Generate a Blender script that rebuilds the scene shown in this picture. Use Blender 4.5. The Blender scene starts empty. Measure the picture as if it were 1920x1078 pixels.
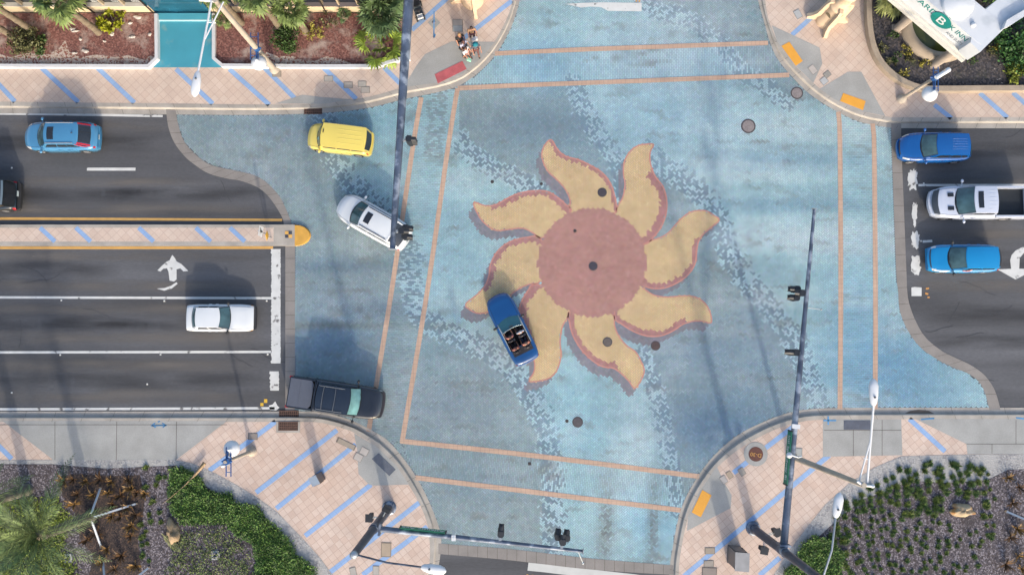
import bpy, math, random
import numpy as np
from mathutils import Vector, Matrix
R = math.radians
random.seed(7)
rng = np.random.default_rng(7)
S = bpy.context.scene
COL = S.collection

# ---------------------------------------------------------------- camera, world, sun, exposure
H, F, TILT = 50.0, 1493.0, math.atan(110 / 1493.0)
cam_d = bpy.data.cameras.new("drone_camera")
cam_d.sensor_width = 36.0
cam_d.lens = F / 1920 * 36.0
cam_d.clip_end = 2000
cam = bpy.data.objects.new("drone_camera", cam_d)
cam.location = (0, 0, H)
cam.rotation_euler = (TILT, 0, 0)
COL.objects.link(cam)
S.camera = cam

SUN_EL, SUN_DX, SUN_DY = R(24), 0.235, -0.97          # direction towards the sun on the ground
W = bpy.data.worlds.new("World")
S.world = W
W.use_nodes = True
nt = W.node_tree
sky = nt.nodes.new("ShaderNodeTexSky")
sky.sky_type = 'NISHITA'
sky.sun_disc = False
sky.sun_elevation = SUN_EL
sky.sun_rotation = math.atan2(SUN_DX, SUN_DY)
sky.dust_density = 3.0
nt.links.new(sky.outputs[0], nt.nodes["Background"].inputs[0])
nt.nodes["Background"].inputs[1].default_value = 0.15
sl = bpy.data.lights.new("sun", 'SUN')
sl.energy = 1.45
sl.angle = R(2.0)
sl.color = (1.0, 0.90, 0.76)
so = bpy.data.objects.new("sun", sl)
sd = Vector((SUN_DX, SUN_DY, 0)).normalized() * math.cos(SUN_EL) + Vector((0, 0, math.sin(SUN_EL)))
so.rotation_euler = sd.to_track_quat('Z', 'Y').to_euler()
so.location = sd * 60
COL.objects.link(so)
S.view_settings.view_transform = 'Standard'
S.view_settings.look = 'None'
S.view_settings.gamma = 1
S.view_settings.use_curve_mapping = False
S.view_settings.exposure = 1.32
S.render.engine = 'CYCLES'
S.cycles.max_bounces = 5

# ---------------------------------------------------------------- where a point of the ground lies
CT, ST = math.cos(TILT), math.sin(TILT)
def G(px, py, z=0.0):
    a = (px - 960) / F; b = (539 - py) / F
    y = b * CT + ST; zz = b * ST - CT
    k = (H - z) / (-zz)
    return Vector((a * k, y * k, z))
def GP(pts, z=0.0):
    return [G(x, y, z) for x, y in pts]
def PXN(x, y):
    cy = y * CT + (-H) * ST; cz = -y * ST + (-H) * CT
    return 960 + F * x / (-cz), 539 - F * cy / (-cz)

# ---------------------------------------------------------------- materials
KA = 0.62
def lin(c):
    c = c / 255.0
    return c / 12.92 if c <= 0.04045 else ((c + 0.055) / 1.055) ** 2.4
def T(rgb, k=None):
    k = KA if k is None else k
    return tuple(min(0.88, lin(v) * k) for v in rgb) + (1.0,)
MATS = {}
def M(name, rgb, rough=0.7, metal=0.0, var=0.12, scale=2.0, bump=0.0, fine=0.0, stretch=None, island=0.0, spec=0.5, coat=0.0, second=None, second_scale=.6, second_lo=.5, second_hi=.6):
    if name in MATS: return MATS[name]
    m = bpy.data.materials.new(name); MATS[name] = m
    m.use_nodes = True
    n, l = m.node_tree.nodes, m.node_tree.links
    b = n["Principled BSDF"]
    b.inputs["Roughness"].default_value = rough
    b.inputs["Metallic"].default_value = metal
    b.inputs["Specular IOR Level"].default_value = spec
    b.inputs["Coat Weight"].default_value = coat
    b.inputs["Coat Roughness"].default_value = 0.05
    tc = n.new("ShaderNodeTexCoord")
    mp = n.new("ShaderNodeMapping")
    l.new(tc.outputs["Object"], mp.inputs[0])
    if stretch: mp.inputs["Scale"].default_value = stretch
    base = T(rgb)
    col = None
    def noise(sc, det=5.0):
        t = n.new("ShaderNodeTexNoise"); t.inputs["Scale"].default_value = sc; t.inputs["Detail"].default_value = det
        l.new(mp.outputs[0], t.inputs["Vector"]); return t
    def mul(colsock, facsock, amt):
        r = n.new("ShaderNodeMapRange")
        r.inputs["From Min"].default_value = .3; r.inputs["From Max"].default_value = .7
        r.inputs["To Min"].default_value = 1 - amt; r.inputs["To Max"].default_value = 1 + amt
        l.new(facsock, r.inputs["Value"])
        x = n.new("ShaderNodeVectorMath"); x.operation = 'SCALE'
        l.new(colsock, x.inputs[0]); l.new(r.outputs[0], x.inputs["Scale"])
        return x.outputs[0]
    rg = n.new("ShaderNodeRGB"); rg.outputs[0].default_value = base
    col = rg.outputs[0]
    if second:
        t = noise(second_scale, 8)
        r = n.new("ShaderNodeMapRange")
        r.inputs["From Min"].default_value = second_lo; r.inputs["From Max"].default_value = second_hi
        l.new(t.outputs["Fac"], r.inputs["Value"])
        mx = n.new("ShaderNodeMix"); mx.data_type = 'RGBA'
        l.new(r.outputs[0], mx.inputs["Factor"]); l.new(col, mx.inputs["A"]); mx.inputs["B"].default_value = T(second)
        col = mx.outputs["Result"]
    if var: col = mul(col, noise(scale).outputs["Fac"], var)
    if fine: col = mul(col, noise(scale * 22, 3).outputs["Fac"], fine)
    if island:
        g = n.new("ShaderNodeNewGeometry"); col = mul(col, g.outputs["Random Per Island"], island)
    l.new(col, b.inputs["Base Color"])
    if bump:
        bp = n.new("ShaderNodeBump"); bp.inputs["Strength"].default_value = bump; bp.inputs["Distance"].default_value = 0.03
        l.new(noise(scale * 14, 4).outputs["Fac"], bp.inputs["Height"]); l.new(bp.outputs[0], b.inputs["Normal"])
    return m

def tile_mat(name, rgb, rgb2, mortar, size, rot, stain=0.1, offset=0.0, hh=None, ms=0.012):
    m = bpy.data.materials.new(name); m.use_nodes = True
    n, l = m.node_tree.nodes, m.node_tree.links
    b = n["Principled BSDF"]; b.inputs["Roughness"].default_value = .75
    tc = n.new("ShaderNodeTexCoord"); mp = n.new("ShaderNodeMapping"); mp.inputs["Rotation"].default_value = (0, 0, rot)
    l.new(tc.outputs["Object"], mp.inputs[0])
    br = n.new("ShaderNodeTexBrick"); br.offset = offset; br.squash = 1
    br.inputs["Scale"].default_value = 1; br.inputs["Mortar Size"].default_value = ms; br.inputs["Mortar Smooth"].default_value = .3
    br.inputs["Brick Width"].default_value = size; br.inputs["Row Height"].default_value = hh or size
    br.inputs["Color1"].default_value = T(rgb); br.inputs["Color2"].default_value = T(rgb2); br.inputs["Mortar"].default_value = T(mortar)
    l.new(mp.outputs[0], br.inputs["Vector"])
    col = br.outputs["Color"]
    for sc, amt in ((.22, stain), (1.3, stain * .8), (14, .05)):
        t = n.new("ShaderNodeTexNoise"); t.inputs["Scale"].default_value = sc; t.inputs["Detail"].default_value = 6
        l.new(tc.outputs["Object"], t.inputs["Vector"])
        r = n.new("ShaderNodeMapRange"); r.inputs["From Min"].default_value = .3; r.inputs["From Max"].default_value = .7
        r.inputs["To Min"].default_value = 1 - amt; r.inputs["To Max"].default_value = 1 + amt
        l.new(t.outputs["Fac"], r.inputs["Value"])
        x = n.new("ShaderNodeVectorMath"); x.operation = 'SCALE'; l.new(col, x.inputs[0]); l.new(r.outputs[0], x.inputs["Scale"]); col = x.outputs[0]
    # ochre dirt patches
    t = n.new("ShaderNodeTexNoise"); t.inputs["Scale"].default_value = .55; t.inputs["Detail"].default_value = 9; t.inputs["Roughness"].default_value = .65
    l.new(tc.outputs["Object"], t.inputs["Vector"])
    r = n.new("ShaderNodeMapRange"); r.inputs["From Min"].default_value = .56; r.inputs["From Max"].default_value = .72; r.inputs["To Max"].default_value = .45
    l.new(t.outputs["Fac"], r.inputs["Value"])
    mx = n.new("ShaderNodeMix"); mx.data_type = 'RGBA'; l.new(r.outputs[0], mx.inputs["Factor"]); l.new(col, mx.inputs["A"]); mx.inputs["B"].default_value = T(tuple(int(v * .85) for v in rgb2))
    l.new(mx.outputs["Result"], b.inputs["Base Color"])
    return m

def chips_mat(name, cols, scale, patch=None, patch_scale=.5, lo=.5, hi=.6):
    """wood chips / gravel: voronoi cells in several colours, with patches of another colour"""
    m = bpy.data.materials.new(name); m.use_nodes = True
    n, l = m.node_tree.nodes, m.node_tree.links
    b = n["Principled BSDF"]; b.inputs["Roughness"].default_value = .9
    tc = n.new("ShaderNodeTexCoord")
    v = n.new("ShaderNodeTexVoronoi"); v.inputs["Scale"].default_value = scale; l.new(tc.outputs["Object"], v.inputs["Vector"])
    sp = n.new("ShaderNodeSeparateColor"); l.new(v.outputs["Color"], sp.inputs[0])
    cr = n.new("ShaderNodeValToRGB"); cr.color_ramp.interpolation = 'CONSTANT'
    e = cr.color_ramp.elements
    e[0].color = T(cols[0]); e[0].position = 0
    e[1].color = T(cols[1]); e[1].position = 1 / len(cols)
    for i in range(2, len(cols)):
        q = e.new(i / len(cols)); q.color = T(cols[i])
    l.new(sp.outputs[0], cr.inputs[0])
    col = cr.outputs[0]
    t = n.new("ShaderNodeTexNoise"); t.inputs["Scale"].default_value = patch_scale; t.inputs["Detail"].default_value = 10; t.inputs["Roughness"].default_value = .68
    l.new(tc.outputs["Object"], t.inputs["Vector"])
    if patch:
        r = n.new("ShaderNodeMapRange"); r.inputs["From Min"].default_value = lo; r.inputs["From Max"].default_value = hi
        l.new(t.outputs["Fac"], r.inputs["Value"])
        mx = n.new("ShaderNodeMix"); mx.data_type = 'RGBA'; l.new(r.outputs[0], mx.inputs["Factor"]); l.new(col, mx.inputs["A"]); mx.inputs["B"].default_value = T(patch)
        col = mx.outputs["Result"]
    l.new(col, b.inputs["Base Color"])
    bp = n.new("ShaderNodeBump"); bp.inputs["Strength"].default_value = .5; bp.inputs["Distance"].default_value = .03
    l.new(v.outputs["Distance"], bp.inputs["Height"]); l.new(bp.outputs[0], b.inputs["Normal"])
    return m

# ---------------------------------------------------------------- mesh builder
class MB:
    def __init__(s): s.v = []; s.f = []; s.sm = []
    def add(s, vs, fs, smooth=False):
        o = len(s.v); s.v += [tuple(p) for p in vs]
        s.f += [tuple(i + o for i in f) for f in fs]; s.sm += [smooth] * len(fs)
    def quad(s, a, b, c, d, smooth=False): s.add([a, b, c, d], [(0, 1, 2, 3)], smooth)
    def poly(s, pts): s.add(pts, [tuple(range(len(pts)))])
    def prism(s, pts, z0, z1, top=None):
        n = len(pts); a = [(p[0], p[1], z0) for p in pts]; q = top or pts
        b = [(p[0], p[1], z1) for p in q]
        s.add(a + b, [tuple(range(n, 2 * n)), tuple(range(n - 1, -1, -1))] + [(i, (i + 1) % n, n + (i + 1) % n, n + i) for i in range(n)])
    def box(s, c, d, rz=0.0, mat=None, taper=1.0):
        x, y, z = [k / 2 for k in d]
        mt = mat or (Matrix.Translation(c) @ Matrix.Rotation(rz, 4, 'Z'))
        if mat: mt = mat @ Matrix.Translation(c) @ Matrix.Rotation(rz, 4, 'Z')
        vs = [mt @ Vector((sx * x * (taper if sz > 0 else 1), sy * y * (taper if sz > 0 else 1), sz * z)) for sz in (-1, 1) for sy in (-1, 1) for sx in (-1, 1)]
        s.add(vs, [(0, 2, 3, 1), (4, 5, 7, 6), (0, 1, 5, 4), (2, 6, 7, 3), (0, 4, 6, 2), (1, 3, 7, 5)])
    def rbox(s, c, d, r=.03, rz=0.0, seg=3):
        """box with rounded vertical edges"""
        pts = []
        for cx, cy, a0 in ((1, 1, 0), (-1, 1, 90), (-1, -1, 180), (1, -1, 270)):
            for k in range(seg + 1):
                a = R(a0 + 90 * k / seg)
                pts.append((cx * (d[0] / 2 - r) + r * math.cos(a), cy * (d[1] / 2 - r) + r * math.sin(a)))
        ca, sa = math.cos(rz), math.sin(rz)
        pts = [(c[0] + x * ca - y * sa, c[1] + x * sa + y * ca) for x, y in pts]
        s.prism(pts, c[2] - d[2] / 2, c[2] + d[2] / 2)
    def tube(s, pts, rad, n=8, cap=True, smooth=True):
        pts = [Vector(p) for p in pts]
        if not hasattr(rad, '__len__'): rad = [rad] * len(pts)
        vs = []; up = Vector((0, 0, 1))
        for i, p in enumerate(pts):
            d = (pts[min(i + 1, len(pts) - 1)] - pts[max(i - 1, 0)]).normalized()
            a = d.cross(up) if abs(d.z) < .99 else d.cross(Vector((1, 0, 0)))
            a.normalize(); b = d.cross(a)
            for k in range(n):
                t = 2 * math.pi * k / n
                vs.append(p + a * math.cos(t) * rad[i] + b * math.sin(t) * rad[i])
        fs = [(i * n + k, i * n + (k + 1) % n, (i + 1) * n + (k + 1) % n, (i + 1) * n + k) for i in range(len(pts) - 1) for k in range(n)]
        s.add(vs, fs, smooth)
        if cap:
            m = len(pts) - 1
            s.add(vs[:n], [tuple(range(n - 1, -1, -1))]); s.add(vs[m * n:], [tuple(range(n))])
    def lathe(s, c, prof, n=20, smooth=True):
        vs = []; c = Vector(c)
        for r, z in prof:
            for k in range(n):
                t = 2 * math.pi * k / n
                vs.append((c.x + r * math.cos(t), c.y + r * math.sin(t), c.z + z))
        fs = [(i * n + k, i * n + (k + 1) % n, (i + 1) * n + (k + 1) % n, (i + 1) * n + k) for i in range(len(prof) - 1) for k in range(n)]
        s.add(vs, fs, smooth)
        m = len(prof) - 1
        if prof[m][0] > 1e-4: s.add(vs[m * n:], [tuple(range(n))])
    def ell(s, c, r, n=10, m=6, mat=None):
        vs = []
        for i in range(m + 1):
            a = math.pi * i / m
            for k in range(n):
                t = 2 * math.pi * k / n
                p = Vector((r[0] * math.sin(a) * math.cos(t), r[1] * math.sin(a) * math.sin(t), -r[2] * math.cos(a)))
                if mat: p = mat @ p
                vs.append(Vector(c) + p)
        s.add(vs, [(i * n + k, i * n + (k + 1) % n, (i + 1) * n + (k + 1) % n, (i + 1) * n + k) for i in range(m) for k in range(n)], True)
    def grid(s, fn, nu, nv, smooth=True):
        vs = [fn(i / nu, j / nv) for i in range(nu + 1) for j in range(nv + 1)]
        w = nv + 1
        s.add(vs, [(i * w + j, (i + 1) * w + j, (i + 1) * w + j + 1, i * w + j + 1) for i in range(nu) for j in range(nv)], smooth)
    def mesh(s, name, mat):
        me = bpy.data.meshes.new(name); me.from_pydata(s.v, [], s.f)
        me.polygons.foreach_set("use_smooth", s.sm)
        if mat: me.materials.append(mat)
        me.update(); return me
    def build(s, name, mat, parent=None, world=False):
        o = bpy.data.objects.new(name, s.mesh(name, mat)); COL.objects.link(o)
        if parent:
            o.parent = parent
            if world: o.matrix_parent_inverse = Matrix.Translation(-parent.location)
        return o

def tag(o, label=None, cat=None, group=None, kind=None):
    if label: o["label"] = label
    if cat: o["category"] = cat
    if group: o["group"] = group
    if kind: o["kind"] = kind
    return o
def thing(name, label, cat, loc=(0, 0, 0), rz=0.0, group=None):
    o = bpy.data.objects.new(name, None); COL.objects.link(o)
    o.empty_display_size = .2
    o.location = loc; o.rotation_euler = (0, 0, rz)
    return tag(o, label, cat, group)
def struct(o): o["kind"] = "structure"; return o
def copy_tree(o, parent=None):
    c = o.copy(); COL.objects.link(c)
    if parent: c.parent = parent
    for ch in list(o.children): copy_tree(ch, c)
    return c
def sheet(name, px, z, mat, parent=None, world=True):
    mb = MB(); mb.poly(GP(px, z)); o = mb.build(name, mat, parent, world)
    if o.data.polygons[0].normal.z < 0: o.data.flip_normals()
    return o
def sheets(name, plist, z, mat, parent=None):
    mb = MB()
    for px in plist: mb.poly(GP(px, z))
    o = mb.build(name, mat, parent, True)
    for p in o.data.polygons:
        if p.normal.z < 0: p.flip()
    return o
def resample(pts, n, closed=False):
    """smooth (Catmull-Rom) curve through pts, n+1 points evenly spaced"""
    P = [np.array(p[:2], float) for p in pts]
    out = []
    N = len(P)
    for i in range(N if closed else N - 1):
        if closed: p0, p1, p2, p3 = P[i - 1], P[i], P[(i + 1) % N], P[(i + 2) % N]
        else: p0, p1, p2, p3 = P[max(i - 1, 0)], P[i], P[i + 1], P[min(i + 2, N - 1)]
        for t in np.linspace(0, 1, 12, endpoint=False):
            out.append(.5 * (2 * p1 + (p2 - p0) * t + (2 * p0 - 5 * p1 + 4 * p2 - p3) * t * t + (3 * p1 - p0 - 3 * p2 + p3) * t ** 3))
    out.append(P[0] if closed else P[-1])
    out = np.array(out)
    d = np.r_[0, np.cumsum(np.hypot(*np.diff(out, axis=0).T))]
    s = np.linspace(0, d[-1], n + 1)
    return np.c_[np.interp(s, d, out[:, 0]), np.interp(s, d, out[:, 1])]
def strip(mb, px, w, z, n=None, taper=None):
    """band of width w metres along a pixel polyline"""
    q = resample(px, n or max(2, len(px) * 6)) if len(px) > 2 else np.array(px, float)
    P = [G(x, y, z) for x, y in q]
    L, Rr = [], []
    for i, p in enumerate(P):
        d = P[min(i + 1, len(P) - 1)] - P[max(i - 1, 0)]; d.normalize()
        nn = Vector((-d.y, d.x, 0)) * w / 2
        L.append(p + nn); Rr.append(p - nn)
    for i in range(len(P) - 1): mb.quad(Rr[i], Rr[i + 1], L[i + 1], L[i])
def up(o):
    for p in o.data.polygons:
        if p.normal.z < 0: p.flip()
    return o
def text(name, body, size, mat, parent, M4, sx=1.0, extrude=0.004, align='CENTER'):
    cu = bpy.data.curves.new(name, 'FONT'); cu.body = body; cu.size = size; cu.extrude = extrude
    cu.align_x = align; cu.align_y = 'CENTER'; cu.resolution_u = 3
    t = bpy.data.objects.new(name + "_t", cu); COL.objects.link(t)
    dg = bpy.context.evaluated_depsgraph_get()
    me = bpy.data.meshes.new_from_object(t.evaluated_get(dg))
    bpy.data.objects.remove(t); bpy.data.curves.remove(cu)
    me.name = name
    me.transform(Matrix.Diagonal((sx, 1, 1, 1))); me.transform(M4)
    me.materials.clear(); me.materials.append(mat)
    o = bpy.data.objects.new(name, me); COL.objects.link(o)
    if parent:
        o.parent = parent; o.matrix_parent_inverse = Matrix.Translation(-parent.location)
    return o
def frame(origin, xdir, ydir):
    x = Vector(xdir).normalized(); z = x.cross(Vector(ydir)).normalized(); y = z.cross(x)
    return Matrix(((x.x, y.x, z.x, origin[0]), (x.y, y.y, z.y, origin[1]), (x.z, y.z, z.z, origin[2]), (0, 0, 0, 1)))
def pip(poly, X, Y):
    r = np.zeros(X.shape, bool); n = len(poly)
    for i in range(n):
        x1, y1 = poly[i]; x2, y2 = poly[(i + 1) % n]
        if y1 == y2: continue
        c = (y1 > Y) != (y2 > Y)
        r ^= c & (X < (x2 - x1) * (Y - y1) / (y2 - y1) + x1)
    return r
def dist(line, X, Y):
    d = np.full(X.shape, 1e9)
    for (x1, y1), (x2, y2) in zip(line[:-1], line[1:]):
        dx, dy = x2 - x1, y2 - y1; L = dx * dx + dy * dy + 1e-9
        t = np.clip(((X - x1) * dx + (Y - y1) * dy) / L, 0, 1)
        d = np.minimum(d, np.hypot(X - x1 - t * dx, Y - y1 - t * dy))
    return d
# ================================================================ GROUND, ROADS
SW = 0.15                                                # pavement height above the road
mb = MB(); mb.poly([(-160, -160, -.3), (160, -160, -.3), (160, 160, -.3), (-160, 160, -.3)])
struct(mb.build("ground", M("sandy_ground", (150, 140, 125), .9, scale=.3)))

def asphalt_mat():
    m = M("asphalt", (97, 98, 102), .85, var=.10, scale=.5, fine=.10, bump=.12, stretch=(.35, 1, 1))
    n, l = m.node_tree.nodes, m.node_tree.links
    b = n["Principled BSDF"]; src = b.inputs["Base Color"].links[0].from_socket
    tc = n.new("ShaderNodeTexCoord"); mp = n.new("ShaderNodeMapping"); mp.inputs["Scale"].default_value = (.05, .55, 1)
    l.new(tc.outputs["Object"], mp.inputs[0])
    t = n.new("ShaderNodeTexNoise"); t.inputs["Scale"].default_value = 1; t.inputs["Detail"].default_value = 5
    l.new(mp.outputs[0], t.inputs["Vector"])
    r = n.new("ShaderNodeMapRange"); r.inputs["From Min"].default_value = .35; r.inputs["From Max"].default_value = .68
    r.inputs["To Min"].default_value = .62; r.inputs["To Max"].default_value = 1.18
    l.new(t.outputs["Fac"], r.inputs["Value"])
    x = n.new("ShaderNodeVectorMath"); x.operation = 'SCALE'; l.new(src, x.inputs[0]); l.new(r.outputs[0], x.inputs["Scale"])
    l.new(x.outputs[0], b.inputs["Base Color"])
    return m
ASPH = asphalt_mat()
mb = MB(); mb.poly([(-70, -60, 0), (70, -60, 0), (70, 70, 0), (-70, 70, 0)])
road = struct(mb.build("road", ASPH))

# oil-darkened lane centres (real grime on the asphalt)
GRIME = M("lane_grime", (74, 74, 77), .9, var=.2, scale=.6, fine=.12, stretch=(.2, 1, 1))
def grime_strip(px, w, z):
    m = MB(); strip(m, px, w, z); return up(m.build("oil_stain", GRIME, road, True))
def stain_mat(name, rgb, k):
    m = bpy.data.materials.new(name); m.use_nodes = True; n, l = m.node_tree.nodes, m.node_tree.links
    b = n["Principled BSDF"]; b.inputs["Base Color"].default_value = T(rgb); b.inputs["Roughness"].default_value = .8
    at = n.new("ShaderNodeAttribute"); at.attribute_name = "cover"
    tc = n.new("ShaderNodeTexCoord"); mp = n.new("ShaderNodeMapping"); mp.inputs["Scale"].default_value = (.22, 1.3, 1); l.new(tc.outputs["Object"], mp.inputs[0])
    t = n.new("ShaderNodeTexNoise"); t.inputs["Scale"].default_value = 1; t.inputs["Detail"].default_value = 8; l.new(mp.outputs[0], t.inputs["Vector"])
    r = n.new("ShaderNodeMapRange"); r.inputs["From Min"].default_value = .3; r.inputs["From Max"].default_value = .7; r.inputs["To Max"].default_value = k; l.new(t.outputs["Fac"], r.inputs["Value"])
    x = n.new("ShaderNodeMath"); x.operation = 'MULTIPLY'; l.new(at.outputs["Fac"], x.inputs[0]); l.new(r.outputs[0], x.inputs[1]); l.new(x.outputs[0], b.inputs["Alpha"])
    return m
STAIN, STAINP = stain_mat("oil_film", (66, 67, 71), .62), stain_mat("pale_wear", (132, 126, 120), .75)
def stain(px, w, mat, z=.006):
    q = resample(px, 24) if len(px) > 2 else np.linspace(px[0], px[1], 25); P = [G(a, b, z) for a, b in q]; vs, cv = [], []
    for i, p in enumerate(P):
        d = P[min(i + 1, 24)] - P[max(i - 1, 0)]; d.normalize(); nn = Vector((-d.y, d.x, 0)); e = min(1, i / 4, (24 - i) / 4)
        for k in range(7):
            t = k / 3 - 1; vs.append(p + nn * (-t) * w / 2); cv.append((1 - t * t) ** 1.5 * e)
    m = MB(); m.add(vs, [(i * 7 + k, i * 7 + k + 1, (i + 1) * 7 + k + 1, (i + 1) * 7 + k) for i in range(24) for k in range(6)])
    o = m.build("stain", mat, road, True); at = o.data.attributes.new("cover", 'FLOAT', 'POINT'); at.data.foreach_set("value", cv); return up(o)
for x0, x1, y, w in ((-250, 300, 604, 1.5), (60, 480, 606, 1.3), (-250, 230, 505, 1.4), (90, 500, 713, 1.5), (-200, 140, 712, 1.0), (-200, 330, 366, 1.3), (190, 505, 362, 1.2), (-100, 300, 268, 1.1), (1690, 2200, 380, 1.5), (1700, 2200, 486, 1.5), (1690, 2200, 280, 1.3), (1720, 2200, 590, 1.6), (1730, 2000, 640, 1.2)):
    stain([(x0, y), (x1, y + 2)], w, STAIN)
for x0, x1, y, w in ((-200, 505, 632, 1.0), (-200, 505, 578, .9), (-200, 505, 742, 1.1), (-200, 505, 685, 1.0), (-200, 500, 480, .8), (-200, 500, 535, .9), (-100, 500, 392, 1.0), (-100, 400, 340, .8), (0, 320, 236, 1.0), (1700, 2200, 345, .9), (1700, 2200, 440, .9), (1705, 2200, 535, 1.0)):
    stain([(x0, y), (x1, y + 1)], w, STAINP, .0065)

# hairline cracks and sealed joints in the asphalt
_rc = random.Random(12)
for k in range(16):
    x, y = _rc.choice([(_rc.uniform(0, 480), _rc.choice([_rc.uniform(230, 400), _rc.uniform(475, 760)])), (_rc.uniform(1730, 1900), _rc.uniform(255, 700))]); q = [(x, y)]; a = _rc.choice([0, 0, math.pi / 2]) + _rc.uniform(-.3, .3)
    for j in range(_rc.randint(5, 9)):
        a += _rc.uniform(-.35, .35); x += math.cos(a) * 9; y += math.sin(a) * 9; q.append((x, y))
    m = MB(); strip(m, q, .035, .0072); up(m.build("crack", M("crack_tar", (62, 62, 66), .8), road, True))
# kerb polylines (pixels): outer = road edge of the gutter, inner = back of the kerb
K_TL_O = [(-320, 213), (0, 213), (300, 215), (480, 216), (610, 212), (690, 203), (755, 187), (800, 178), (850, 166), (880, 150), (905, 130), (930, 102), (955, 60), (968, 25), (977, -10), (983, -60), (985, -160)]
K_TL_I = [(-320, 191), (0, 192), (300, 195), (480, 197), (600, 195), (685, 184), (757, 165), (785, 161), (817, 155), (845, 147), (867, 138), (905, 107), (930, 75), (950, 37), (960, 8), (966, -40), (968, -160)]
K_TR_O = [(1408, -160), (1414, -50), (1421, 0), (1432, 40), (1442, 75), (1457, 110), (1490, 150), (1522, 180), (1570, 210), (1615, 230), (1670, 240), (1700, 241), (1920, 241), (2250, 241)]
K_TR_I = [(1424, -160), (1427, -50), (1434, 0), (1440, 35), (1446, 52), (1457, 78), (1482, 115), (1525, 157), (1565, 187), (1610, 208), (1660, 219), (1700, 221), (1920, 221), (2250, 221)]
K_BL_O = [(-320, 771), (0, 771), (300, 771), (500, 771), (562, 771), (605, 773), (655, 786), (700, 808), (730, 828), (767, 873), (795, 920), (817, 970), (827, 1005), (826, 1040), (820, 1080), (815, 1200), (812, 1400)]
K_BL_I = [(-320, 790), (0, 790), (300, 790), (500, 790), (565, 790), (605, 792), (655, 806), (675, 816), (705, 836), (742, 871), (767, 908), (787, 943), (801, 978), (806, 1008), (807, 1045), (804, 1080), (798, 1200), (795, 1400)]
K_BR_O = [(1250, 1400), (1252, 1200), (1255, 1078), (1260, 1033), (1277, 953), (1310, 890), (1347, 845), (1390, 811), (1440, 787), (1477, 774), (1515, 767), (1570, 764.5), (1700, 764), (1920, 764), (2250, 764)]
K_BR_I = [(1270, 1400), (1271, 1200), (1272, 1078), (1276, 1033), (1290, 968), (1312, 920), (1343, 877), (1385, 841), (1436, 812), (1470, 798), (1502, 790), (1540, 786), (1690, 785), (1920, 785), (2250, 785)]
CONC = M("kerb_concrete", (182, 175, 165), .85, var=.16, scale=1.2, fine=.10, bump=.1)
CONC_G = M("grey_concrete", (172, 172, 168), .85, var=.12, scale=.8, fine=.08, bump=.06)
CONC_D = M("band_concrete", (150, 144, 138), .85, var=.12, scale=1.0, fine=.08)
JOINT = M("joint_dirt", (92, 84, 76), .9)
def kerb(name, O, I, n=90):
    a, b = resample(O, n), resample(I, n)
    mb = MB(); prof = [(0, .016), (.52, .010), (.60, .13), (.66, SW + .004), (1.04, SW + .004), (1.04, -.05)]
    rows = []
    for i in range(n + 1):
        row = []
        for t, z in prof:
            p = G(a[i][0], a[i][1], 0) * (1 - t) + G(b[i][0], b[i][1], SW) * t
            row.append((p.x, p.y, z))
        rows.append(row)
    for i in range(n):
        for k in range(len(prof) - 1):
            mb.quad(rows[i][k], rows[i + 1][k], rows[i + 1][k + 1], rows[i][k + 1])
    o = struct(mb.build(name, CONC))
    jm = MB()
    for i in range(2, n, 3):
        r0 = [Vector(p) for p in rows[i]]; d = (Vector(rows[i + 1][0]) - r0[0]).normalized() * .018
        for k in (0, 3):
            up1 = Vector((0, 0, .003))
            jm.quad(r0[k] + up1, r0[k] + d + up1, r0[k + 1] + d + up1, r0[k + 1] + up1)
    jm.build("joint", JOINT, o)
    return o
kerb("kerb", K_TL_O, K_TL_I); kerb("kerb", K_TR_O, K_TR_I); kerb("kerb", K_BL_O, K_BL_I); kerb("kerb", K_BR_O, K_BR_I)

# concrete bands between asphalt and bricks
def band(A, B, z, n=60, joints=4, sub=True):
    a, b = resample(A, n), resample(B, n)
    mb, jm = MB(), MB()
    for i in range(n):
        p = [G(*a[i], z), G(*a[i + 1], z), G(*b[i + 1], z), G(*b[i], z)]
        mb.quad(*p)
        if i % joints == 0 and i:
            d = (p[1] - p[0]).normalized() * .02; u = Vector((0, 0, .004))
            jm.quad(p[0] + u, p[0] + d + u, p[3] + d + u, p[3] + u)
    o = up(struct(mb.build("concrete_band", CONC_D))); up(jm.build("joint", JOINT, o)); return o
BL_A = [(311, 205), (316, 240), (327, 268), (345, 292), (362, 307), (390, 325), (425, 335), (450, 339), (480, 350), (500, 365), (517, 387), (530, 410), (532, 424)]
BL_B = [(329, 205), (335, 237), (347, 268), (375, 297), (400, 311), (437, 319), (480, 330), (505, 347), (525, 370), (538, 396), (546, 417), (547, 420), (548, 424)]
band(BL_A, BL_B, .016)
band([(535, 458), (535, 775)], [(553, 458), (553, 775)], .016, 12, 1)
BR_A = [(1671, 232), (1672, 270), (1676, 395), (1681, 520), (1684, 545), (1686, 577), (1695, 605), (1710, 632), (1730, 655), (1760, 675), (1790, 690), (1815, 700), (1835, 715), (1847, 737), (1855, 768)]
BR_B = [(1690, 232), (1690, 270), (1695, 395), (1700, 520), (1701, 545), (1705, 570), (1717, 602), (1735, 632), (1765, 657), (1795, 672), (1820, 684), (1845, 702), (1862, 725), (1870, 745), (1876, 768)]
band(BR_A, BR_B, .016, 60, 3)
band([(822, 1018), (860, 1021), (960, 1029), (1107, 1046), (1262, 1059)], [(822, 1038), (860, 1041), (960, 1050), (1107, 1067), (1262, 1077)], .016, 24, 1)

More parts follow.
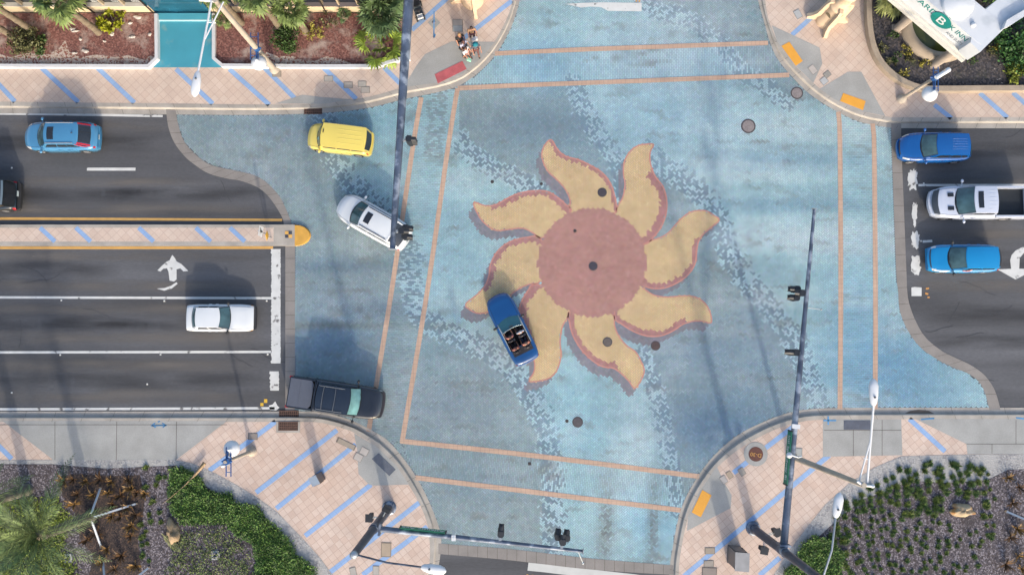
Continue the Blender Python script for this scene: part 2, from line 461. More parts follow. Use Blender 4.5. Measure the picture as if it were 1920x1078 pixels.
# ---------------------------------------------------------------- brick paving, brick by brick
BAND_L = [(330, 205)] + BL_B[1:12]
REGION = [(330, 205)] + [tuple(p) for p in resample(K_TL_O, 90) if p[0] > 335] + [tuple(p) for p in resample(K_TR_O, 90) if p[0] < 1668] + BR_A \
    + [tuple(p) for p in resample(K_BR_O, 90)[::-1] if p[0] < 1853 and p[1] < 1055] + [(1262, 1062), (1107, 1049), (960, 1032), (860, 1024), (824, 1021)] \
    + [tuple(p) for p in resample(K_BL_O, 90)[::-1] if p[0] > 555 and p[1] < 1018] + [(553, 774), (553, 462), (560, 460), (584, 441), (560, 421), (547, 421)] + BL_B[::-1][2:]
mb = MB(); mb.poly(GP(REGION, .004))
grout = up(mb.build("brick_paving", M("brick_grout", (118, 128, 136), .9, var=.1)))
struct(grout)

# flame sun: disc and eight rays (pixels, outline clockwise) with the side that carries the red rim
DISC = (1110, 492, 102)
RAYS = [
 ([(1033, 262), (1045, 280), (1060, 293), (1085, 300), (1110, 312), (1130, 325), (1145, 345), (1153, 370), (1156, 388), (1152, 402), (1110, 420), (1071, 402), (1069, 375), (1060, 355), (1045, 338), (1028, 322), (1019, 305), (1016, 290), (1020, 275)], (0, 9), 6),
 ([(1226, 271), (1219, 285), (1219, 305), (1228, 330), (1243, 350), (1250, 375), (1249, 400), (1240, 425), (1225, 445), (1210, 458), (1180, 450), (1150, 420), (1157, 390), (1168, 370), (1172, 345), (1169, 325), (1171, 303), (1180, 286), (1195, 274), (1210, 271)], (3, 10), 13),
 ([(1349, 413), (1335, 425), (1318, 440), (1309, 455), (1306, 475), (1303, 495), (1290, 515), (1270, 530), (1245, 540), (1220, 540), (1200, 530), (1180, 490), (1205, 460), (1215, 453), (1240, 445), (1255, 435), (1268, 420), (1280, 408), (1295, 398), (1310, 395), (1325, 396), (1340, 405)], (3, 11), 8),
 ([(1334, 605), (1318, 602), (1300, 602), (1280, 608), (1262, 620), (1240, 629), (1215, 630), (1190, 622), (1165, 607), (1152, 595), (1160, 560), (1190, 535), (1205, 540), (1225, 553), (1250, 557), (1280, 555), (1300, 556), (1318, 565), (1330, 582)], (3, 10), 9),
 ([(1190, 728), (1180, 715), (1165, 700), (1150, 690), (1130, 687), (1110, 675), (1090, 655), (1075, 630), (1068, 605), (1068, 585), (1110, 570), (1148, 588), (1152, 610), (1160, 630), (1175, 648), (1192, 660), (1203, 680), (1208, 695), (1202, 712)], (3, 10), 9),
 ([(992, 715), (1000, 700), (1003, 685), (998, 665), (985, 640), (977, 610), (974, 585), (978, 565), (990, 545), (1003, 533), (1050, 550), (1066, 588), (1055, 610), (1050, 640), (1052, 665), (1046, 690), (1035, 705), (1020, 712)], (4, 10), 13),
 ([(873, 570), (895, 552), (910, 535), (917, 515), (920, 495), (930, 475), (945, 460), (965, 450), (990, 445), (1012, 446), (1030, 490), (1012, 528), (995, 532), (975, 540), (955, 555), (935, 575), (915, 585), (895, 587), (880, 580)], (2, 10), 9),
 ([(888, 380), (910, 386), (930, 384), (955, 370), (975, 362), (1000, 358), (1025, 359), (1045, 370), (1060, 383), (1072, 397), (1050, 430), (1015, 446), (1000, 437), (980, 428), (955, 430), (930, 432), (910, 420), (897, 403)], (2, 10), 9)]
RAYS = [(([tuple(p) for p in resample(q, 80, True)][:-1]), q, span, w) for q, span, w in RAYS]
# boundaries between light and grey-blue fields
WAVE = [(598, 170), (606, 210), (612, 250), (625, 300), (655, 340), (690, 372), (725, 410), (755, 445), (770, 480), (768, 520), (775, 555), (788, 598), (830, 618), (870, 638), (915, 655), (960, 690), (1000, 750), (1022, 800), (1032, 850), (1036, 900), (1036, 960), (1044, 1080)]
G_LEFT = WAVE + [(600, 1200), (200, 1000), (200, 100)]
P1E = [(1078, 160), (1092, 200), (1110, 240), (1140, 278), (1165, 320), (1168, 370)]
P1W = [(1010, 358), (985, 344), (930, 318), (885, 290), (862, 262)]
G_TOP = [(862, 160)] + P1E + [(1110, 450)] + P1W
P2 = [(1195, -60), (1205, 5), (1240, 22), (1300, 40), (1345, 76), (1362, 100), (1400, 140), (1432, 158), (1478, 190)]
G_TR = P2 + [(1600, 180), (1500, -60)]
P3E = [(1215, 290), (1262, 325), (1310, 360), (1345, 410), (1365, 470), (1400, 530), (1440, 570), (1478, 620), (1505, 680), (1530, 740), (1540, 800)]
P3W = [(1268, 950), (1262, 880), (1248, 830), (1240, 770), (1222, 712), (1205, 665)]
G_RIGHT = P3E + [(1500, 900), (1300, 1000)] + P3W + [(1110, 492)]
TRANS = [(WAVE, 26), (P1E, 22), (P1W, 22), (P2, 20), (P3E, 26), (P3W, 20)]
CW = [[(791, 180), (775, 270), (735, 540), (705, 725), (690, 815), (756, 832), (757, 810), (802, 540), (841, 270), (860, 165)],
      [(1572, 208), (1575, 270), (1576, 540), (1575, 770), (1641, 770), (1641, 540), (1639, 270), (1636, 225)],
      [(925, 100), (1440, 80), (1485, 140), (862, 164)],
      [(752, 826), (960, 849), (1312, 893), (1275, 957), (960, 917), (778, 895)]]
BW = 0.112
def herring():
    X0, X1, Y0, Y1 = -26, 34, -16, 30
    c = math.cos(R(45)); s = math.sin(R(45))
    cor = [(x * c + y * s, -x * s + y * c) for x in (X0, X1) for y in (Y0, Y1)]
    u0, u1 = min(p[0] for p in cor), max(p[0] for p in cor); v0, v1 = min(p[1] for p in cor), max(p[1] for p in cor)
    I, J = np.meshgrid(np.arange(int(u0 / BW), int(u1 / BW)), np.arange(int(v0 / BW), int(v1 / BW)), indexing='ij')
    I, J = I.ravel(), J.ravel(); mm = (I - J) % 4
    h, v = mm == 0, mm == 3
    cu = np.r_[I[h] + 1., I[v] + .5] * BW; cv = np.r_[J[h] + .5, J[v] + 1.] * BW
    hu = np.r_[np.full(h.sum(), 1.), np.full(v.sum(), .5)] * BW - .006; hv = np.r_[np.full(h.sum(), .5), np.full(v.sum(), 1.)] * BW - .006
    return cu * c - cv * s, cu * s + cv * c, hu, hv, np.full(cu.shape, R(45))
def bond(ang):
    c, s = math.cos(ang), math.sin(ang)
    I, J = np.meshgrid(np.arange(-200, 200), np.arange(-400, 400), indexing='ij'); I, J = I.ravel(), J.ravel()
    cu = (I + .5 * (J % 2)) * 2 * BW; cv = J * BW
    return cu * c - cv * s, cu * s + cv * c, np.full(cu.shape, BW - .006), np.full(cu.shape, BW / 2 - .006), np.full(cu.shape, ang)
parts = []
x, y, hu, hv, an = herring(); px, py = PXN(x, y)
keep = pip(REGION, px, py)
for c_ in CW: keep &= ~pip(c_, px, py)
parts.append([q[keep] for q in (x, y, hu, hv, an)])
for c_, ang in zip(CW, (R(-3), 0, R(90), R(84))):
    x, y, hu, hv, an = bond(ang); px, py = PXN(x, y)
    keep = pip(c_, px, py) & pip(REGION, px, py)
    parts.append([q[keep] for q in (x, y, hu, hv, an)])
BX, BY, HU, HV, AN = [np.concatenate(q) for q in zip(*parts)]
px, py = PXN(BX, BY)
N = len(BX)
grey = pip(G_LEFT, px, py) | pip(G_TOP, px, py) | pip(G_TR, px, py) | pip(G_RIGHT, px, py)
flip = np.zeros(N, bool)
u = rng.random(N)
# neighbouring bricks tend to flip together: hash on a two-brick cell
cell = (np.floor(BX / .24).astype(int) * 7919 + np.floor(BY / .24).astype(int) * 104729)
uc = ((np.sin(cell * 12.9898) * 43758.5453) % 1 + 1) % 1
for line, w in TRANS:
    d = dist(line, px, py) / w
    pr = np.where(d < .8, .44, np.where(d < 1.05, .22, 0))
    flip |= (.75 * u + .25 * uc) < pr
for c_ in CW[:1]:
    inside = pip(c_, px, py) & (py < 300); cw1 = inside
    grey = np.where(inside, False, grey); flip = np.where(inside, (u < .55) & (np.abs(px - (818 - (py - 200) * .05)) < 18), flip)
isg = grey ^ flip
band_d = np.min([dist(line, px, py) / w for line, w in TRANS], axis=0)
def lerp(a, b, t): return a * (1 - t)[:, None] + b * t[:, None]
LIGHT = np.array([163, 197, 202.]); GREY = np.array([146, 166, 169.])
colr = np.where(isg[:, None], GREY, LIGHT)
wb = np.clip(1.25 - band_d, 0, 1) ** .35 * .86
for m_, c_ in ((isg, (116, 138, 152)), (~isg, (180, 208, 216))):
    k_ = np.where(m_ & (flip | (band_d < .8)), wb, 0); colr = colr * (1 - k_)[:, None] + np.array(c_, float) * k_[:, None]
# worn, faded and freshly coated paint; pale streaks at right are painted-in reflected light
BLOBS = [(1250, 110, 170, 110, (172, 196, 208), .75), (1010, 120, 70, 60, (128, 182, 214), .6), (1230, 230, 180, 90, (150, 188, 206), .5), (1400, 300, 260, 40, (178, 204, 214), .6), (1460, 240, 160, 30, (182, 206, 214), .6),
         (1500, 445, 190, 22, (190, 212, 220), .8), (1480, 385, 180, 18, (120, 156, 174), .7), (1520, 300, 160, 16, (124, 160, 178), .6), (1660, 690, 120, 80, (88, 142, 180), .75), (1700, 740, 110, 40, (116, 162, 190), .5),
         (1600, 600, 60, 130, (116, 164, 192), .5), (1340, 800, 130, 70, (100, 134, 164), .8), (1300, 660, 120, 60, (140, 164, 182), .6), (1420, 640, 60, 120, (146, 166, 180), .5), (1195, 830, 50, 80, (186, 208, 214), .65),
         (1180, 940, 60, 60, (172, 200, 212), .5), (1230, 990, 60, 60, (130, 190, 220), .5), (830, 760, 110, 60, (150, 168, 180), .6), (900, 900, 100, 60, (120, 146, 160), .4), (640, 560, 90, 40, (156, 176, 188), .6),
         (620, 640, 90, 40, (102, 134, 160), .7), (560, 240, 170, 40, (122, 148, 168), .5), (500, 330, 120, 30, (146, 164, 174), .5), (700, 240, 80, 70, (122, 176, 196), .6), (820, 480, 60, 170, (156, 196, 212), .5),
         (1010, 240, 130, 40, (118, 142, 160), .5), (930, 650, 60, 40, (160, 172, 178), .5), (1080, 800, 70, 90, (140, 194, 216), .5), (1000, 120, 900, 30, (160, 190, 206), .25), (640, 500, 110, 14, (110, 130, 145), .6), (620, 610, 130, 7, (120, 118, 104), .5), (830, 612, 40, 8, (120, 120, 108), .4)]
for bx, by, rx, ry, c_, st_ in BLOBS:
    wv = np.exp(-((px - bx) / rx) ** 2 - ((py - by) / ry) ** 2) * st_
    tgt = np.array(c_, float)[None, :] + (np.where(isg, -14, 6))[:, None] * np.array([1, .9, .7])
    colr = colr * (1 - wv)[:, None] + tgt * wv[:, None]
# cloudy fading drawn out along the traffic; streaks at right also paint hazy light
def vnoise(sx, sy, seed):
    g = np.random.default_rng(seed).random((64, 64)); a, b = BX / sx + 500, BY / sy + 500
    i, j = np.floor(a).astype(int), np.floor(b).astype(int); f, h = a - i, b - j; f, h = f * f * (3 - 2 * f), h * h * (3 - 2 * h)
    q = lambda ii, jj: g[ii % 64, jj % 64]
    return (q(i, j) * (1 - f) + q(i + 1, j) * f) * (1 - h) + (q(i, j + 1) * (1 - f) + q(i + 1, j + 1) * f) * h
wx = np.clip((px - 1150) / 250, 0, 1) * np.clip((px < 1680) * 1., 0, 1)
cloud = .5 * vnoise(3.2, 2.6, 1) + .3 * vnoise(1.3, 1.1, 2) + .2 * vnoise(.5, .45, 3)
streak = .6 * vnoise(9, .9, 4) + .4 * vnoise(5, .35, 5)
fade = np.clip((cloud - .5) * 1.5 + (streak - .5) * (.5 + 1.1 * wx), -.5, .55)
pale = np.array([196, 208, 210.]); deep = np.array([106, 146, 164.])
kp = np.clip(fade, 0, 1)[:, None] * .62; kd = np.clip(-fade, 0, 1)[:, None] * .42
colr = colr * (1 - kp) + pale * kp; colr = colr * (1 - kd) + deep * kd
dirt = np.clip(.5 * vnoise(2.2, .5, 8) + .5 * vnoise(.6, .25, 9) - .66, 0, 1)[:, None] * 1.6
colr = colr * (1 - dirt) + np.array([112, 112, 106.]) * dirt
# tyre streaks on the exits
for bx, by, rx, ry in ((1135, 985, 14, 70), (1225, 985, 12, 80)):
    wv = np.exp(-((px - bx - (py - by) * -.05) / rx) ** 2 - ((py - by) / ry) ** 2) * (.25 + .5 * rng.random(N))
    colr = colr * (1 - wv)[:, None] + np.array([96, 96, 92.]) * wv[:, None]
cls = np.zeros(N, int)                                   # 0 paving, 1 disc, 10+i ray, 20+i rim, 30 painted shade
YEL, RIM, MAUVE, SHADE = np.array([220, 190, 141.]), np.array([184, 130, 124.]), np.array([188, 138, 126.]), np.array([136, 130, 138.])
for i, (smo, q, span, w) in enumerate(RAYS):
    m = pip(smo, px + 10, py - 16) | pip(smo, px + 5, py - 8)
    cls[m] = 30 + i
for i, (smo, q, span, w) in enumerate(RAYS):
    m = pip(smo, px, py)
    cls[m] = 10 + i
    a, b = span
    rim = [tuple(p) for p in resample(q[a:b], 30)]
    ramp = dist(rim, px, py) / 1.08 + (u - .5) * 3.5
    cls[m & (ramp < w)] = 20 + i
dd = np.hypot(px - DISC[0], (py - DISC[1]))
cls[dd < DISC[2]] = 1
gap = (cls >= 20) & (cls < 30) & (dd < DISC[2] + 2); cls[gap] = 1
colr[cls == 1] = MAUVE
colr[(cls >= 10) & (cls < 20)] = YEL; colr[(cls >= 20) & (cls < 30)] = RIM
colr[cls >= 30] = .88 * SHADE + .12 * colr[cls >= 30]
colr += rng.normal(0, 4.0, N)[:, None] + rng.normal(0, 2.0, (N, 3))
colr = np.clip(colr, 20, 250)
cl = colr / 255.0
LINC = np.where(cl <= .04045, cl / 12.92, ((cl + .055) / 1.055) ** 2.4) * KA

def brick_mat():
    m = bpy.data.materials.new("painted_bricks"); m.use_nodes = True
    n, l = m.node_tree.nodes, m.node_tree.links
    b = n["Principled BSDF"]; b.inputs["Roughness"].default_value = .72
    at = n.new("ShaderNodeAttribute"); at.attribute_name = "paint"
    tc = n.new("ShaderNodeTexCoord"); col = at.outputs["Color"]
    for sc, amt, stx, sty in ((.16, .10, .22, 1.), (.16, .07, 1., .22), (.5, .08, 1, 1), (5, .05, 1, 1)):
        mp = n.new("ShaderNodeMapping"); mp.inputs["Scale"].default_value = (stx, sty, 1); l.new(tc.outputs["Object"], mp.inputs[0])
        t = n.new("ShaderNodeTexNoise"); t.inputs["Scale"].default_value = sc * 2.4; t.inputs["Detail"].default_value = 6; l.new(mp.outputs[0], t.inputs["Vector"])
        r = n.new("ShaderNodeMapRange"); r.inputs["From Min"].default_value = .3; r.inputs["From Max"].default_value = .7
        r.inputs["To Min"].default_value = 1 - amt; r.inputs["To Max"].default_value = 1 + amt; l.new(t.outputs["Fac"], r.inputs["Value"])
        x = n.new("ShaderNodeVectorMath"); x.operation = 'SCALE'; l.new(col, x.inputs[0]); l.new(r.outputs[0], x.inputs["Scale"]); col = x.outputs[0]
    l.new(col, b.inputs["Base Color"]); return m
BRICK = brick_mat()
def brick_obj(name, mask, parent=None, z=.009):
    k = np.where(mask)[0]; n = len(k)
    co, si = np.cos(AN[k]), np.sin(AN[k])
    V = np.zeros((n, 4, 3))
    for j, (a, b) in enumerate(((-1, -1), (1, -1), (1, 1), (-1, 1))):
        du, dv = a * HU[k], b * HV[k]
        V[:, j, 0] = BX[k] + du * co - dv * si; V[:, j, 1] = BY[k] + du * si + dv * co; V[:, j, 2] = z
    me = bpy.data.meshes.new(name); me.vertices.add(4 * n); me.vertices.foreach_set("co", V.ravel())
    me.loops.add(4 * n); me.loops.foreach_set("vertex_index", np.arange(4 * n, dtype=np.int32))
    me.polygons.add(n); me.polygons.foreach_set("loop_start", np.arange(0, 4 * n, 4, dtype=np.int32))
    at = me.attributes.new("paint", 'FLOAT_COLOR', 'FACE')
    at.data.foreach_set("color", np.c_[LINC[k], np.ones(n)].astype(np.float32).ravel())
    me.update(calc_edges=True); me.validate(); me.materials.append(BRICK)
    o = bpy.data.objects.new(name, me); COL.objects.link(o)
    if parent: o.parent = parent; o.matrix_parent_inverse = Matrix.Translation(-parent.location)
    return o
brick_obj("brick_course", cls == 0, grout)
sun = thing("sun_mosaic", "large brick sun with red disc and eight curling yellow flames laid in the blue crossing", "paving mosaic", G(*DISC[:2]))
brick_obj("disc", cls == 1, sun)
LINEM = M("salmon_edging", (206, 146, 132), .75, var=.08)
for i, (smo, q, span, w) in enumerate(RAYS):
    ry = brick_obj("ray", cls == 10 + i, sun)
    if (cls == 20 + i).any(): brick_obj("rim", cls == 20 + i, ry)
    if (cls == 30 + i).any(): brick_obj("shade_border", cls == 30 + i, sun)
    m = MB()
    pts = [p for p in smo + smo[:1]]
    run = []
    for p in pts + [None]:
        if p is not None and math.hypot(p[0] - DISC[0], p[1] - DISC[1]) > DISC[2] - 2: run.append(p)
        elif len(run) > 2: strip(m, run, .085, .014, n=len(run)); run = []
        else: run = []
    up(m.build("edging", LINEM, ry, True))
# tan brick lines of the crossings
TAN = tile_mat("tan_bricks", (208, 176, 152), (202, 168, 144), (168, 146, 130), .28, 0, .08)
def line(name, px, w, z, mat, parent=None):
    m = MB(); strip(m, px, w, z, n=None if len(px) > 2 else None); return up(m.build(name, mat, parent, True))
for q in ([(858, 166), (841, 270), (802, 540), (757, 810), (754, 830)], [(790, 183), (775, 270), (735, 540), (705, 725), (691, 809)],
          [(751, 826.5), (959, 849), (1140, 871), (1311, 893)], [(779, 895), (959, 917), (1120, 937), (1276, 956)],
          [(1572, 210), (1575, 270), (1576.5, 540), (1575, 767)], [(1636, 232), (1639, 270), (1641.5, 540), (1641, 767)],
          [(928, 101), (1100, 93), (1440, 81)], [(858, 166), (960, 161), (1200, 152), (1480, 141)]):
    ZL = ZL + .0012 if "ZL" in globals() else .013
    line("crosswalk_line", q, .30, ZL, TAN, grout)
# ================================================================ PAVEMENTS
TILE45 = tile_mat("pink_paving_tiles", (218, 194, 176), (224, 203, 186), (192, 170, 156), .42, R(45), .07)
TILE40 = tile_mat("pink_paving_tiles_turned", (214, 188, 170), (224, 202, 186), (184, 160, 146), .40, R(-38), .08)
BLUE = tile_mat("blue_glazed_tiles", (148, 180, 222), (154, 186, 226), (134, 164, 206), .42, R(45), .06)
BLUE40 = tile_mat("blue_glazed_tiles_turned", (148, 180, 222), (154, 186, 226), (134, 164, 206), .40, R(-38), .06)
def cut(I): return [tuple(p) for p in resample(I, 90)]
tl = struct(sheet("pavement", cut(K_TL_I) + [(968, -160), (-320, -160)], SW, TILE45))
tr = struct(sheet("pavement", cut(K_TR_I) + [(2250, -160)], SW, TILE45))
bl = struct(sheet("pavement", cut(K_BL_I) + [(-320, 1400)], SW, TILE40))
br = struct(sheet("pavement", cut(K_BR_I) + [(2250, 1400)], SW, TILE40))
def stripes(lst, mat, parent, w=.30):
    for a, b in lst:
        m = MB(); strip(m, [a, b], w, SW + .004); up(m.build("blue_stripe", mat, parent, True))
stripes([((-12, 148), (28, 191)), ((78, 128), (147, 192)), ((183, 128), (252, 193)), ((330, 130), (399, 195)), ((430, 130), (505, 197)), ((488, 120), (556, 188)), ((607, 128), (668, 186)), ((720, 127), (750, 157)), ((772, 57), (838, -2)), ((866, 75), (960, 2))], BLUE, tl)
stripes([((1485, 66), (1522, 33)), ((1752, 197), (1784, 222)), ((1837, 175), (1889, 221)), ((1899, 174), (1945, 215))], BLUE, tr)
stripes([((632, 806), (480, 923)), ((667, 833), (518, 953)), ((696, 908), (572, 1004)), ((786, 942), (618, 1073)), ((801, 987), (680, 1077)), ((517, 790), (392, 882)), ((-6, 832), (22, 860))], BLUE40, bl)
stripes([((1487, 800), (1375, 886)), ((1555, 853), (1282, 1080)), ((1462, 1045), (1424, 1078)), ((1705, 785), (1772, 846))], BLUE40, br)
sheet("kerb_ramp", [(757, 164), (780, 125), (797, 102), (847, 78), (928, 79), (905, 107), (867, 139), (817, 156)], SW + .006, CONC_G, tl)
sheet("inlet_apron", [(515, 195), (567, 178), (600, 182), (664, 187), (606, 195)], SW + .006, CONC_G, tl)
sheet("kerb_ramp", [(1447, 48), (1537, 90), (1542, 120), (1525, 156), (1482, 115), (1457, 78)], SW + .006, CONC_G, tr)
sheet("kerb_ramp", [(1537, 167), (1590, 135), (1615, 135), (1660, 218), (1610, 208), (1565, 187)], SW + .006, CONC_G, tr)
sheet("kerb_ramp", [(664, 812), (705, 836), (742, 871), (767, 908), (700, 910), (692, 908), (672, 888), (670, 845)], SW + .006, CONC_G, bl)
sheet("kerb_ramp", [(1288, 995), (1370, 952), (1372, 928), (1360, 908), (1344, 874), (1312, 920), (1290, 968)], SW + .006, CONC_G, br)
walk_l = sheet("concrete_walk", [(5, 789), (100, 862), (330, 862), (426, 789)], SW + .006, CONC_G, bl)
sheet("concrete_walk", [(1543, 786), (1543, 856), (1692, 853), (1690, 786)], SW + .006, CONC_G, br)
sheet("concrete_walk", [(1716, 785), (1812, 832), (1814, 851), (2250, 851), (2250, 785)], SW + .006, CONC_G, br)
mb = MB()
for a, b in (((103, 790), (103, 862)), ((219, 790), (218, 862)), ((331, 790), (330, 862)), ((-20, 796), (426, 796))): strip(mb, [a, b], .03, SW + .010)
up(mb.build("joint", JOINT, bl, True))
mb = MB()
for a, b in (((1600, 806), (1600, 855)), ((1654, 787), (1654, 854)), ((1545, 806), (1690, 806)), ((1812, 832), (2250, 832)), ((1860, 832), (1860, 850)), ((1905, 787), (1905, 832))): strip(mb, [a, b], .03, SW + .010)
up(mb.build("joint", JOINT, br, True))
BLUEP = M("utility_paint", (86, 150, 200), .8, var=.3)
mb = MB()
for a, b in (((283, 798), (313, 797)), ((285, 797), (291, 793)), ((285, 797), (292, 801)), ((311, 797), (304, 793)), ((311, 797), (305, 801)), ((296, 791), (300, 789))): strip(mb, [a, b], .07, SW + .014)
up(mb.build("paint_mark", BLUEP, bl, True))
mb = MB()
for a, b in (((1544, 788), (1568, 788)), ((1553, 780), (1553, 796)), ((1727, 786), (1752, 784)), ((1905, 783), (1922, 785))): strip(mb, [a, b], .09, SW + .014)
up(mb.build("paint_mark", BLUEP, br, True))
# teal drive and hotel step
TEAL = M("teal_paint", (72, 164, 186), .6, var=.08, scale=.8, second=(120, 170, 176), second_scale=1.2, second_lo=.62, second_hi=.75)
drive = struct(sheet("drive", [(292, 20), (398, 20), (398, 107), (418, 127), (277, 127), (296, 108)], SW + .006, TEAL))
stp = MB()
a, b = G(292, 39, SW), G(397, 39, SW)
stp.prism([(a.x, a.y), (b.x, b.y), (b.x, b.y + .42), (a.x, a.y + .42)], SW, SW + .16)
stp.build("step", M("teal_step", (84, 176, 196), .6, var=.06), drive, True)
stp = MB(); stp.prism([(a.x, a.y - .06), (b.x, b.y - .06), (b.x, b.y), (a.x, a.y)], SW, SW + .163)
stp.build("step_nosing", M("pale_nosing", (176, 220, 226), .6), drive, True)

# ================================================================ MARKINGS
WHITE = M("road_paint_white", (226, 226, 222), .7, var=.08, scale=2, second=(120, 118, 116), second_scale=2.2, second_lo=.6, second_hi=.68)
YELLOW = M("road_paint_yellow", (220, 172, 96), .7, var=.1, scale=2)
def marks(name, lst, mat, z=.008, w=.12):
    m = MB()
    for q in lst:
        ww = w
        if isinstance(q, tuple) and isinstance(q[-1], float): q, ww = q[0], q[1]
        strip(m, q, ww, z)
    return up(m.build(name, mat, road, True))
for q in ([(-320, 557), (0, 557.5), (508, 559)], [(-320, 661), (0, 660.5), (508, 659.5)], [(-320, 767), (0, 767), (515, 765)], [(163, 317.5), (254, 317.5)], [(-320, 214), (0, 213.5), (305, 218)], [(1722, 347.5), (2250, 347.5)], [(1730, 453), (1748, 452)]):
    marks("lane_line", [q], WHITE, w=.15 if q[0][0] != 163 else .19)
for q in ([(-320, 410), (0, 410), (529, 413)], [(-320, 464), (0, 465), (512, 464.5)]): marks("median_line", [q], YELLOW, w=.17)
def ragged(x0, x1, y0, y1, step=2.0, amp=2.0, seed=0):
    r = random.Random(seed); L, Q = [], []
    y = y0
    while y <= y1:
        L.append((x0 + r.uniform(-amp, amp), y)); Q.append((x1 + r.uniform(-amp * .4, amp * .4), y)); y += step
    return L + Q[::-1]
sheet("stop_line", ragged(508.5, 526, 467, 682, 2, 1.2, 3), .008, WHITE, road)
sheet("stop_line", ragged(506, 523, 696, 732, 2, 1.6, 4), .008, WHITE, road)
sheet("stop_line", [(506, 768), (504, 760), (511, 758), (516, 752), (520, 760), (524, 764), (518, 769)], .008, WHITE, road)
def blotch(cx, cy, rx, ry, seed):
    r = random.Random(seed); out = []
    for k in range(26):
        a = 2 * math.pi * k / 26; f = r.uniform(.72, 1.12); out.append((cx + rx * f * math.copysign(abs(math.cos(a)) ** .6, math.cos(a)), cy + ry * f * math.copysign(abs(math.sin(a)) ** .8, math.sin(a))))
    return out
for k, q in enumerate(((1711, 338, 9.5, 20), (1715, 396, 5.5, 17), (1716, 450, 8.5, 17), (1717, 497, 9, 20), (1712, 327, 8, 9), (1718, 505, 9, 9), (1715, 418, 2.5, 8))):
    sheet("stop_line", blotch(*q, 40 + k), .008 + .0006 * k, WHITE, road)
sheet("stop_line", [(1709, 539), (1715, 538), (1728, 539), (1728, 555), (1709, 555)], .008, WHITE, road)
sheet("turn_arrow", [(323, 478), (328, 484), (331, 490), (340, 495), (348, 503), (353, 508), (344, 509), (338, 503), (331, 505), (331, 524), (326, 528), (318, 526), (316, 510), (313, 503), (306, 504), (301, 509), (295, 507), (303, 499), (312, 491), (318, 488)], .008, WHITE, road)
sheet("turn_arrow", [(331, 529), (333, 532), (322, 541), (308, 545), (294, 541), (309, 540), (320, 536)], .008, WHITE, road)
sheet("turn_arrow", [(1870, 505), (1896, 504), (1894, 488), (1897, 478), (1904, 470), (1916, 464), (1930, 462), (1930, 473), (1920, 474), (1912, 484), (1911, 504), (1940, 504), (1940, 512), (1922, 515), (1904, 524), (1886, 514)], .008, WHITE, road)
sheet("stop_line", [(991, 1054), (1192, 1076), (1240, 1084), (1100, 1082), (1020, 1072), (989, 1069)], .008, M("old_white_panel", (214, 214, 208), .8, var=.06), road)
marks("median_line", [[(989, 1076), (985, 1120)], [(999, 1077), (995, 1120)]], YELLOW, .012, .12)
o = sheet("stop_line", [(1060, 8), (1094, 6), (1126, 5), (1203, 6), (1203, 22), (1140, 21), (1127, 14), (1106, 13), (1090, 15)], .016, WHITE, road)
marks("median_line", [[(1193, -40), (1193, 4)], [(1199, -40), (1199, 5)]], YELLOW, .016, .10)
sheets("tape_patch", [[(495, 748), (501, 748), (501, 755), (495, 755)], [(488, 755), (494, 755), (494, 761), (488, 761)]], .008, M("yellow_tape", (236, 190, 60), .6), road)
sheets("tape_patch", [[(1736, 540), (1742, 539), (1742, 542), (1736, 543)], [(1735, 548), (1741, 550), (1740, 553), (1735, 552)], [(1739, 556), (1743, 556), (1743, 559), (1739, 559)]], .008, M("orange_tape", (226, 160, 84), .6), road)
# raised markers
CER = M("ceramic_marker", (236, 236, 232), .4)
for i, (x, y) in enumerate(((115, 563), (308, 564), (113, 665), (301, 664.5), (500, 564), (502, 664), (22, 315), (276, 720), (22, 736), (1732, 344), (1727, 452))):
    m = MB(); p = G(x, y); m.box((p.x, p.y, .012), (.10, .10, .024), 0, taper=.6)
    tag(m.build("road_stud", CER), "small white raised marker stud beside a lane line", "road stud", "white studs on the road")

# ================================================================ MEDIAN
med = thing("median_island", "narrow tiled median strip with blue stripes and yellow painted nose", "traffic island", G(300, 441))
mpx = [(-320, 422), (552, 422), (552, 461), (-320, 461)]
m = MB(); m.prism([(p.x, p.y) for p in GP([(-320, 421.5), (553, 421.5), (553, 461), (-320, 461)], .1)], -.02, SW); m.build("kerb_block", CONC, med, True)
nose = [(552.5, 421.5)] + [(555 + 28 * math.sin(R(a)), 441.3 - 19.9 * math.cos(R(a))) for a in range(0, 181, 12)] + [(552.5, 461)]
q0 = GP(nose, .05); q1 = GP([(552.5 + (x - 552.5) * .9, 441.3 + (y - 441.3) * .94) for x, y in nose], .18)
m = MB(); m.prism([(p.x, p.y) for p in q0], -.02, .17, [(p.x, p.y) for p in q1]); m.build("nose", M("nose_yellow", (226, 172, 74), .75, var=.1, scale=3, fine=.08), med, True)
sheet("tile_top", [(-320, 427), (513, 427), (513, 453), (-320, 453)], SW + .004, TILE45, med)
for x in (-60, 72, 139, 257, 364, 428):
    m = MB(); strip(m, [(x + 3, 427), (x + 31, 453)], .28, SW + .008); up(m.build("blue_stripe", BLUE, med, True))

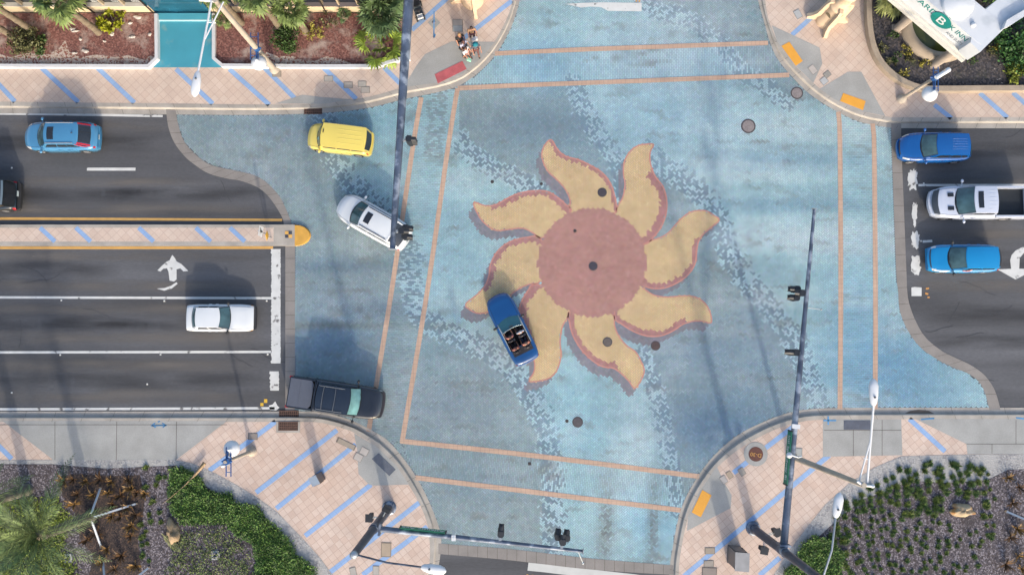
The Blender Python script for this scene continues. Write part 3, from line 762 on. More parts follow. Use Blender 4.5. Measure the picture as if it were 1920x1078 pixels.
# ================================================================ MANHOLES, LIDS, PADS
IRON = M("cast_iron", (72, 66, 66), .7, .2, var=.2, scale=6, fine=.2)
IRON2 = M("worn_iron", (150, 140, 138), .7, .1, var=.2, scale=8, fine=.2)
DARKR = M("tar_ring", (84, 78, 82), .85)
for i, (x, y, r, lab, two) in enumerate(((1403, 237, 14, "largest manhole, pale cover inside a dark tar ring on light blue bricks", 1), (1494, 175, 12, "pale patterned manhole cover beside the corner kerb at upper right", 1),
        (1129, 361, 9, "dark manhole cover in the top left yellow ray of the sun", 0), (1112, 499, 8.6, "dark manhole cover near the middle of the red sun disc", 0), (1139, 641, 9, "grey manhole cover in the bottom yellow ray of the sun", 0),
        (1229, 648, 9, "brown manhole cover on grey bricks beside the lower right ray", 0), (1083, 791, 10, "plain dark manhole cover on light blue bricks below the sun", 0))):
    p = G(x, y); s = r / 29.8
    t = thing("manhole_cover", lab, "manhole cover", p)
    m = MB(); m.lathe((0, 0, 0), [(s, .0), (s, .018), (s * .82, .020)], 28, False); m.build("ring", DARKR, t)
    m = MB(); m.lathe((0, 0, .02), [(s * .8, -.004), (s * .8, .006), (s * .4, .007), (0.001, .007)], 28, False)
    for k in range(6):
        a = k * math.pi / 3; m.box((s * .5 * math.cos(a), s * .5 * math.sin(a), .03), (s * .35, .03, .008), a)
    m.build("lid", IRON2 if two else M("lid_%d" % i, [(70, 64, 72), (66, 62, 74), (104, 96, 92), (86, 68, 66), (88, 82, 86)][i - 2], .7, var=.15, scale=5), t)
for i, (x, y, r, lab) in enumerate(((1063, 789, 3.2, "small round valve cap left of the plain dark manhole"), (1015, 345, 3, "small round valve cap beside the tip side of the top left ray"), (923, 341, 3.4, "small round valve cap on light blue bricks left of the sun"), (1078, 433, 3.2, "small round valve cap inside the red sun disc"), (993, 869, 3.4, "small square valve cap between the lower crosswalk lines"))):
    m = MB(); p = G(x, y); s = r / 29.8
    if i < 4: m.lathe((p.x, p.y, 0), [(s, .0), (s, .018), (s * .7, .024), (s * .3, .020), (0.001, .020)], 16, False)
    else: m.box((p.x, p.y, .012), (.2, .2, .026), .1, taper=.9)
    tag(m.build("valve_cap", IRON), lab, "valve cap")
# sewer cover on the lower right pavement
p = G(1417, 851, SW); t = thing("sewer_cover", "rust brown sewer cover marked in gold set in a round concrete collar", "manhole cover", p)
m = MB(); m.lathe((0, 0, 0), [(.74, 0), (.74, .014), (.46, .016)], 36, False); m.build("collar", CONC_G, t)
m = MB(); m.lathe((0, 0, .016), [(.45, -.004), (.45, .008), (.001, .010)], 32, False); m.build("lid", M("rusty_lid", (104, 64, 54), .8, var=.2, scale=4), t)
text("number", "D-30", .34, M("gold_paint", (214, 160, 84), .6), t, Matrix.Translation((p.x, p.y - .03, SW + .034)) @ Matrix.Rotation(R(172), 4, 'Z'))
PADM = {}
def pad(name, q, z, h, mat, lab, cat, ribs=0, parent=None):
    P = [(v.x, v.y) for v in GP(q, z)]
    t = thing(name, lab, cat, G(sum(a for a, b in q) / len(q), sum(b for a, b in q) / len(q), z))
    m = MB(); m.prism(P, z, z + h); m.build("plate", mat, t, True)
    a, b, c, d = [Vector((v[0], v[1], z + h)) for v in P[:4]]
    if ribs:
        m = MB(); nu, nv = ribs
        for i in range(nu):
            for j in range(nv):
                s, r = (i + .5) / nu, (j + .5) / nv
                c0 = (a * (1 - s) + b * s) * (1 - r) + (d * (1 - s) + c * s) * r
                m.lathe(c0, [(.022, -.001), (.018, .006), (.001, .007)], 6)
        m.build("stud", mat, t, True)["kind"] = "stuff"
    return t
ORG = M("orange_tactile", (246, 176, 62), .65, var=.05)
pad("tactile_mat", [(1480, 79), (1505, 115), (1492, 124), (1465, 87)], SW + .006, .012, ORG, "orange studded mat on the ramp above the manhole at upper right, tilted steeply", "tactile mat", (14, 6))
pad("tactile_mat", [(1581, 175), (1623, 190), (1618, 207), (1575, 190)], SW + .006, .012, ORG, "orange studded mat lying nearly level on the ramp below the curved planter", "tactile mat", (14, 6))
pad("tactile_mat", [(1317, 918), (1334, 928), (1314, 969), (1297, 960)], SW + .006, .012, ORG, "orange studded mat on the ramp at the lower right corner", "tactile mat", (6, 14))
pad("tactile_mat", [(815, 140), (867, 115), (875, 130), (821, 157)], SW + .010, .010, M("red_tactile", (196, 100, 104), .7, var=.14, scale=3), "faded red mat on the ramp by the group of people", "tactile mat", (14, 5))
pad("tactile_mat", [(710, 849), (742, 880), (730, 892), (697, 860)], SW + .006, .012, M("grey_tactile", (100, 106, 118), .7, var=.12, scale=3), "dark grey studded mat on the ramp at the lower left corner", "tactile mat", (12, 6))
pad("tactile_mat", [(1582, 788), (1632, 788), (1632, 805), (1582, 805)], SW + .008, .010, M("slate_tactile", (92, 98, 112), .7, var=.15, scale=3), "slate grey mat on concrete beneath the white lamp arm", "tactile mat", (14, 6))
def lid(q, rgb, lab, z=SW + .007):
    P = GP(q, z); t = thing("utility_hatch", lab, "utility lid", G(sum(a for a, b in q) / 4, sum(b for a, b in q) / 4, z))
    m = MB(); m.prism([(v.x, v.y) for v in P], z, z + .012); m.build("rim", M("lid_rim_%d" % rgb[0], tuple(int(v * .78) for v in rgb), .8), t, True)
    c = sum(P, Vector()) / 4
    m = MB(); m.prism([(c.x + (v.x - c.x) * .88, c.y + (v.y - c.y) * .88) for v in P], z + .002, z + .017); m.build("cover", M("lid_cover_%d" % rgb[0], rgb, .8, var=.08, scale=3), t, True)
def rect(cx, cy, w, h, a=0):
    c, s = math.cos(R(a)), math.sin(R(a))
    return [(cx + x * c - y * s, cy + x * s + y * c) for x, y in ((-w / 2, -h / 2), (w / 2, -h / 2), (w / 2, h / 2), (-w / 2, h / 2))]
for q, c_, lab in ((rect(519, 139, 17, 11), (172, 160, 144), "small lid at the foot of the tall beige lamp pole"), (rect(616, 148, 17, 11), (186, 180, 170), "pale lid left of the second blue stripe below the shrub bed"),
        (rect(653, 160, 17, 12), (178, 170, 160), "lid touching the right of a blue stripe on the upper pavement"), (rect(679, 158, 16, 11), (184, 178, 168), "upper of two lids side by side near the mast arm"), (rect(685, 169, 17, 12), (180, 172, 162), "lower of two lids side by side near the mast arm"),
        (rect(858, 43, 19, 12), (180, 184, 180), "upper of two stacked grey lids above the people"), (rect(858, 54, 19, 12), (176, 180, 178), "lower of two stacked grey lids above the people"),
        (rect(649, 832, 38, 10, 26), (172, 160, 136), "long beige lid crossing a blue stripe at the lower left corner"), (rect(683, 846, 16, 14, 28), (194, 186, 178), "upper half of a pale double lid beside the lower left ramp"), (rect(672, 857, 16, 14, 28), (196, 188, 180), "lower half of a pale double lid beside the lower left ramp"),
        (rect(724, 1030, 19, 27, 2), (182, 164, 142), "large beige lid between the signal pole and the kerb"), (rect(705, 1069, 12, 18, 0), (186, 170, 150), "narrow beige lid under the lamp arm near the frame edge"), (rect(662, 1071, 12, 16, -12), (184, 172, 152), "narrow tilted lid below the pole top"),
        (rect(474, 818, 18, 12, 0), (150, 140, 132), "grey lid beside the round lamp shade at lower left"), (rect(1357, 899, 11, 15, -32), (190, 184, 178), "pale outer lid of a pair beside the lower right ramp"), (rect(1368, 890, 10, 14, -32), (182, 178, 172), "pale inner lid of a pair beside the lower right ramp"), (rect(1391, 884, 11, 15, -32), (166, 158, 148), "brownish lid on the blue stripe next to the sewer cover"),
        (rect(1331, 1032, 19, 12, 0), (170, 158, 142), "topmost of three lids left of the tall cabinet"), (rect(1329, 1056, 19, 12, 0), (164, 156, 146), "middle lid of three left of the tall cabinet"), (rect(1330, 1075, 28, 24, 2), (150, 150, 150), "large bottom lid of three left of the tall cabinet"),
        (rect(1524, 131, 12, 17, -38), (196, 194, 188), "pale lid on the concrete ramp below the upper orange mat"), (rect(1545, 152, 13, 13, -38), (188, 190, 190), "pale square lid between the two upper right ramps"), (rect(1551, 140, 13, 11, -38), (160, 156, 148), "grey lid right above the pale square lid"), (rect(1496, 27, 12, 17, -30), (188, 192, 192), "pale lid beside the beige pylon"),
        (rect(1497, 848, 14, 16, 2), (176, 166, 152), "beige lid under the green sign on the lower right corner")):
    lid(q, c_, lab)
# diamond plate with blue paint line
t = thing("utility_hatch", "diamond shaped concrete plate with a blue paint line through it", "utility lid", G(814, 43, SW))
m = MB(); m.prism([(v.x, v.y) for v in GP([(814, 32), (826, 43), (814, 56), (802, 43)], SW)], SW, SW + .012); m.build("plate", CONC_G, t, True)
m = MB(); m.lathe(G(813.5, 42.5, SW + .012), [(.12, 0), (.12, .008), (.001, .009)], 14); m.build("valve", M("mauve_valve", (160, 150, 156), .7), t, True)
m = MB(); strip(m, [(814, 22), (813.5, 72)], .07, SW + .022); strip(m, [(813.5, 71), (816, 65)], .1, SW + .022); up(m.build("paint_line", BLUEP, t, True))
# drains
def drain(x0, y0, x1, y1, z, lab, nb=9, double=False):
    P = GP([(x0, y0), (x1, y0), (x1, y1), (x0, y1)], z); t = thing("storm_drain", lab, "drain", G((x0 + x1) / 2, (y0 + y1) / 2, z))
    w, h = P[1].x - P[0].x, P[0].y - P[3].y
    c = (P[0] + P[2]) / 2
    m = MB(); m.box((c.x, c.y, z), (w, h, .01)); m.build("pit", M("drain_pit", (40, 30, 28), .9), t, True)
    m = MB()
    for i in range(nb): m.box((P[0].x + w * (i + .5) / nb, c.y, z + .015), (w / nb * .45, h, .02))
    for j in (0, .33, .66, 1): m.box((c.x, P[3].y + h * j, z + .018), (w, .05, .02))
    m.build("grate", M("rusty_grate", (112, 84, 72), .8, .1, var=.2, scale=6), t, True)
drain(570, 200, 604, 214, .022, "rusty street grate set in the gutter above the yellow car")
drain(523, 770, 560, 789, .03, "upper rusty grate at the kerb behind the black pickup", 10)
drain(522, 791, 559, 806, SW + .01, "lower rusty grate set in the pavement under the first grate", 10)
m = MB()
for q in ([(518, 790), (522, 790), (522, 811), (518, 811)], [(559, 790), (563, 790), (563, 811), (559, 811)], [(522, 807), (559, 807), (559, 811), (522, 811)]): m.prism([(v.x, v.y) for v in GP(q, SW)], SW - .02, SW + .03)
struct(m.build("drain_kerb", CONC))
m = MB(); q = GP([(1697, 775), (1707, 770), (1722, 768), (1742, 770), (1751, 775), (1735, 777), (1712, 777)], .03); m.poly(q); up(struct(m.build("gutter_mud", M("wet_mud", (104, 92, 80), .6, var=.2, scale=4))))
# ================================================================ VEHICLES
GLASS = M("tinted_glass", (74, 104, 110), .06, var=.45, scale=1.6, spec=.6)
GLASSD = M("dark_glass", (40, 44, 50), .06, var=.2, scale=2, spec=.6)
BLACKP = M("black_plastic", (46, 46, 48), .6, var=.1)
TYRE = M("tyre_rubber", (40, 40, 42), .85)
ALLOY = M("wheel_alloy", (205, 205, 208), .35, .6, var=.05)
LAMPW = M("headlamp_lens", (226, 230, 232), .12, .2, var=.1)
LAMPA = M("amber_lens", (232, 160, 70), .25, var=.05)
LAMPR = M("red_lens", (190, 30, 44), .2, var=.1)
PLATE = M("number_plate", (200, 214, 216), .5)
def paint(name, rgb, rough=.22, metal=.0, coat=.6, var=.04):
    return M(name, rgb, rough, metal, var=var, scale=.8, coat=coat)
def interp(pts, x):
    pts = sorted(pts)
    if x <= pts[0][0]: return pts[0][1]
    for (a, b), (c, d) in zip(pts[:-1], pts[1:]):
        if x <= c:
            t = (x - a) / (c - a); t = t * t * (3 - 2 * t) * .5 + t * .5
            return b + (d - b) * t
    return pts[-1][1]
class Car:
    def __init__(s, name, label, cat, px, py, ang, L, W_, Ht, mat, a, b, c, d, zb, roofw=.78, wheel=.33, axf=.30, axr=.29, glass=None, group=None, bulge=.16, nose_e=.26, tail_e=.16, rear_bulge=.10, wsb=.20, crown=.05, win=((.10, .47), (.51, .90)), pz=.7, trunk_cut=None, front_bumper=None):
        p = G(px, py, pz)
        s.L, s.W, s.H = L, W_, Ht; s.mat = mat; s.glass = glass or GLASS
        s.a, s.b, s.c, s.d = [L / 2 - q * L for q in (a, b, c, d)]     # windscreen foot, roof front, roof rear, rear glass foot
        s.zb = [(L / 2 - q * L, z) for q, z in zb]
        s.bulge, s.rb, s.ne, s.te, s.wsb, s.crown = bulge, rear_bulge, nose_e, tail_e, wsb, crown
        s.roofw = roofw; s.whr = wheel
        s.wx = (L / 2 - L * axf * .66, -L / 2 + L * axr * .70)
        s.wx = (L / 2 - L * axf * .62, -L / 2 + L * axr * .66)
        s.t = thing(name, label, cat, (p.x, p.y, 0), R(ang), group)
    def hw(s, x):
        u = abs(2 * x / s.L); e = s.ne if x > 0 else s.te
        return s.W / 2 * (1 - e * u ** 7 - .03 * u ** 2)
    def z0(s, x):
        z = .24
        for w in s.wx:
            q = (s.whr + .07) ** 2 - (x - w) ** 2
            if q > 0: z = max(z, s.whr + math.sqrt(q))
        return z
    def body(s, x, v, off=0.0):
        """v 0..7 from the sill up to the centre line of the deck"""
        w = s.hw(x); zb = interp(s.zb, x); z0 = min(s.z0(x), zb - .10)
        cr = .035
        prof = [(w * .93, z0), (w * .99, z0 + .03), (w, z0 * .5 + zb * .5), (w * .985, zb - .09), (w * .94, zb - .02), (w * .78, zb + cr * .45), (w * .4, zb + cr * .85), (0, zb + cr)]
        i = min(int(v), 6); f = v - i
        y = prof[i][0] * (1 - f) + prof[i + 1][0] * f; z = prof[i][1] * (1 - f) + prof[i + 1][1] * f
        u = 2 * x / s.L
        xx = x - (s.bulge * (y / (s.W / 2)) ** 2 * max(u, 0) ** 3) + (s.rb * (y / (s.W / 2)) ** 2 * max(-u, 0) ** 3)
        if off:
            z += off * (1 if v > 3 else .3); y += off * (1 if v < 4.5 else .2); xx += off * .6 * (1 if u > .85 else -1 if u < -.85 else 0)
        return Vector((xx, y, z))
    def build_body(s, hole=None, x_end=None):
        xs = [s.L / 2 * k for k in (1, .985, .96, .92)] + list(np.linspace(s.L / 2 * .88, -s.L / 2 * .88, 44)) + [-s.L / 2 * k for k in (.92, .96, .985, 1)]
        if x_end is not None: xs = [x for x in xs if x > x_end] + [x_end]
        m = MB(); n = 15; rows = []
        for x in xs:
            q = [s.body(x, v) for v in range(8)]
            rows.append(q + [Vector((p.x, -p.y, p.z)) for p in q[6::-1]])
        vs = [p for r in rows for p in r]; fs = []
        for i in range(len(rows) - 1):
            for k in range(n - 1):
                cx = (rows[i][k] + rows[i + 1][k + 1]) / 2
                if hole and hole[0] < cx.x < hole[1] and abs(cx.y) < hole[2] and cx.z > .6 and 4 <= k <= 9: continue
                fs.append((i * n + k, i * n + k + 1, (i + 1) * n + k + 1, (i + 1) * n + k))
        m.add(vs, fs, True)
        m.add(rows[0], [tuple(range(n))]); m.add(rows[-1], [tuple(range(n - 1, -1, -1))])
        o = m.build("body", s.mat, s.t); s.bodyo = o
        # shut lines of bonnet and doors
        return o
    def patch(s, name, x0, x1, v0, v1, mat, sides=(1, -1), off=.008, parent=None, nx=5, nv=4):
        out = []
        for sd_ in sides:
            m = MB()
            def fn(i, j):
                p = s.body(x0 + (x1 - x0) * i, v0 + (v1 - v0) * j, off); return Vector((p.x, p.y * sd_, p.z))
            m.grid(fn, nx, nv); out.append(m.build(name, mat, parent or s.t))
        return out
    # greenhouse -------------------------------------------------
    def belt(s, x): 
        p = s.body(x, 4.6); return p.y * .985, p.z - .01
    def cab(s, kind, i, j, off=0.0):
        wr = s.W / 2 * s.roofw; yr = j * 2 - 1
        wa, za = s.belt(s.a); wd, zd = s.belt(s.d)
        def roof(x, y):
            mid, hf = (s.b + s.c) / 2, (s.b - s.c) / 2
            return s.H - s.crown * (y / wr) ** 2 - .04 * ((x - mid) / hf) ** 2
        fb = lambda y: s.b + .10 * (1 - (y / wr) ** 2)
        rbk = lambda y: s.c - .06 * (1 - (y / wr) ** 2)
        if kind == 'roof':
            y = yr * wr; x = rbk(y) + (fb(y) - rbk(y)) * i; p = Vector((x, y, roof(x, y) + off)); return p
        if kind == 'front':
            y1 = yr * wr; y0 = yr * wa
            A = Vector((s.a + s.wsb * (1 - yr * yr), y0, za + .03 * (1 - yr * yr))); B = Vector((fb(y1), y1, roof(fb(y1), y1)))
            p = A.lerp(B, i); return p + Vector((off * .6, 0, off))
        if kind == 'rear':
            y1 = yr * wr; y0 = yr * wd
            A = Vector((s.d - .10 * (1 - yr * yr), y0, zd + .02 * (1 - yr * yr))); B = Vector((rbk(y1), y1, roof(rbk(y1), y1)))
            p = A.lerp(B, i); return p + Vector((-off * .6, 0, off * .8))
        sg = 1 if kind == 'left' else -1                     # i along (front to rear), j up
        y0, zz = s.belt(s.a + (s.d - s.a) * i)
        A = Vector((s.a + (s.d - s.a) * i, sg * y0, zz))
        xr = fb(wr) + (rbk(wr) - fb(wr)) * i
        B = Vector((xr, sg * wr, roof(xr, wr)))
        p = A.lerp(B, j); bow = math.sin(j * math.pi) * .03
        return p + Vector((0, sg * (off + bow), off * .4))
    def build_cab(s, win=((.10, .47), (.51, .90)), ws=(.05, .95, .03, .93), rw=(.08, .92, .06, .86), wz=(.10, .84), roofmat=None, rglass=None):
        m = MB()
        m.grid(lambda i, j: s.cab('roof', i, j), 12, 10)
        m.grid(lambda i, j: s.cab('front', i, j), 4, 10); m.grid(lambda i, j: s.cab('rear', i, j), 4, 10)
        for k in ('left', 'right'): m.grid(lambda i, j: s.cab(k, i, j), 12, 4)
        s.roof = m.build("roof", roofmat or s.mat, s.t)
        def pane(name, kind, u0, u1, v0, v1, g, sw=False):
            m = MB(); m.grid((lambda i, j: s.cab(kind, u0 + (u1 - u0) * i, v0 + (v1 - v0) * j, .012)), 8, 8); return m.build(name, g, s.t)
        fr_ = MB(); fr_.grid((lambda i, j: s.cab('front', ws[2] - .035 + (ws[3] - ws[2] + .05) * i, ws[0] - .025 + (ws[1] - ws[0] + .05) * j, .007)), 8, 8); fr_.build("windshield_seal", M("black_frit", (26, 30, 32), .3), s.t)
        pane("windshield", 'front', ws[2] + .05, ws[3], ws[0], ws[1], s.glass)
        pane("rear_window", 'rear', rw[2], rw[3], rw[0], rw[1], rglass or s.glass)
        for k in ('left', 'right'):
            for w0, w1 in win: pane("side_window", k, w0, w1, wz[0], wz[1], GLASSD)
        m = MB()                                               # wipers
        for y0 in (.15, -.35):
            p, q = s.cab('front', .04, .5 + y0 / s.W, .02), s.cab('front', .10, .5 + (y0 + .5) / s.W, .02); m.tube([p, q], .012, 5)
        m.build("wiper", BLACKP, s.t)
        return s
    def roof_panel(s, name, i0, i1, j0, j1, mat, off=.012):
        m = MB(); m.grid(lambda i, j: s.cab('roof', i0 + (i1 - i0) * i, j0 + (j1 - j0) * j, off), 4, 6); return m.build(name, mat, s.roof)
    def rails(s, mat, j=.05, i0=.05, i1=.95):
        for q in (j, 1 - j):
            m = MB(); m.tube([s.cab('roof', i0 + (i1 - i0) * k / 8, q, .035) for k in range(9)], .022, 6); m.build("roof_rail", mat, s.t)
    def ribs(s, js, i0, i1, mat=None):
        m = MB()
        for j in js: m.tube([s.cab('roof', i0 + (i1 - i0) * k / 6, j, -.008) for k in range(7)], .020, 6)
        m.build("roof_rib", mat or s.mat, s.roof)
    def wheels(s, rimmat=None, inset=.02):
        for x in s.wx:
            for sg in (1, -1):
                y = s.hw(x) - inset - .11
                m = MB(); w = s.whr
                prof = [(w * .62, -.11), (w * .95, -.11), (w, -.08), (w, .08), (w * .95, .11), (w * .62, .11)]
                def lath(m, prof, n=22):
                    vs = [(x + r * math.cos(2 * math.pi * k / n), sg * (y + zz), w + r * math.sin(2 * math.pi * k / n)) for r, zz in prof for k in range(n)]
                    m.add(vs, [(i * n + k, i * n + (k + 1) % n, (i + 1) * n + (k + 1) % n, (i + 1) * n + k) for i in range(len(prof) - 1) for k in range(n)], True)
                lath(m, prof); o = m.build("wheel", TYRE, s.t)
                m = MB(); lath(m, [(w * .66, .10), (w * .62, .112), (w * .52, .095)])
                for k in range(5):
                    a = 2 * math.pi * k / 5
                    mt = Matrix.Translation((x, sg * (y + .10), w)) @ Matrix.Rotation(a, 4, 'Y')
                    m.box((w * .3, 0, 0), (w * .62, .02, w * .16), 0, mt)
                lath(m, [(w * .14, .10), (w * .12, .115), (.001, .115)], 10)
                m.build("rim", rimmat or ALLOY, o)
    def mirrors(s, mat=None, dz=.10, dx=-.12, out=.12):
        for sg in (1, -1):
            y, z = s.belt(s.a + dx)
            m = MB(); m.ell((s.a + dx, sg * (s.W / 2 + out), z + dz), (.09, .12, .08), 8, 6)
            m.tube([(s.a + dx, sg * (y - .02), z + .02), (s.a + dx, sg * (s.W / 2 + out), z + dz - .02)], .025, 6)
            m.build("mirror", mat or s.mat, s.t)
    def lights(s, hl=(.03, .30, 3.1, 4.9), tl=(.02, .16, 2.4, 4.2), hmat=None, tmat=None):
        if hl: s.patch("headlight", s.L / 2 - hl[0], s.L / 2 - hl[1], hl[2], hl[3], hmat or LAMPW)
        if tl: s.patch("taillight", -s.L / 2 + tl[0], -s.L / 2 + tl[1], tl[2], tl[3], tmat or LAMPR)
    def grille(s, x0=.0, x1=.05, v0=3.4, v1=5.0, mat=None):
        m = MB()
        m.grid(lambda i, j: (lambda p: Vector((p.x, p.y * (1 if j >= .5 else -1), p.z)))(s.body(s.L / 2 - x0 - (x1 - x0) * i, 7 - abs(j - .5) * 2 * (7 - v1), .010)), 3, 16)
        m.build("grille", mat or BLACKP, s.t)
    def bumper(s, front, mat, dz=.42, h=.18, ext=.08):
        sg = 1 if front else -1; m = MB(); b = s.bulge if front else s.rb
        pts = []
        n = 14
        for k in range(n + 1):
            y = (k / n * 2 - 1); w = s.W / 2 * (1 - (s.ne if front else s.te)) + .02
            x = s.L / 2 - b * (y * (w / (s.W / 2))) ** 2 + ext
            if abs(y) > .85: x -= (abs(y) - .85) * 1.2
            pts.append((sg * x, y * w))
        back = [(x - sg * .22, y) for x, y in pts[::-1]]
        m.prism(pts + back, dz, dz + h); m.build("bumper", mat, s.t)
    def plate(s, rear=True):
        m = MB(); x = -s.L / 2 - .015 if rear else s.L / 2 + .015
        m.box((x, 0, .62), (.02, .32, .16)); m.build("number_plate", PLATE, s.t)
    def seams(s, doors=(.46, .68), hood=True):
        m = MB(); cm = M("shut_line", (24, 24, 26), .8)
        if hood:
            for sg in (1, -1):
                m = MB(); m.tube([(lambda p: Vector((p.x, p.y * sg, p.z)))(s.body(s.L / 2 * .92 + (s.a + .1 - s.L / 2 * .92) * k / 8, 4.75, .003)) for k in range(9)], .008, 4); m.build("shut_line", cm, s.bodyo)
        xs = [s.a - .12] + [s.a - .12 + (s.d - s.a + .35) * q for q in doors] 
        for x in xs:
            for sg in (1, -1):
                m = MB(); m.tube([(lambda p: Vector((p.x, p.y * sg, p.z)))(s.body(x, v, .003)) for v in (1, 2, 3, 4)], .008, 4); m.build("shut_line", cm, s.bodyo)
        for x in xs[1:]:
            for sg in (1, -1):
                p = s.body(x + .18, 3.1, .02); m = MB(); m.box((p.x, p.y * sg, p.z), (.16, .03, .03)); m.build("door_handle", s.mat, s.t)
SUVZ = [(0, .70), (.05, .86), (.10, .93), (.26, 1.04), (.9, 1.06), (.96, 1.0), (1, .78)]
SEDZ = [(0, .62), (.03, .74), (.10, .80), (.28, .92), (.75, .95), (.93, .95), (.985, .90), (1, .70)]
def suv(name, label, cat, px, py, ang, L, W_, Ht, mat, **k):
    c = Car(name, label, cat, px, py, ang, L, W_, Ht, mat, k.pop('a', .27), k.pop('b', .40), k.pop('c', .90), k.pop('d', .985), k.pop('zb', SUVZ), **k)
    c.build_body(); return c

# 1 pale blue crossover, top left
c = suv("crossover_car", "pale blue crossover with dark sunroof and red upright tail lamps in the upper left lane", "car", 116, 257, 180, 4.62, 1.84, 1.68, paint("pale_blue_paint", (80, 148, 192), .25, .1), a=.255, b=.385, c=.80, d=.93, roofw=.74, bulge=.26)
c.build_cab(win=((.09, .36), (.38, .62), (.64, .84)), rw=(.10, .90, .08, .92), rglass=GLASSD); c.wheels(); c.mirrors(); c.lights(hl=(.06, .46, 3.0, 4.7), tl=(.05, .14, 3.3, 4.6)); c.plate(); c.seams()
c.roof_panel("sunroof", .70, .90, .22, .80, GLASSD); c.rails(ALLOY, .03, .10, .98); c.bumper(False, c.mat, .40, .22, .07)
for k in ('left', 'right'):
    m = MB(); m.grid(lambda i, j: c.cab(k, .93 + .07 * i, .05 + .95 * j, .02), 2, 6); m.grid(lambda i, j: c.cab('rear', .02 + .95 * i, (0.005 + .075 * j) if k == 'right' else (.92 + .075 * j), .02), 6, 2); m.build("taillight", LAMPR, c.t)
m = MB(); m.tube([c.cab('roof', .16, .5, .02), c.cab('roof', .10, .5, .10)], [.04, .01], 6); m.build("aerial", BLACKP, c.t)
# 2 dark SUV leaving the left edge
c = suv("dark_suv", "black boxy SUV cut by the left edge with a roof spoiler and pale number plate", "car", -40, 367, 180, 4.85, 1.92, 1.80, paint("black_green_paint", (28, 38, 44), .2), a=.28, b=.38, c=.93, d=.985, roofw=.82, tail_e=.06, rear_bulge=.05)
c.build_cab(win=((.10, .38), (.41, .66), (.69, .93)), rglass=GLASSD); c.wheels(); c.mirrors(); c.lights(tl=(.0, .12, 2.2, 4.3)); c.seams(); c.rails(ALLOY, .07); c.bumper(False, BLACKP, .40, .22, .17)
m = MB(); m.box((-2.46, -.12, .72), (.02, .34, .17)); m.build("number_plate", PLATE, c.t)
m = MB(); m.grid(lambda i, j: c.cab('roof', -.02 + .05 * i, .02 + .96 * j, .03), 2, 10); m.build("spoiler", M("grey_spoiler", (110, 126, 136), .4), c.t)
# 3 yellow box car
c = suv("yellow_box_car", "bright yellow boxy car with a ribbed flat roof entering the crossing", "car", 637, 262, 173, 4.02, 1.72, 1.64, paint("taxi_yellow_paint", (250, 226, 112), .3), a=.205, b=.275, c=.93, d=.985, roofw=.86, zb=[(0, .66), (.05, .86), (.10, .92), (.22, 1.02), (.9, 1.04), (.96, .98), (1, .72)], tail_e=.10, nose_e=.22, wsb=.16, bulge=.14, crown=.03)
c.build_cab(win=((.07, .36), (.38, .68), (.70, .94)), rglass=GLASSD); c.wheels(); c.mirrors(); c.lights(hl=(.05, .26, 3.0, 4.3), tl=(.02, .12, 2.8, 4.2)); c.seams(); c.bumper(False, c.mat, .36, .26, .10)
c.ribs((.22, .41, .59, .78), .08, .62)
m = MB(); m.grid(lambda i, j: c.cab('front', .30 + .4 * i, .60 + .12 * j, .022), 2, 2); m.build("windshield_card", M("mint_card", (176, 224, 210), .6), c.t)
m = MB(); m.box(c.cab('roof', .95, .36, .02), (.22, .05, .03), R(90)); m.build("aerial", BLACKP, c.t)
# 4 white turning crossover
c = suv("white_crossover_car", "white crossover with sunroof and roof rails turning under the signal mast arm", "car", 700, 416, 150.5, 4.90, 1.92, 1.62, paint("pearl_white_paint", (232, 236, 238), .25), a=.255, b=.395, c=.80, d=.955, roofw=.76, bulge=.30, nose_e=.30, tail_e=.20, rear_bulge=.2)
c.build_cab(win=((.08, .34), (.36, .62), (.64, .88)), rw=(.06, .94, .08, .95), rglass=GLASSD); c.wheels(); c.mirrors(); c.lights(hl=(.10, .52, 2.6, 4.2), tl=(.02, .14, 2.6, 4.0)); c.plate(); c.seams()
c.roof_panel("sunroof", .72, .90, .26, .74, GLASSD); c.rails(BLACKP, .07, .05, .97); c.bumper(False, c.mat, .42, .20, .06)
m = MB(); m.grid(lambda i, j: c.cab('roof', .0 + .03 * i, .03 + .94 * j, .02), 2, 8); m.build("spoiler", c.mat, c.t)
# 5 old white sedan
c = Car("white_sedan", "old boxy white sedan waiting in the middle eastbound lane", "car", 412.5, 596, 0, 4.15, 1.70, 1.36, paint("plain_white_paint", (234, 238, 240), .35), .335, .475, .80, .875, SEDZ, roofw=.70, nose_e=.07, tail_e=.08, bulge=.04, rear_bulge=.03, wsb=.10, crown=.02, wheel=.30)
c.build_body(); c.build_cab(win=((.12, .46), (.52, .88)), wz=(.06, .90), ws=(.03, .97, .02, .96), rw=(.05, .95, .04, .94)); c.wheels(M("hub_cap", (170, 170, 172), .4, .4)); c.mirrors(BLACKP, .07, -.1, .04); c.lights(hl=None, tl=(.0, .06, 2.4, 4)); c.seams(); c.bumper(True, BLACKP, .36, .22, .12); c.bumper(False, M("white_bumper", (224, 228, 230), .4), .36, .22, .06)
c.patch("headlight", c.L / 2 - .02, c.L / 2 - .16, 2.6, 3.8, LAMPA)
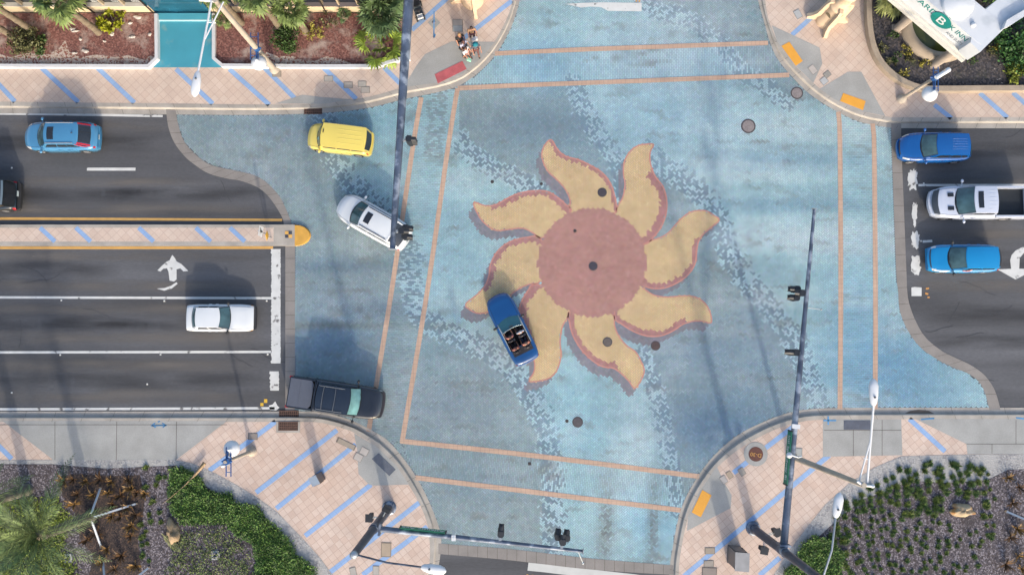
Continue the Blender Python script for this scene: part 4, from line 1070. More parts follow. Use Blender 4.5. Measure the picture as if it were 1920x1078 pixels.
# 6 black pickup with a cover over the bed
def truck(name, label, px, py, ang, L, W_, Ht, mat, a, b, cc, dd, bedmat, cover, **k):
    zb = [(0, .86), (.03, 1.02), (.08, 1.08), (.25, 1.14), (.6, 1.16), (1, 1.16)]
    c = Car(name, label, "pickup truck", px, py, ang, L, W_, Ht, mat, a, b, cc, dd, zb, wheel=.40, axf=.27, axr=.30, roofw=.80, tail_e=.02, rear_bulge=0, pz=.8, **k)
    c.d_end = c.d - .10
    c.build_body(x_end=c.d_end)
    bed = MB(); x0, x1 = -L / 2, c.d_end - .02; w = c.hw(0) * .985
    xs = np.linspace(x1, x0, 26)
    for sg in (1, -1):
        def side(i, j):
            x = x1 + (x0 - x1) * i; z0 = c.z0(x); prof = [(w * .97, z0), (w, z0 * .6 + .46), (w * .985, 1.06), (w * .95, 1.18), (w * .84, 1.18), (w * .84, .75)]
            p = prof[round(j * 5)]; return Vector((x, sg * p[0], p[1]))
        bed.grid(side, 25, 5, False)
    bed.box((x0 + .05, 0, .83), (.10, w * 1.9, .72)); bed.box((x1 - .03, 0, .98), (.06, w * 1.8, .40))
    c.bedo = bed.build("bed_side", mat, c.t)
    m = MB(); m.box(((x0 + x1) / 2, 0, .74), (x1 - x0 - .05, w * 1.7, .04)); m.build("bed_floor", bedmat, c.t)
    if cover:
        m = MB()
        q = [(x0 + .04, 0), (x1 - .02, 0)]; X0, X1 = x0 + .06, x1 - .12; hw_ = w * .86
        pts = [(X0, -hw_), (X1 - .15, -hw_), (X1, -hw_ + .2), (X1, hw_ - .2), (X1 - .15, hw_), (X0, hw_)]
        m.prism(pts, 1.15, 1.20); mid = X0 + (X1 - X0) * .45
        m.box((mid, 0, 1.205), (.03, hw_ * 1.98, .012)); m.build("bed_cover", cover, c.t)
    return c
c = truck("black_pickup_truck", "black crew cab pickup with grey covered bed turning at the lower left kerb", 630, 746, -8.5, 5.75, 2.0, 1.92, paint("black_paint", (34, 38, 46), .22), .24, .33, .665, .70, BLACKP, M("slate_vinyl_cover", (88, 94, 108), .6, var=.06), wsb=.12, nose_e=.14, bulge=.16, glass=M("teal_glass", (120, 168, 168), .1, var=.3, scale=2.5, spec=.6))
c.build_cab(win=((.07, .46), (.50, .93)), ws=(.02, .98, .02, .96), rglass=GLASSD, roofmat=M("black_roof_paint", (30, 40, 54), .18, coat=.6)); c.wheels(); c.mirrors(BLACKP, .12, -.2, .22); c.lights(hl=(.02, .18, 2.7, 3.8), tl=None); c.seams((.5,)); c.bumper(True, M("dark_bumper", (62, 58, 62), .4), .46, .28, .12)
for j in (.06, .94):
    m = MB(); m.tube([c.cab('roof', .04 + .8 * k / 6, j, .04) for k in range(7)], .025, 6); m.build("roof_rail", M("grey_rail", (120, 124, 130), .4, .4), c.t)
m = MB()
for i in (.20, .56): m.tube([c.cab('roof', i, .06 + .88 * k / 8, .05) for k in range(9)], .02, 6)
m.build("roof_bar", M("grey_rail", (120, 124, 130)), c.t)
m = MB(); m.grid(lambda i, j: c.cab('rear', -.02 + .5 * i, j, .03), 3, 8); m.build("cab_sail_panel", M("dark_grey_trim", (104, 104, 112), .5), c.t)
for sg in (1, -1):
    m = MB(); m.box((-c.L / 2 + .04, sg * .90, 1.0), (.16, .14, .34)); m.build("taillight", LAMPR, c.t)
# 8 blue SUV, right
c = suv("blue_suv", "deep blue SUV with lit headlamps at the top of the right hand approach", "car", 1752, 277, 180, 4.5, 1.84, 1.66, paint("deep_blue_paint", (8, 92, 168), .24), a=.30, b=.46, c=.88, d=.975, roofw=.72, bulge=.26, nose_e=.30, tail_e=.22, rear_bulge=.2)
c.build_cab(win=((.10, .44), (.47, .74), (.76, .90))); c.wheels(); c.mirrors(); c.lights(hl=(.10, .46, 2.9, 4.3), tl=(.03, .16, 2.6, 4.0)); c.seams(); c.grille(-.01, .05, 3.4, 5.2)
c.ribs((.26, .38, .5, .62, .74), .10, .55); c.bumper(True, c.mat, .40, .2, .06)
# 9 white pickup, right edge
c = truck("white_pickup_truck", "white crew cab pickup with dark bonnet vents and sunroof at the right edge", 1834, 380, 180, 5.9, 2.06, 1.95, paint("cold_white_paint", (208, 216, 232), .28), .255, .375, .595, .62, M("bed_liner", (26, 34, 42), .7), None, wsb=.22, nose_e=.20, bulge=.34)
c.build_cab(win=((.08, .50), (.54, .92)), ws=(.04, .96, .03, .96)); c.wheels(); c.mirrors(None, .12, -.25, .24); c.lights(hl=(.05, .30, 2.8, 4.0), tl=None); c.seams((.5,)); c.grille(.0, .30, 3.2, 4.4, M("dark_grille", (60, 68, 78), .5)); c.bumper(True, c.mat, .52, .24, .14)
c.roof_panel("sunroof", .64, .86, .20, .82, GLASSD); c.ribs((.16, .30, .44, .58, .72, .86), .04, .40)
for y in (-.42, .42):
    m = MB(); m.box((c.L / 2 - 1.05, y, 1.166), (.36, .24, .03)); m.build("bonnet_vent", GLASSD, c.t)
# 10 bright blue hatchback, right
c = suv("blue_hatchback", "bright sky blue hatchback below the white pickup with an arm resting at its window", "car", 1806, 485, 180, 4.45, 1.76, 1.47, paint("sky_blue_paint", (0, 142, 206), .3), a=.295, b=.485, c=.90, d=.985, roofw=.74, zb=SEDZ[:4] + [(.75, .96), (.93, .97), (.985, .90), (1, .70)], bulge=.20, nose_e=.20, tail_e=.18, rear_bulge=.16, wheel=.31)
c.build_cab(win=((.10, .48), (.52, .86)), rglass=GLASSD); c.wheels(); c.mirrors(BLACKP); c.lights(hl=(.14, .42, 3.6, 4.8), tl=(.0, .2, 2.8, 4.4)); c.seams()
m = MB(); m.grid(lambda i, j: c.body(c.L / 2 - .02 - .12 * i, 3.0 + .0 * j, .012), 1, 1)
for sg in (1,):
    c.patch("indicator", c.L / 2 - .16, c.L / 2 - .26, 3.6, 4.2, LAMPA, (1,), .016)
c.grille(.10, .16, 3.6, 5.0)
hatch = c

# ================================================================ PEOPLE
SKIN = M("skin_tan", (196, 140, 112), .6, var=.05)
def skin_obj(name, pts, edges, radii, mat, parent, root=0, sub=1):
    me = bpy.data.meshes.new(name); me.from_pydata(pts, edges, []); me.materials.append(mat)
    o = bpy.data.objects.new(name, me); COL.objects.link(o)
    if parent: o.parent = parent
    sk = o.modifiers.new("skin", 'SKIN'); sk.use_smooth_shade = True
    for i, r in enumerate(radii):
        r = r if isinstance(r, tuple) else (r, r)
        me.skin_vertices[0].data[i].radius = r; me.skin_vertices[0].data[i].use_root = (i == root)
    sb = o.modifiers.new("sub", 'SUBSURF'); sb.levels = sub; sb.render_levels = sub
    return o
def person(label, loc, rz, h=1.7, pose='stand', stride=.22, shirt=(200, 200, 205), trousers=(60, 55, 70), hair=(70, 50, 40), hat=None, skin=None, long_hair=False, arms=((.18, -.05), (.18, -.05)), shorts=False, group=None, held=None):
    """body faces +X; arms = (forward, lift) for left and right hand"""
    k = h / 1.7; t = thing("person", label, "person", loc, rz, group)
    P, E, Rd = [], [], []
    def v(p, r, par=None):
        P.append((p[0] * k, p[1] * k, p[2] * k)); Rd.append(r * k if not isinstance(r, tuple) else (r[0] * k, r[1] * k))
        if par is not None: E.append((par, len(P) - 1))
        return len(P) - 1
    sit = pose == 'sit'
    hz = .93 if not sit else .20
    pel = v((0, 0, hz), (.15, .12)); waist = v((0.0, 0, hz + .16), (.13, .10), pel); chest = v((.0, 0, hz + .38), (.165, .115), waist)
    neck = v((.01, 0, hz + .54), .055, chest); hb = v((.03, 0, hz + .63), .080, neck); hc = v((.035, 0, hz + .71), .095, hb); ht = v((.02, 0, hz + .78), .070, hc)
    v((.135, 0, hz + .675), .016, hc)                      # nose
    legs, armsv = [], []
    for i, sg in enumerate((1, -1)):
        f = stride * (1 if i == 0 else -1)
        if sit:
            q = [((.06, sg * .10, .18), .085), ((.42, sg * .13, .26), .065), ((.55, sg * .13, -.10), .045), ((.66, sg * .13, -.12), .035)]
        else:
            q = [((0, sg * .09, .86), .085), ((f * .45 + .03, sg * .10, .50), .06), ((f, sg * .10, .09), .042), ((f + .14, sg * .11, .035), .034)]
        par = pel; ids = []
        for p, r in q: par = v(p, r, par); ids.append(par)
        legs.append(ids)
        fw, lift = arms[i]
        sh = (0, sg * .19, hz + .47); el = (fw * .35 - .02, sg * .26, hz + .22 + lift * .35); wr = (fw + .02, sg * .25, hz + .0 + lift)
        par = chest; ids = []
        for p, r in ((sh, .062), (el, .045), (wr, .032)): par = v(p, r, par); ids.append(par)
        d = Vector(wr) - Vector(el); d.normalize(); side = Vector((0, 1, 0)); nrm = d.cross(side)
        if nrm.length < .1: side = Vector((1, 0, 0)); nrm = d.cross(side)
        nrm.normalize(); side = nrm.cross(d)
        palm = v(tuple(Vector(wr) + d * .07), (.036, .022), par)
        for q, ln in ((-.030, .062), (-.010, .075), (.010, .08), (.030, .07)):
            b = Vector(wr) + d * .11 + side * q
            f1 = v(tuple(b), .009, palm); v(tuple(b + d * ln * .7 + nrm * .02), .007, f1)
        th = v(tuple(Vector(wr) + d * .05 + side * -.045), .010, palm); v(tuple(Vector(wr) + d * .09 + side * -.065), .008, th)
        armsv.append(ids)
    skin_obj("body", P, E, Rd, skin or SKIN, t)
    def sub(name, ids, edges, extra, mat):
        mp = {q: n for n, q in enumerate(ids)}
        rr = []
        for q in ids:
            r = Rd[q]; rr.append((r[0] + extra, r[1] + extra) if isinstance(r, tuple) else r + extra)
        return skin_obj(name, [P[q] for q in ids], [(mp[a], mp[b]) for a, b in edges], rr, mat, t)
    sm_ = M("cloth_%d_%d_%d" % shirt, shirt, .85, var=.1, scale=6)
    tm_ = M("cloth_%d_%d_%d" % trousers, trousers, .85, var=.1, scale=6)
    sub("shirt", [pel, waist, chest] + armsv[0][:2] + armsv[1][:2], [(pel, waist), (waist, chest), (chest, armsv[0][0]), (armsv[0][0], armsv[0][1]), (chest, armsv[1][0]), (armsv[1][0], armsv[1][1])], .018, sm_)
    n = 2 if shorts else 3
    sub("trousers", [pel] + legs[0][:n] + legs[1][:n], [(pel, legs[0][0]), (pel, legs[1][0])] + [(l[i], l[i + 1]) for l in legs for i in range(n - 1)], .014, tm_)
    hm = M("hair_%d_%d" % hair[:2], hair, .7, var=.15, scale=12)
    m = MB(); c = Vector(P[hc]); m.ell((c.x - .02 * k, 0, c.z + .015 * k), (.112 * k, .105 * k, .118 * k), 12, 8)
    if long_hair: m.ell((c.x - .07 * k, 0, c.z - .14 * k), (.06 * k, .10 * k, .18 * k), 10, 6)
    m.v = [(min(x, c.x + .085 * k) if z < c.z + .045 * k else x, y, z) for x, y, z in m.v]
    m.build("hair", hm, t)
    if hat:
        m = MB(); m.lathe((c.x, 0, c.z + .03 * k), [(.18 * k, 0), (.18 * k, .012), (.12 * k, .02), (.115 * k, .10), (.05, .13), (.001, .135)], 16); m.build("hat", M("hat_%d" % hat[0], hat, .8), t)
    m = MB()
    for sg in (1, -1): m.ell((c.x + .092 * k, sg * .035 * k, c.z + .0), (.012, .016, .012), 6, 4)
    m.build("eye", M("eye_dark", (40, 34, 32), .3), t)
    m = MB(); m.box((c.x + .096 * k, 0, c.z - .065 * k), (.02, .045, .012)); m.build("mouth", M("lips", (160, 90, 84), .6), t)
    if not sit:
        for l in legs:
            a, b = Vector(P[l[2]]), Vector(P[l[3]]); m = MB(); m.ell(((a.x + b.x) / 2 + .01, a.y, .045), (.14 * k, .055, .045), 10, 6); m.build("shoe", M("shoe_%d" % trousers[0], (70, 66, 66), .7), t)
    return t
PEO = "pedestrians at the upper left corner"
zf = SW + .011
person("person with long brown hair and tan top carrying a white bag, topmost of the group", (*G(886, 71, zf)[:2], SW), R(-75), 1.68, stride=.2, shirt=(178, 140, 106), trousers=(92, 52, 62), hair=(64, 44, 36), long_hair=True, group=PEO)
person("person in a black coat and black trousers with sandy blond hair", (*G(864, 84, zf)[:2], SW + .006), R(-60), 1.75, stride=.25, shirt=(36, 34, 36), trousers=(40, 40, 46), hair=(176, 136, 92), group=PEO)
person("person in a lavender shirt striding with dark leggings below the person in black", (*G(871, 96, zf)[:2], SW + .006), R(-40), 1.62, stride=.36, shirt=(206, 204, 222), trousers=(50, 38, 42), hair=(112, 70, 58), arms=((.3, .1), (.1, .0)), group=PEO)
person("person in a bright white shirt holding a green bag, lowest of the group", (*G(875, 108, zf)[:2], SW + .006), R(-30), 1.66, stride=.2, shirt=(240, 240, 240), trousers=(196, 150, 140), hair=(84, 54, 46), group=PEO, shorts=True)
person("person in a teal cap and grey vest walking right of the group", (*G(893, 101, zf)[:2], SW + .006), R(-70), 1.72, stride=.22, shirt=(84, 86, 98), trousers=(110, 70, 66), hair=(40, 110, 120), hat=(0, 120, 136), arms=((.3, .15), (.3, .15)), group=PEO)
p = G(890, 74, SW + .55); t = thing("tote_bag", "white tote bag hanging beside the person with long brown hair", "bag", (p.x, p.y, SW + .5))
m = MB(); m.rbox((0, 0, .0), (.40, .16, .38), .05, R(30)); m.build("bag_body", M("white_canvas", (232, 232, 236), .8), t)
m = MB(); m.tube([(-.12, -.05, .18), (-.08, -.03, .40), (.08, .05, .40), (.12, .07, .18)], .012, 5); m.build("strap", M("white_canvas", (232, 232, 236)), t)
p = G(879, 112, SW + .4); t = thing("shopping_bag", "pale green bag held by the person in the bright white shirt", "bag", (p.x, p.y, SW + .35))
m = MB(); m.rbox((0, 0, 0), (.30, .14, .32), .04, R(-20)); m.build("bag_body", M("mint_plastic", (150, 214, 190), .6), t)
m = MB(); m.tube([(-.1, .02, .15), (-.05, .01, .32), (.05, -.01, .32), (.1, -.02, .15)], .01, 5); m.build("strap", M("mint_plastic", (150, 214, 190)), t)

# 7 blue convertible with its riders
CB = paint("ocean_blue_paint", (4, 80, 142), .28)
c = Car("convertible_car", "blue open top convertible carrying four people across the sun mosaic", "car", 960, 616, 116.6, 4.62, 1.78, 1.32, CB, .375, .52, .6, .7, [(0, .60), (.03, .74), (.10, .82), (.33, .94), (.75, .96), (.93, .95), (.985, .90), (1, .68)], roofw=.74, bulge=.26, nose_e=.24, tail_e=.14, rear_bulge=.10, wheel=.31)
hx0, hx1, hy = -c.L / 2 + c.L * .235, c.a - .02, .64
c.build_body(hole=(hx0, hx1, hy + .06)); c.wheels(); c.mirrors(BLACKP, .08, -.15, .06); c.lights(hl=(.08, .40, 3.0, 4.0), tl=(.02, .14, 2.4, 4)); c.seams((.42,)); c.bumper(False, M("lilac_bumper", (150, 160, 214), .4), .42, .10, .03)
m = MB(); m.box(((hx0 + hx1) / 2, 0, .34), (hx1 - hx0 + .3, 1.5, .04))
for sg in (1, -1): m.box(((hx0 + hx1) / 2, sg * .68, .62), (hx1 - hx0 + .2, .05, .56))
m.box((hx0 - .12, 0, .62), (.05, 1.4, .56)); m.box((hx1 + .1, 0, .6), (.05, 1.4, .5)); m.build("cockpit", M("black_cabin", (30, 28, 30), .8), c.t)
m = MB(); m.box((hx1 - .08, 0, .88), (.34, 1.38, .14)); m.build("dashboard", M("navy_dash", (24, 84, 110), .6), c.t)
m = MB(); m.box((hx0 - .22, 0, .985), (.46, 1.28, .05)); m.build("folded_top", M("black_canvas", (48, 46, 50), .85), c.t)
for sg in (1, -1):
    m = MB(); m.box(((hx0 + hx1) / 2 - .05, sg * .70, .96), (hx1 - hx0 - .1, .05, .03)); m.build("door_sill", M("grey_trim", (178, 186, 186), .4, .2), c.t)
for x, n_ in ((hx1 - .95, 1), (hx1 - 1.72, 1)):
    for y in (.36, -.36):
        m = MB(); m.rbox((x, y, .46), (.50, .50, .18), .08); m.box((x - .28, y, .74), (.14, .48, .56)); m.ell((x - .30, y, 1.07), (.06, .14, .10), 8, 5); m.build("seat", M("dark_leather", (66, 60, 62), .6), c.t)
m = MB()
for k in range(20):
    a0, a1 = 2 * math.pi * k / 20, 2 * math.pi * (k + 1) / 20
    mt = Matrix.Translation((hx1 - .36, .36, .90)) @ Matrix.Rotation(R(-65), 4, 'Y')
    m.tube([mt @ Vector((.18 * math.cos(a0), .18 * math.sin(a0), 0)), mt @ Vector((.18 * math.cos(a1), .18 * math.sin(a1), 0))], .014, 5, cap=False)
m.build("steering_wheel", BLACKP, c.t)
m = MB(); m.grid(lambda i, j: c.cab('front', .03 + .92 * i, .03 + .94 * j, 0), 4, 10); m.build("windshield", M("screen_glass", (62, 116, 124), .08, var=.2, scale=2, spec=.6), c.t)
m = MB(); m.tube([c.cab('front', .97, .02 + .96 * k / 10, .01) for k in range(11)], .025, 6); m.tube([c.cab('front', i, .02, .01) for i in (0, .5, .97)], .025, 6); m.tube([c.cab('front', i, .98, .01) for i in (0, .5, .97)], .025, 6)
m.build("windshield_frame", M("chrome_frame", (170, 186, 190), .25, .5), c.t)
m = MB(); m.box(c.cab('front', .86, .5, .05), (.05, .24, .07)); m.build("rear_mirror", BLACKP, c.t)
conv = c
def rider(lx, ly, **k):
    th = R(116.6); o = c.t.location
    return person(k.pop('label'), (o.x + lx * math.cos(th) - ly * math.sin(th), o.y + lx * math.sin(th) + ly * math.cos(th), .42), th, 1.6, 'sit', **k)
rider(hx1 - 1.0, .36, label="driver in a dark red top at the wheel of the open blue convertible", shirt=(190, 120, 110), trousers=(40, 40, 50), hair=(84, 58, 48), arms=((.50, .28), (.50, .28)), group="riders in the convertible")
rider(hx1 - 1.0, -.36, label="front passenger in a patterned white top with grey hair in the convertible", shirt=(214, 214, 220), trousers=(70, 66, 70), hair=(190, 186, 190), arms=((.3, .05), (.3, .05)), group="riders in the convertible")
rider(hx1 - 1.78, .36, label="rear rider in brown with dark hair sitting behind the driver", shirt=(190, 112, 96), trousers=(50, 40, 44), hair=(120, 76, 70), arms=((.3, .05), (.3, .05)), group="riders in the convertible")
rider(hx1 - 1.78, -.36, label="rear rider in an orange and white striped shirt in the convertible", shirt=(224, 142, 118), trousers=(60, 60, 80), hair=(120, 92, 80), arms=((.3, .05), (.3, .05)), group="riders in the convertible")
# arm resting on the hatchback's window sill
t = hatch.t
p = hatch.cab('left', .30, .10, .03)
o = skin_obj("body", [(p.x - .32, p.y - .10, p.z + .10), (p.x - .10, p.y + .04, p.z + .02), (p.x + .16, p.y + .05, p.z + .02), (p.x + .24, p.y + .04, p.z + .02)] + [(p.x + .31, p.y + .04 + q, p.z + .01) for q in (-.03, -.01, .01, .03)] + [(p.x + .26, p.y - .01, p.z + .04)], [(0, 1), (1, 2), (2, 3)] + [(3, k) for k in range(4, 9)], [.06, .05, .036, (.036, .022)] + [.009] * 5, M("skin_pink", (226, 150, 140), .6), None)
pt = thing("person", "bare arm of the driver resting on the window sill of the bright blue hatchback", "person", t.location, R(180)); o.parent = pt
# ================================================================ SIGNAL MASTS
STEEL = M("weathered_blue_steel", (92, 104, 124), .45, .25, var=.35, scale=1.2, fine=.15, second=(164, 174, 188), second_scale=1.5, second_lo=.5, second_hi=.62)
STEELD = M("dark_steel", (64, 72, 88), .45, .25, var=.3, scale=1.5, second=(100, 112, 130), second_scale=1.6, second_lo=.55, second_hi=.66)
GALV = M("galvanised_steel", (176, 184, 190), .4, .5, var=.1)
LWHITE = M("white_enamel", (232, 234, 236), .4, var=.04)
SIGBLACK = M("signal_black", (36, 40, 46), .5, var=.15, scale=4)
SGREEN = M("sign_green", (24, 128, 96), .5, var=.06)
LETTER = M("sign_white", (232, 236, 234), .5)
LENS = [M("lens_red", (120, 24, 24), .25), M("lens_amber", (150, 100, 30), .25), M("lens_green", (20, 90, 70), .25)]
def signal_head(lab, pos, rz, cluster=False):
    """hangs from the arm; local +X is where the lenses look"""
    t = thing("traffic_signal", lab, "traffic light", pos, rz)
    m = MB(); m.tube([(0, 0, 0), (.24, 0, 0)], .04, 8); m.box((.06, 0, .02), (.14, .16, .16)); m.box((.24, 0, -.02), (.06, .10, .9)); m.build("bracket", GALV, t)
    cols = [(0, 0, 0)] if not cluster else [(-.02, .0, .36), (.10, .24, -.30), (.10, -.24, -.30)]
    for cx, cy, cz in cols:
        ns = 3 if not cluster else (1 if cz > 0 else 2)
        m = MB()
        for k in range(ns):
            z = cz + (.36 * ((ns - 1) / 2 - k) if not cluster or cz < 0 else 0)
            m.rbox((.44 + cx, cy, z), (.26, .36, .35), .05)
        # sloped back
        m.box((.30 + cx, cy, cz), (.10, .24, .33 * ns))
        h = m.build("housing", SIGBLACK, t)
        for k in range(ns):
            z = cz + .36 * ((ns - 1) / 2 - k)
            m = MB(); n = 12; vs = []
            for x, r in ((.56, .155), (.84, .145)):
                for q in range(n + 1):
                    a = R(-35 + 250 * q / n); vs.append((x + cx - (.10 if q in (0, n) and x > .7 else 0), cy + r * math.cos(a), z + r * math.sin(a)))
            m.add(vs, [(q, q + 1, n + 2 + q, n + 1 + q) for q in range(n)], True); m.build("visor", SIGBLACK, h)
            m = MB(); m.ell((.575 + cx, cy, z), (.02, .135, .135), 12, 8); m.build("lens", LENS[k % 3] if ns == 3 else LENS[(k + 1) % 3] if ns == 2 else LENS[0], h)
    return t
def mast(lab, base_px, a0, a1, za, hp, r0=.17, r1=.09, flange=True):
    p = G(*base_px, SW); t = thing("signal_mast", lab, "signal mast", p)
    m = MB(); m.tube([p, p + Vector((0, 0, hp))], [.27, .19], 16); m.build("pole", STEELD, t, True)
    m = MB(); m.lathe(p, [(.44, 0), (.44, .05), (.40, .07), (.33, .10), (.30, .35)], 20)
    for k in range(4):
        a = R(45 + 90 * k); m.lathe((p.x + .36 * math.cos(a), p.y + .36 * math.sin(a), p.z + .05), [(.05, 0), (.05, .12), (.001, .13)], 8)
    m.build("base_plate", STEEL, t, True)
    A, B = G(*a0, za), G(*a1, za + .25); A = Vector((p.x, p.y, za))
    m = MB(); m.tube([A.lerp(B, k / 8) for k in range(9)], [r0 + (r1 - r0) * k / 8 for k in range(9)], 14); m.build("arm", STEEL, t, True)
    d = (B - A).normalized()
    m = MB(); m.box(A + d * .34, (.12, .62, .62), math.atan2(d.y, d.x)); m.tube([A + Vector((0, 0, -.35)), A + Vector((0, 0, .35))], .27, 14); m.build("joint_plate", STEEL, t, True)
    m = MB(); m.box(B + d * .04, (.05, r1 * 2.9, r1 * 2.9), math.atan2(d.y, d.x)); m.build("end_cap", GALV, t, True)
    m = MB(); m.lathe(p + Vector((0, 0, hp)), [(.20, 0), (.20, .05), (.10, .12), (.001, .13)], 14); m.build("cap", GALV, t, True)
    return t, p, A, B, d
def along(A, B, px, py, z):
    q = G(px, py, z); d = (B - A); d.z = 0; k = (q - A).xy.dot(d.xy) / d.xy.dot(d.xy); return A.lerp(B, k)
def luminaire(name_lab, p, ang, L=1.05):
    t = thing("luminaire", name_lab, "street light", p, ang)
    m = MB()
    prof = [(-.05, .07, .06), (.05, .13, .10), (.35, .19, .13), (.75, .20, .13), (.95, .14, .10), (1.05, .03, .04)]
    prof = [(x * L / 1.05, w * 1.22, h) for x, w, h in prof]
    vs = []; n = 12
    for x, w, h in prof:
        for k in range(n):
            a = 2 * math.pi * k / n; vs.append((x, w * math.cos(a), h * math.sin(a) * (1 if math.sin(a) > 0 else .7)))
    m.add(vs, [(i * n + k, i * n + (k + 1) % n, (i + 1) * n + (k + 1) % n, (i + 1) * n + k) for i in range(len(prof) - 1) for k in range(n)], True)
    m.add(vs[:n], [tuple(range(n))]); m.add(vs[-n:], [tuple(range(n))])
    m.build("housing", LWHITE, t)
    m = MB(); m.ell((.55 * L / 1.05, 0, -.07), (.25, .14, .06), 10, 6); m.build("glass", M("lamp_glass", (190, 200, 206), .2), t)
    m = MB(); m.lathe((.35, 0, .12), [(.05, 0), (.05, .07), (.001, .075)], 10); m.build("photocell", M("photocell_grey", (90, 96, 104), .5), t)
    return t
# lower middle mast
ZA = 5.6
t1, p1, A1, B1, d1 = mast("dark blue signal mast on the lower left corner, its arm over the lower road", (730, 952), (700, 990), (1092, 1033), ZA, 11.0)
th = math.atan2(d1.y, d1.x) + math.pi / 2
q = along(A1, B1, 937, 1022, ZA); signal_head("single black signal head hanging midway on the lower mast arm", q + Vector((0, .1, 0)), th)
q = along(A1, B1, 1052, 1030, ZA); signal_head("clustered black signal head near the tip of the lower mast arm", q + Vector((0, .06, 0)), th, True)
def street_sign(lab, words, A, B, k0, k1, side, hgt=.62, size=.46, sx=1.0):
    a, b = A.lerp(B, k0), A.lerp(B, k1); d = (b - a).normalized(); nrm = Vector((-d.y, d.x, 0)) * side
    c = (a + b) / 2 + nrm * .22; L = (b - a).length
    t = thing("street_name_sign", lab, "street sign", c)
    m = MB(); m.box((0, 0, 0), (L, .03, hgt), math.atan2(d.y, d.x)); m.build("panel", SGREEN, t)
    m = MB()
    for e in (-1, 1): m.box(d * (e * L / 2), (.08, .05, hgt + .05), math.atan2(d.y, d.x))
    m.build("edge_strip", M("sign_edge", (28, 34, 36), .5), t)
    m = MB()
    for e in (-.3, .3): m.tube([d * (e * L), d * (e * L) - nrm * .2], .03, 6)
    m.build("bracket", GALV, t)
    rd = d if side < 0 else -d                                   # reading direction seen from outside
    text("lettering", words, size, LETTER, t, frame(c + nrm * .022, rd, Vector((0, 0, 1))), sx)
    return t
street_sign("green street sign reading Atlantic Ave on the lower mast arm", "Atlantic Ave", A1, B1, .125, .345, 1, size=.50, sx=.95)
m = MB(); q = A1.lerp(B1, .385); m.box(q + Vector((0, 0, .16)), (.22, .30, .22), 0); m.tube([q, q + Vector((0, 0, .3))], .05, 6)
m.build("clamp", LWHITE, t1, True)
def ped_signal(lab, p, rz):
    t = thing("pedestrian_signal", lab, "traffic light", p, rz)
    m = MB(); m.rbox((.55, 0, 0), (.24, .48, .48), .05); m.build("housing", SIGBLACK, t)
    m = MB(); m.tube([(0, 0, .12), (.45, 0, .12)], .025, 6); m.tube([(0, 0, -.12), (.45, 0, -.12)], .025, 6); m.build("bracket", GALV, t)
    m = MB(); m.box((.68, 0, 0), (.02, .38, .38)); m.build("face", M("ped_face", (60, 58, 60), .3), t)
    m = MB(); m.box((.76, 0, .21), (.18, .46, .03)); m.build("visor", SIGBLACK, t)
ped_signal("dark pedestrian signal on the left of the lower left mast pole", p1 + Vector((-.1, 0, 2.7)), R(180))
ped_signal("small dark pedestrian signal above the arm joint of the lower left mast", p1 + Vector((.1, .1, 3.4)), R(62))
T1 = p1 + Vector((0, 0, 10.9)); hd = G(792, 1063, 11.3)
m = MB(); m.tube([T1, T1.lerp(hd, .5) + Vector((0, 0, .35)), hd], .05, 8); m.build("lamp_arm", STEELD, t1, True)
luminaire("white street light head on the thin arm at the bottom edge beside the lower road", hd, math.atan2(hd.y - T1.y, hd.x - T1.x), 1.15)
m = MB(); e = G(1093, 1055, 5.3); m.tube([B1 - d1 * .25, e], .025, 6); m.ell(e, (.08, .08, .06), 8, 5); m.build("sensor_rod", GALV, t1, True)
# right mast
t2, p2, A2, B2, d2 = mast("dark blue signal mast on the lower right corner, its arm over the crossing", (1412, 990), (1472, 1035), (1527, 393), ZA, 11.0, .21, .09)
th2 = math.atan2(d2.y, d2.x) + math.pi / 2
q = along(A2, B2, 1508, 552, ZA); signal_head("clustered black signal head high on the right mast arm", q, th2, True)
q = along(A2, B2, 1497, 662, ZA); signal_head("single black signal head on the right mast arm above the dark section", q, th2)
street_sign("green street sign reading Intl Speedway Bl on the right mast arm", "Intl Speedway Bl", A2, B2, .19, .345, 1, size=.40, sx=.92)
m = MB()
for k in (.345, ): q = A2.lerp(B2, k + .015); m.box(q + Vector((0, 0, .15)), (.44, .24, .18), th2 - math.pi / 2 + R(90))
m.build("clamp", LWHITE, t2, True)
q = along(A2, B2, 1512, 577, ZA); m = MB(); e = q - Vector((-d2.y, d2.x, 0)) * .95 + Vector((0, 0, -.2)); m.tube([q, e], .025, 6); m.ell(e, (.07, .07, .06), 8, 5); m.build("sensor_rod", GALV, t2, True)
ped_signal("dark pedestrian signal right of the lower right mast base", p2 + Vector((.1, .1, 2.3)), R(20))
ped_signal("dark pedestrian signal below the lower right mast base", p2 + Vector((0, -.1, 2.3)), R(-100))
T2 = p2 + Vector((0, 0, 10.9)); hd = G(1567, 968, 11.3)
m = MB(); m.tube([T2, T2.lerp(hd, .5) + Vector((0, 0, .35)), hd], .05, 8); m.build("lamp_arm", GALV, t2, True)
luminaire("white street light head over the planted bed at lower right", hd, math.atan2(hd.y - T2.y, hd.x - T2.x), 1.15)
# upper left mast (its pole stands just outside the frame)
t3, p3, A3, B3, d3 = mast("dark blue signal mast arm coming in from the top edge over the white crossover", (793, -24), (768, -110), (736, 466), ZA, 7.0, .33, .16)
th3 = math.atan2(d3.y, d3.x) + math.pi / 2
q = along(A3, B3, 750, 265, ZA); signal_head("single black signal head on the upper mast arm near the tan line", q + Vector((.15, 0, 0)), th3)
q = along(A3, B3, 738, 435, ZA); signal_head("clustered black signal head at the end of the upper mast arm above the white crossover", q + Vector((.1, 0, 0)), th3, True)

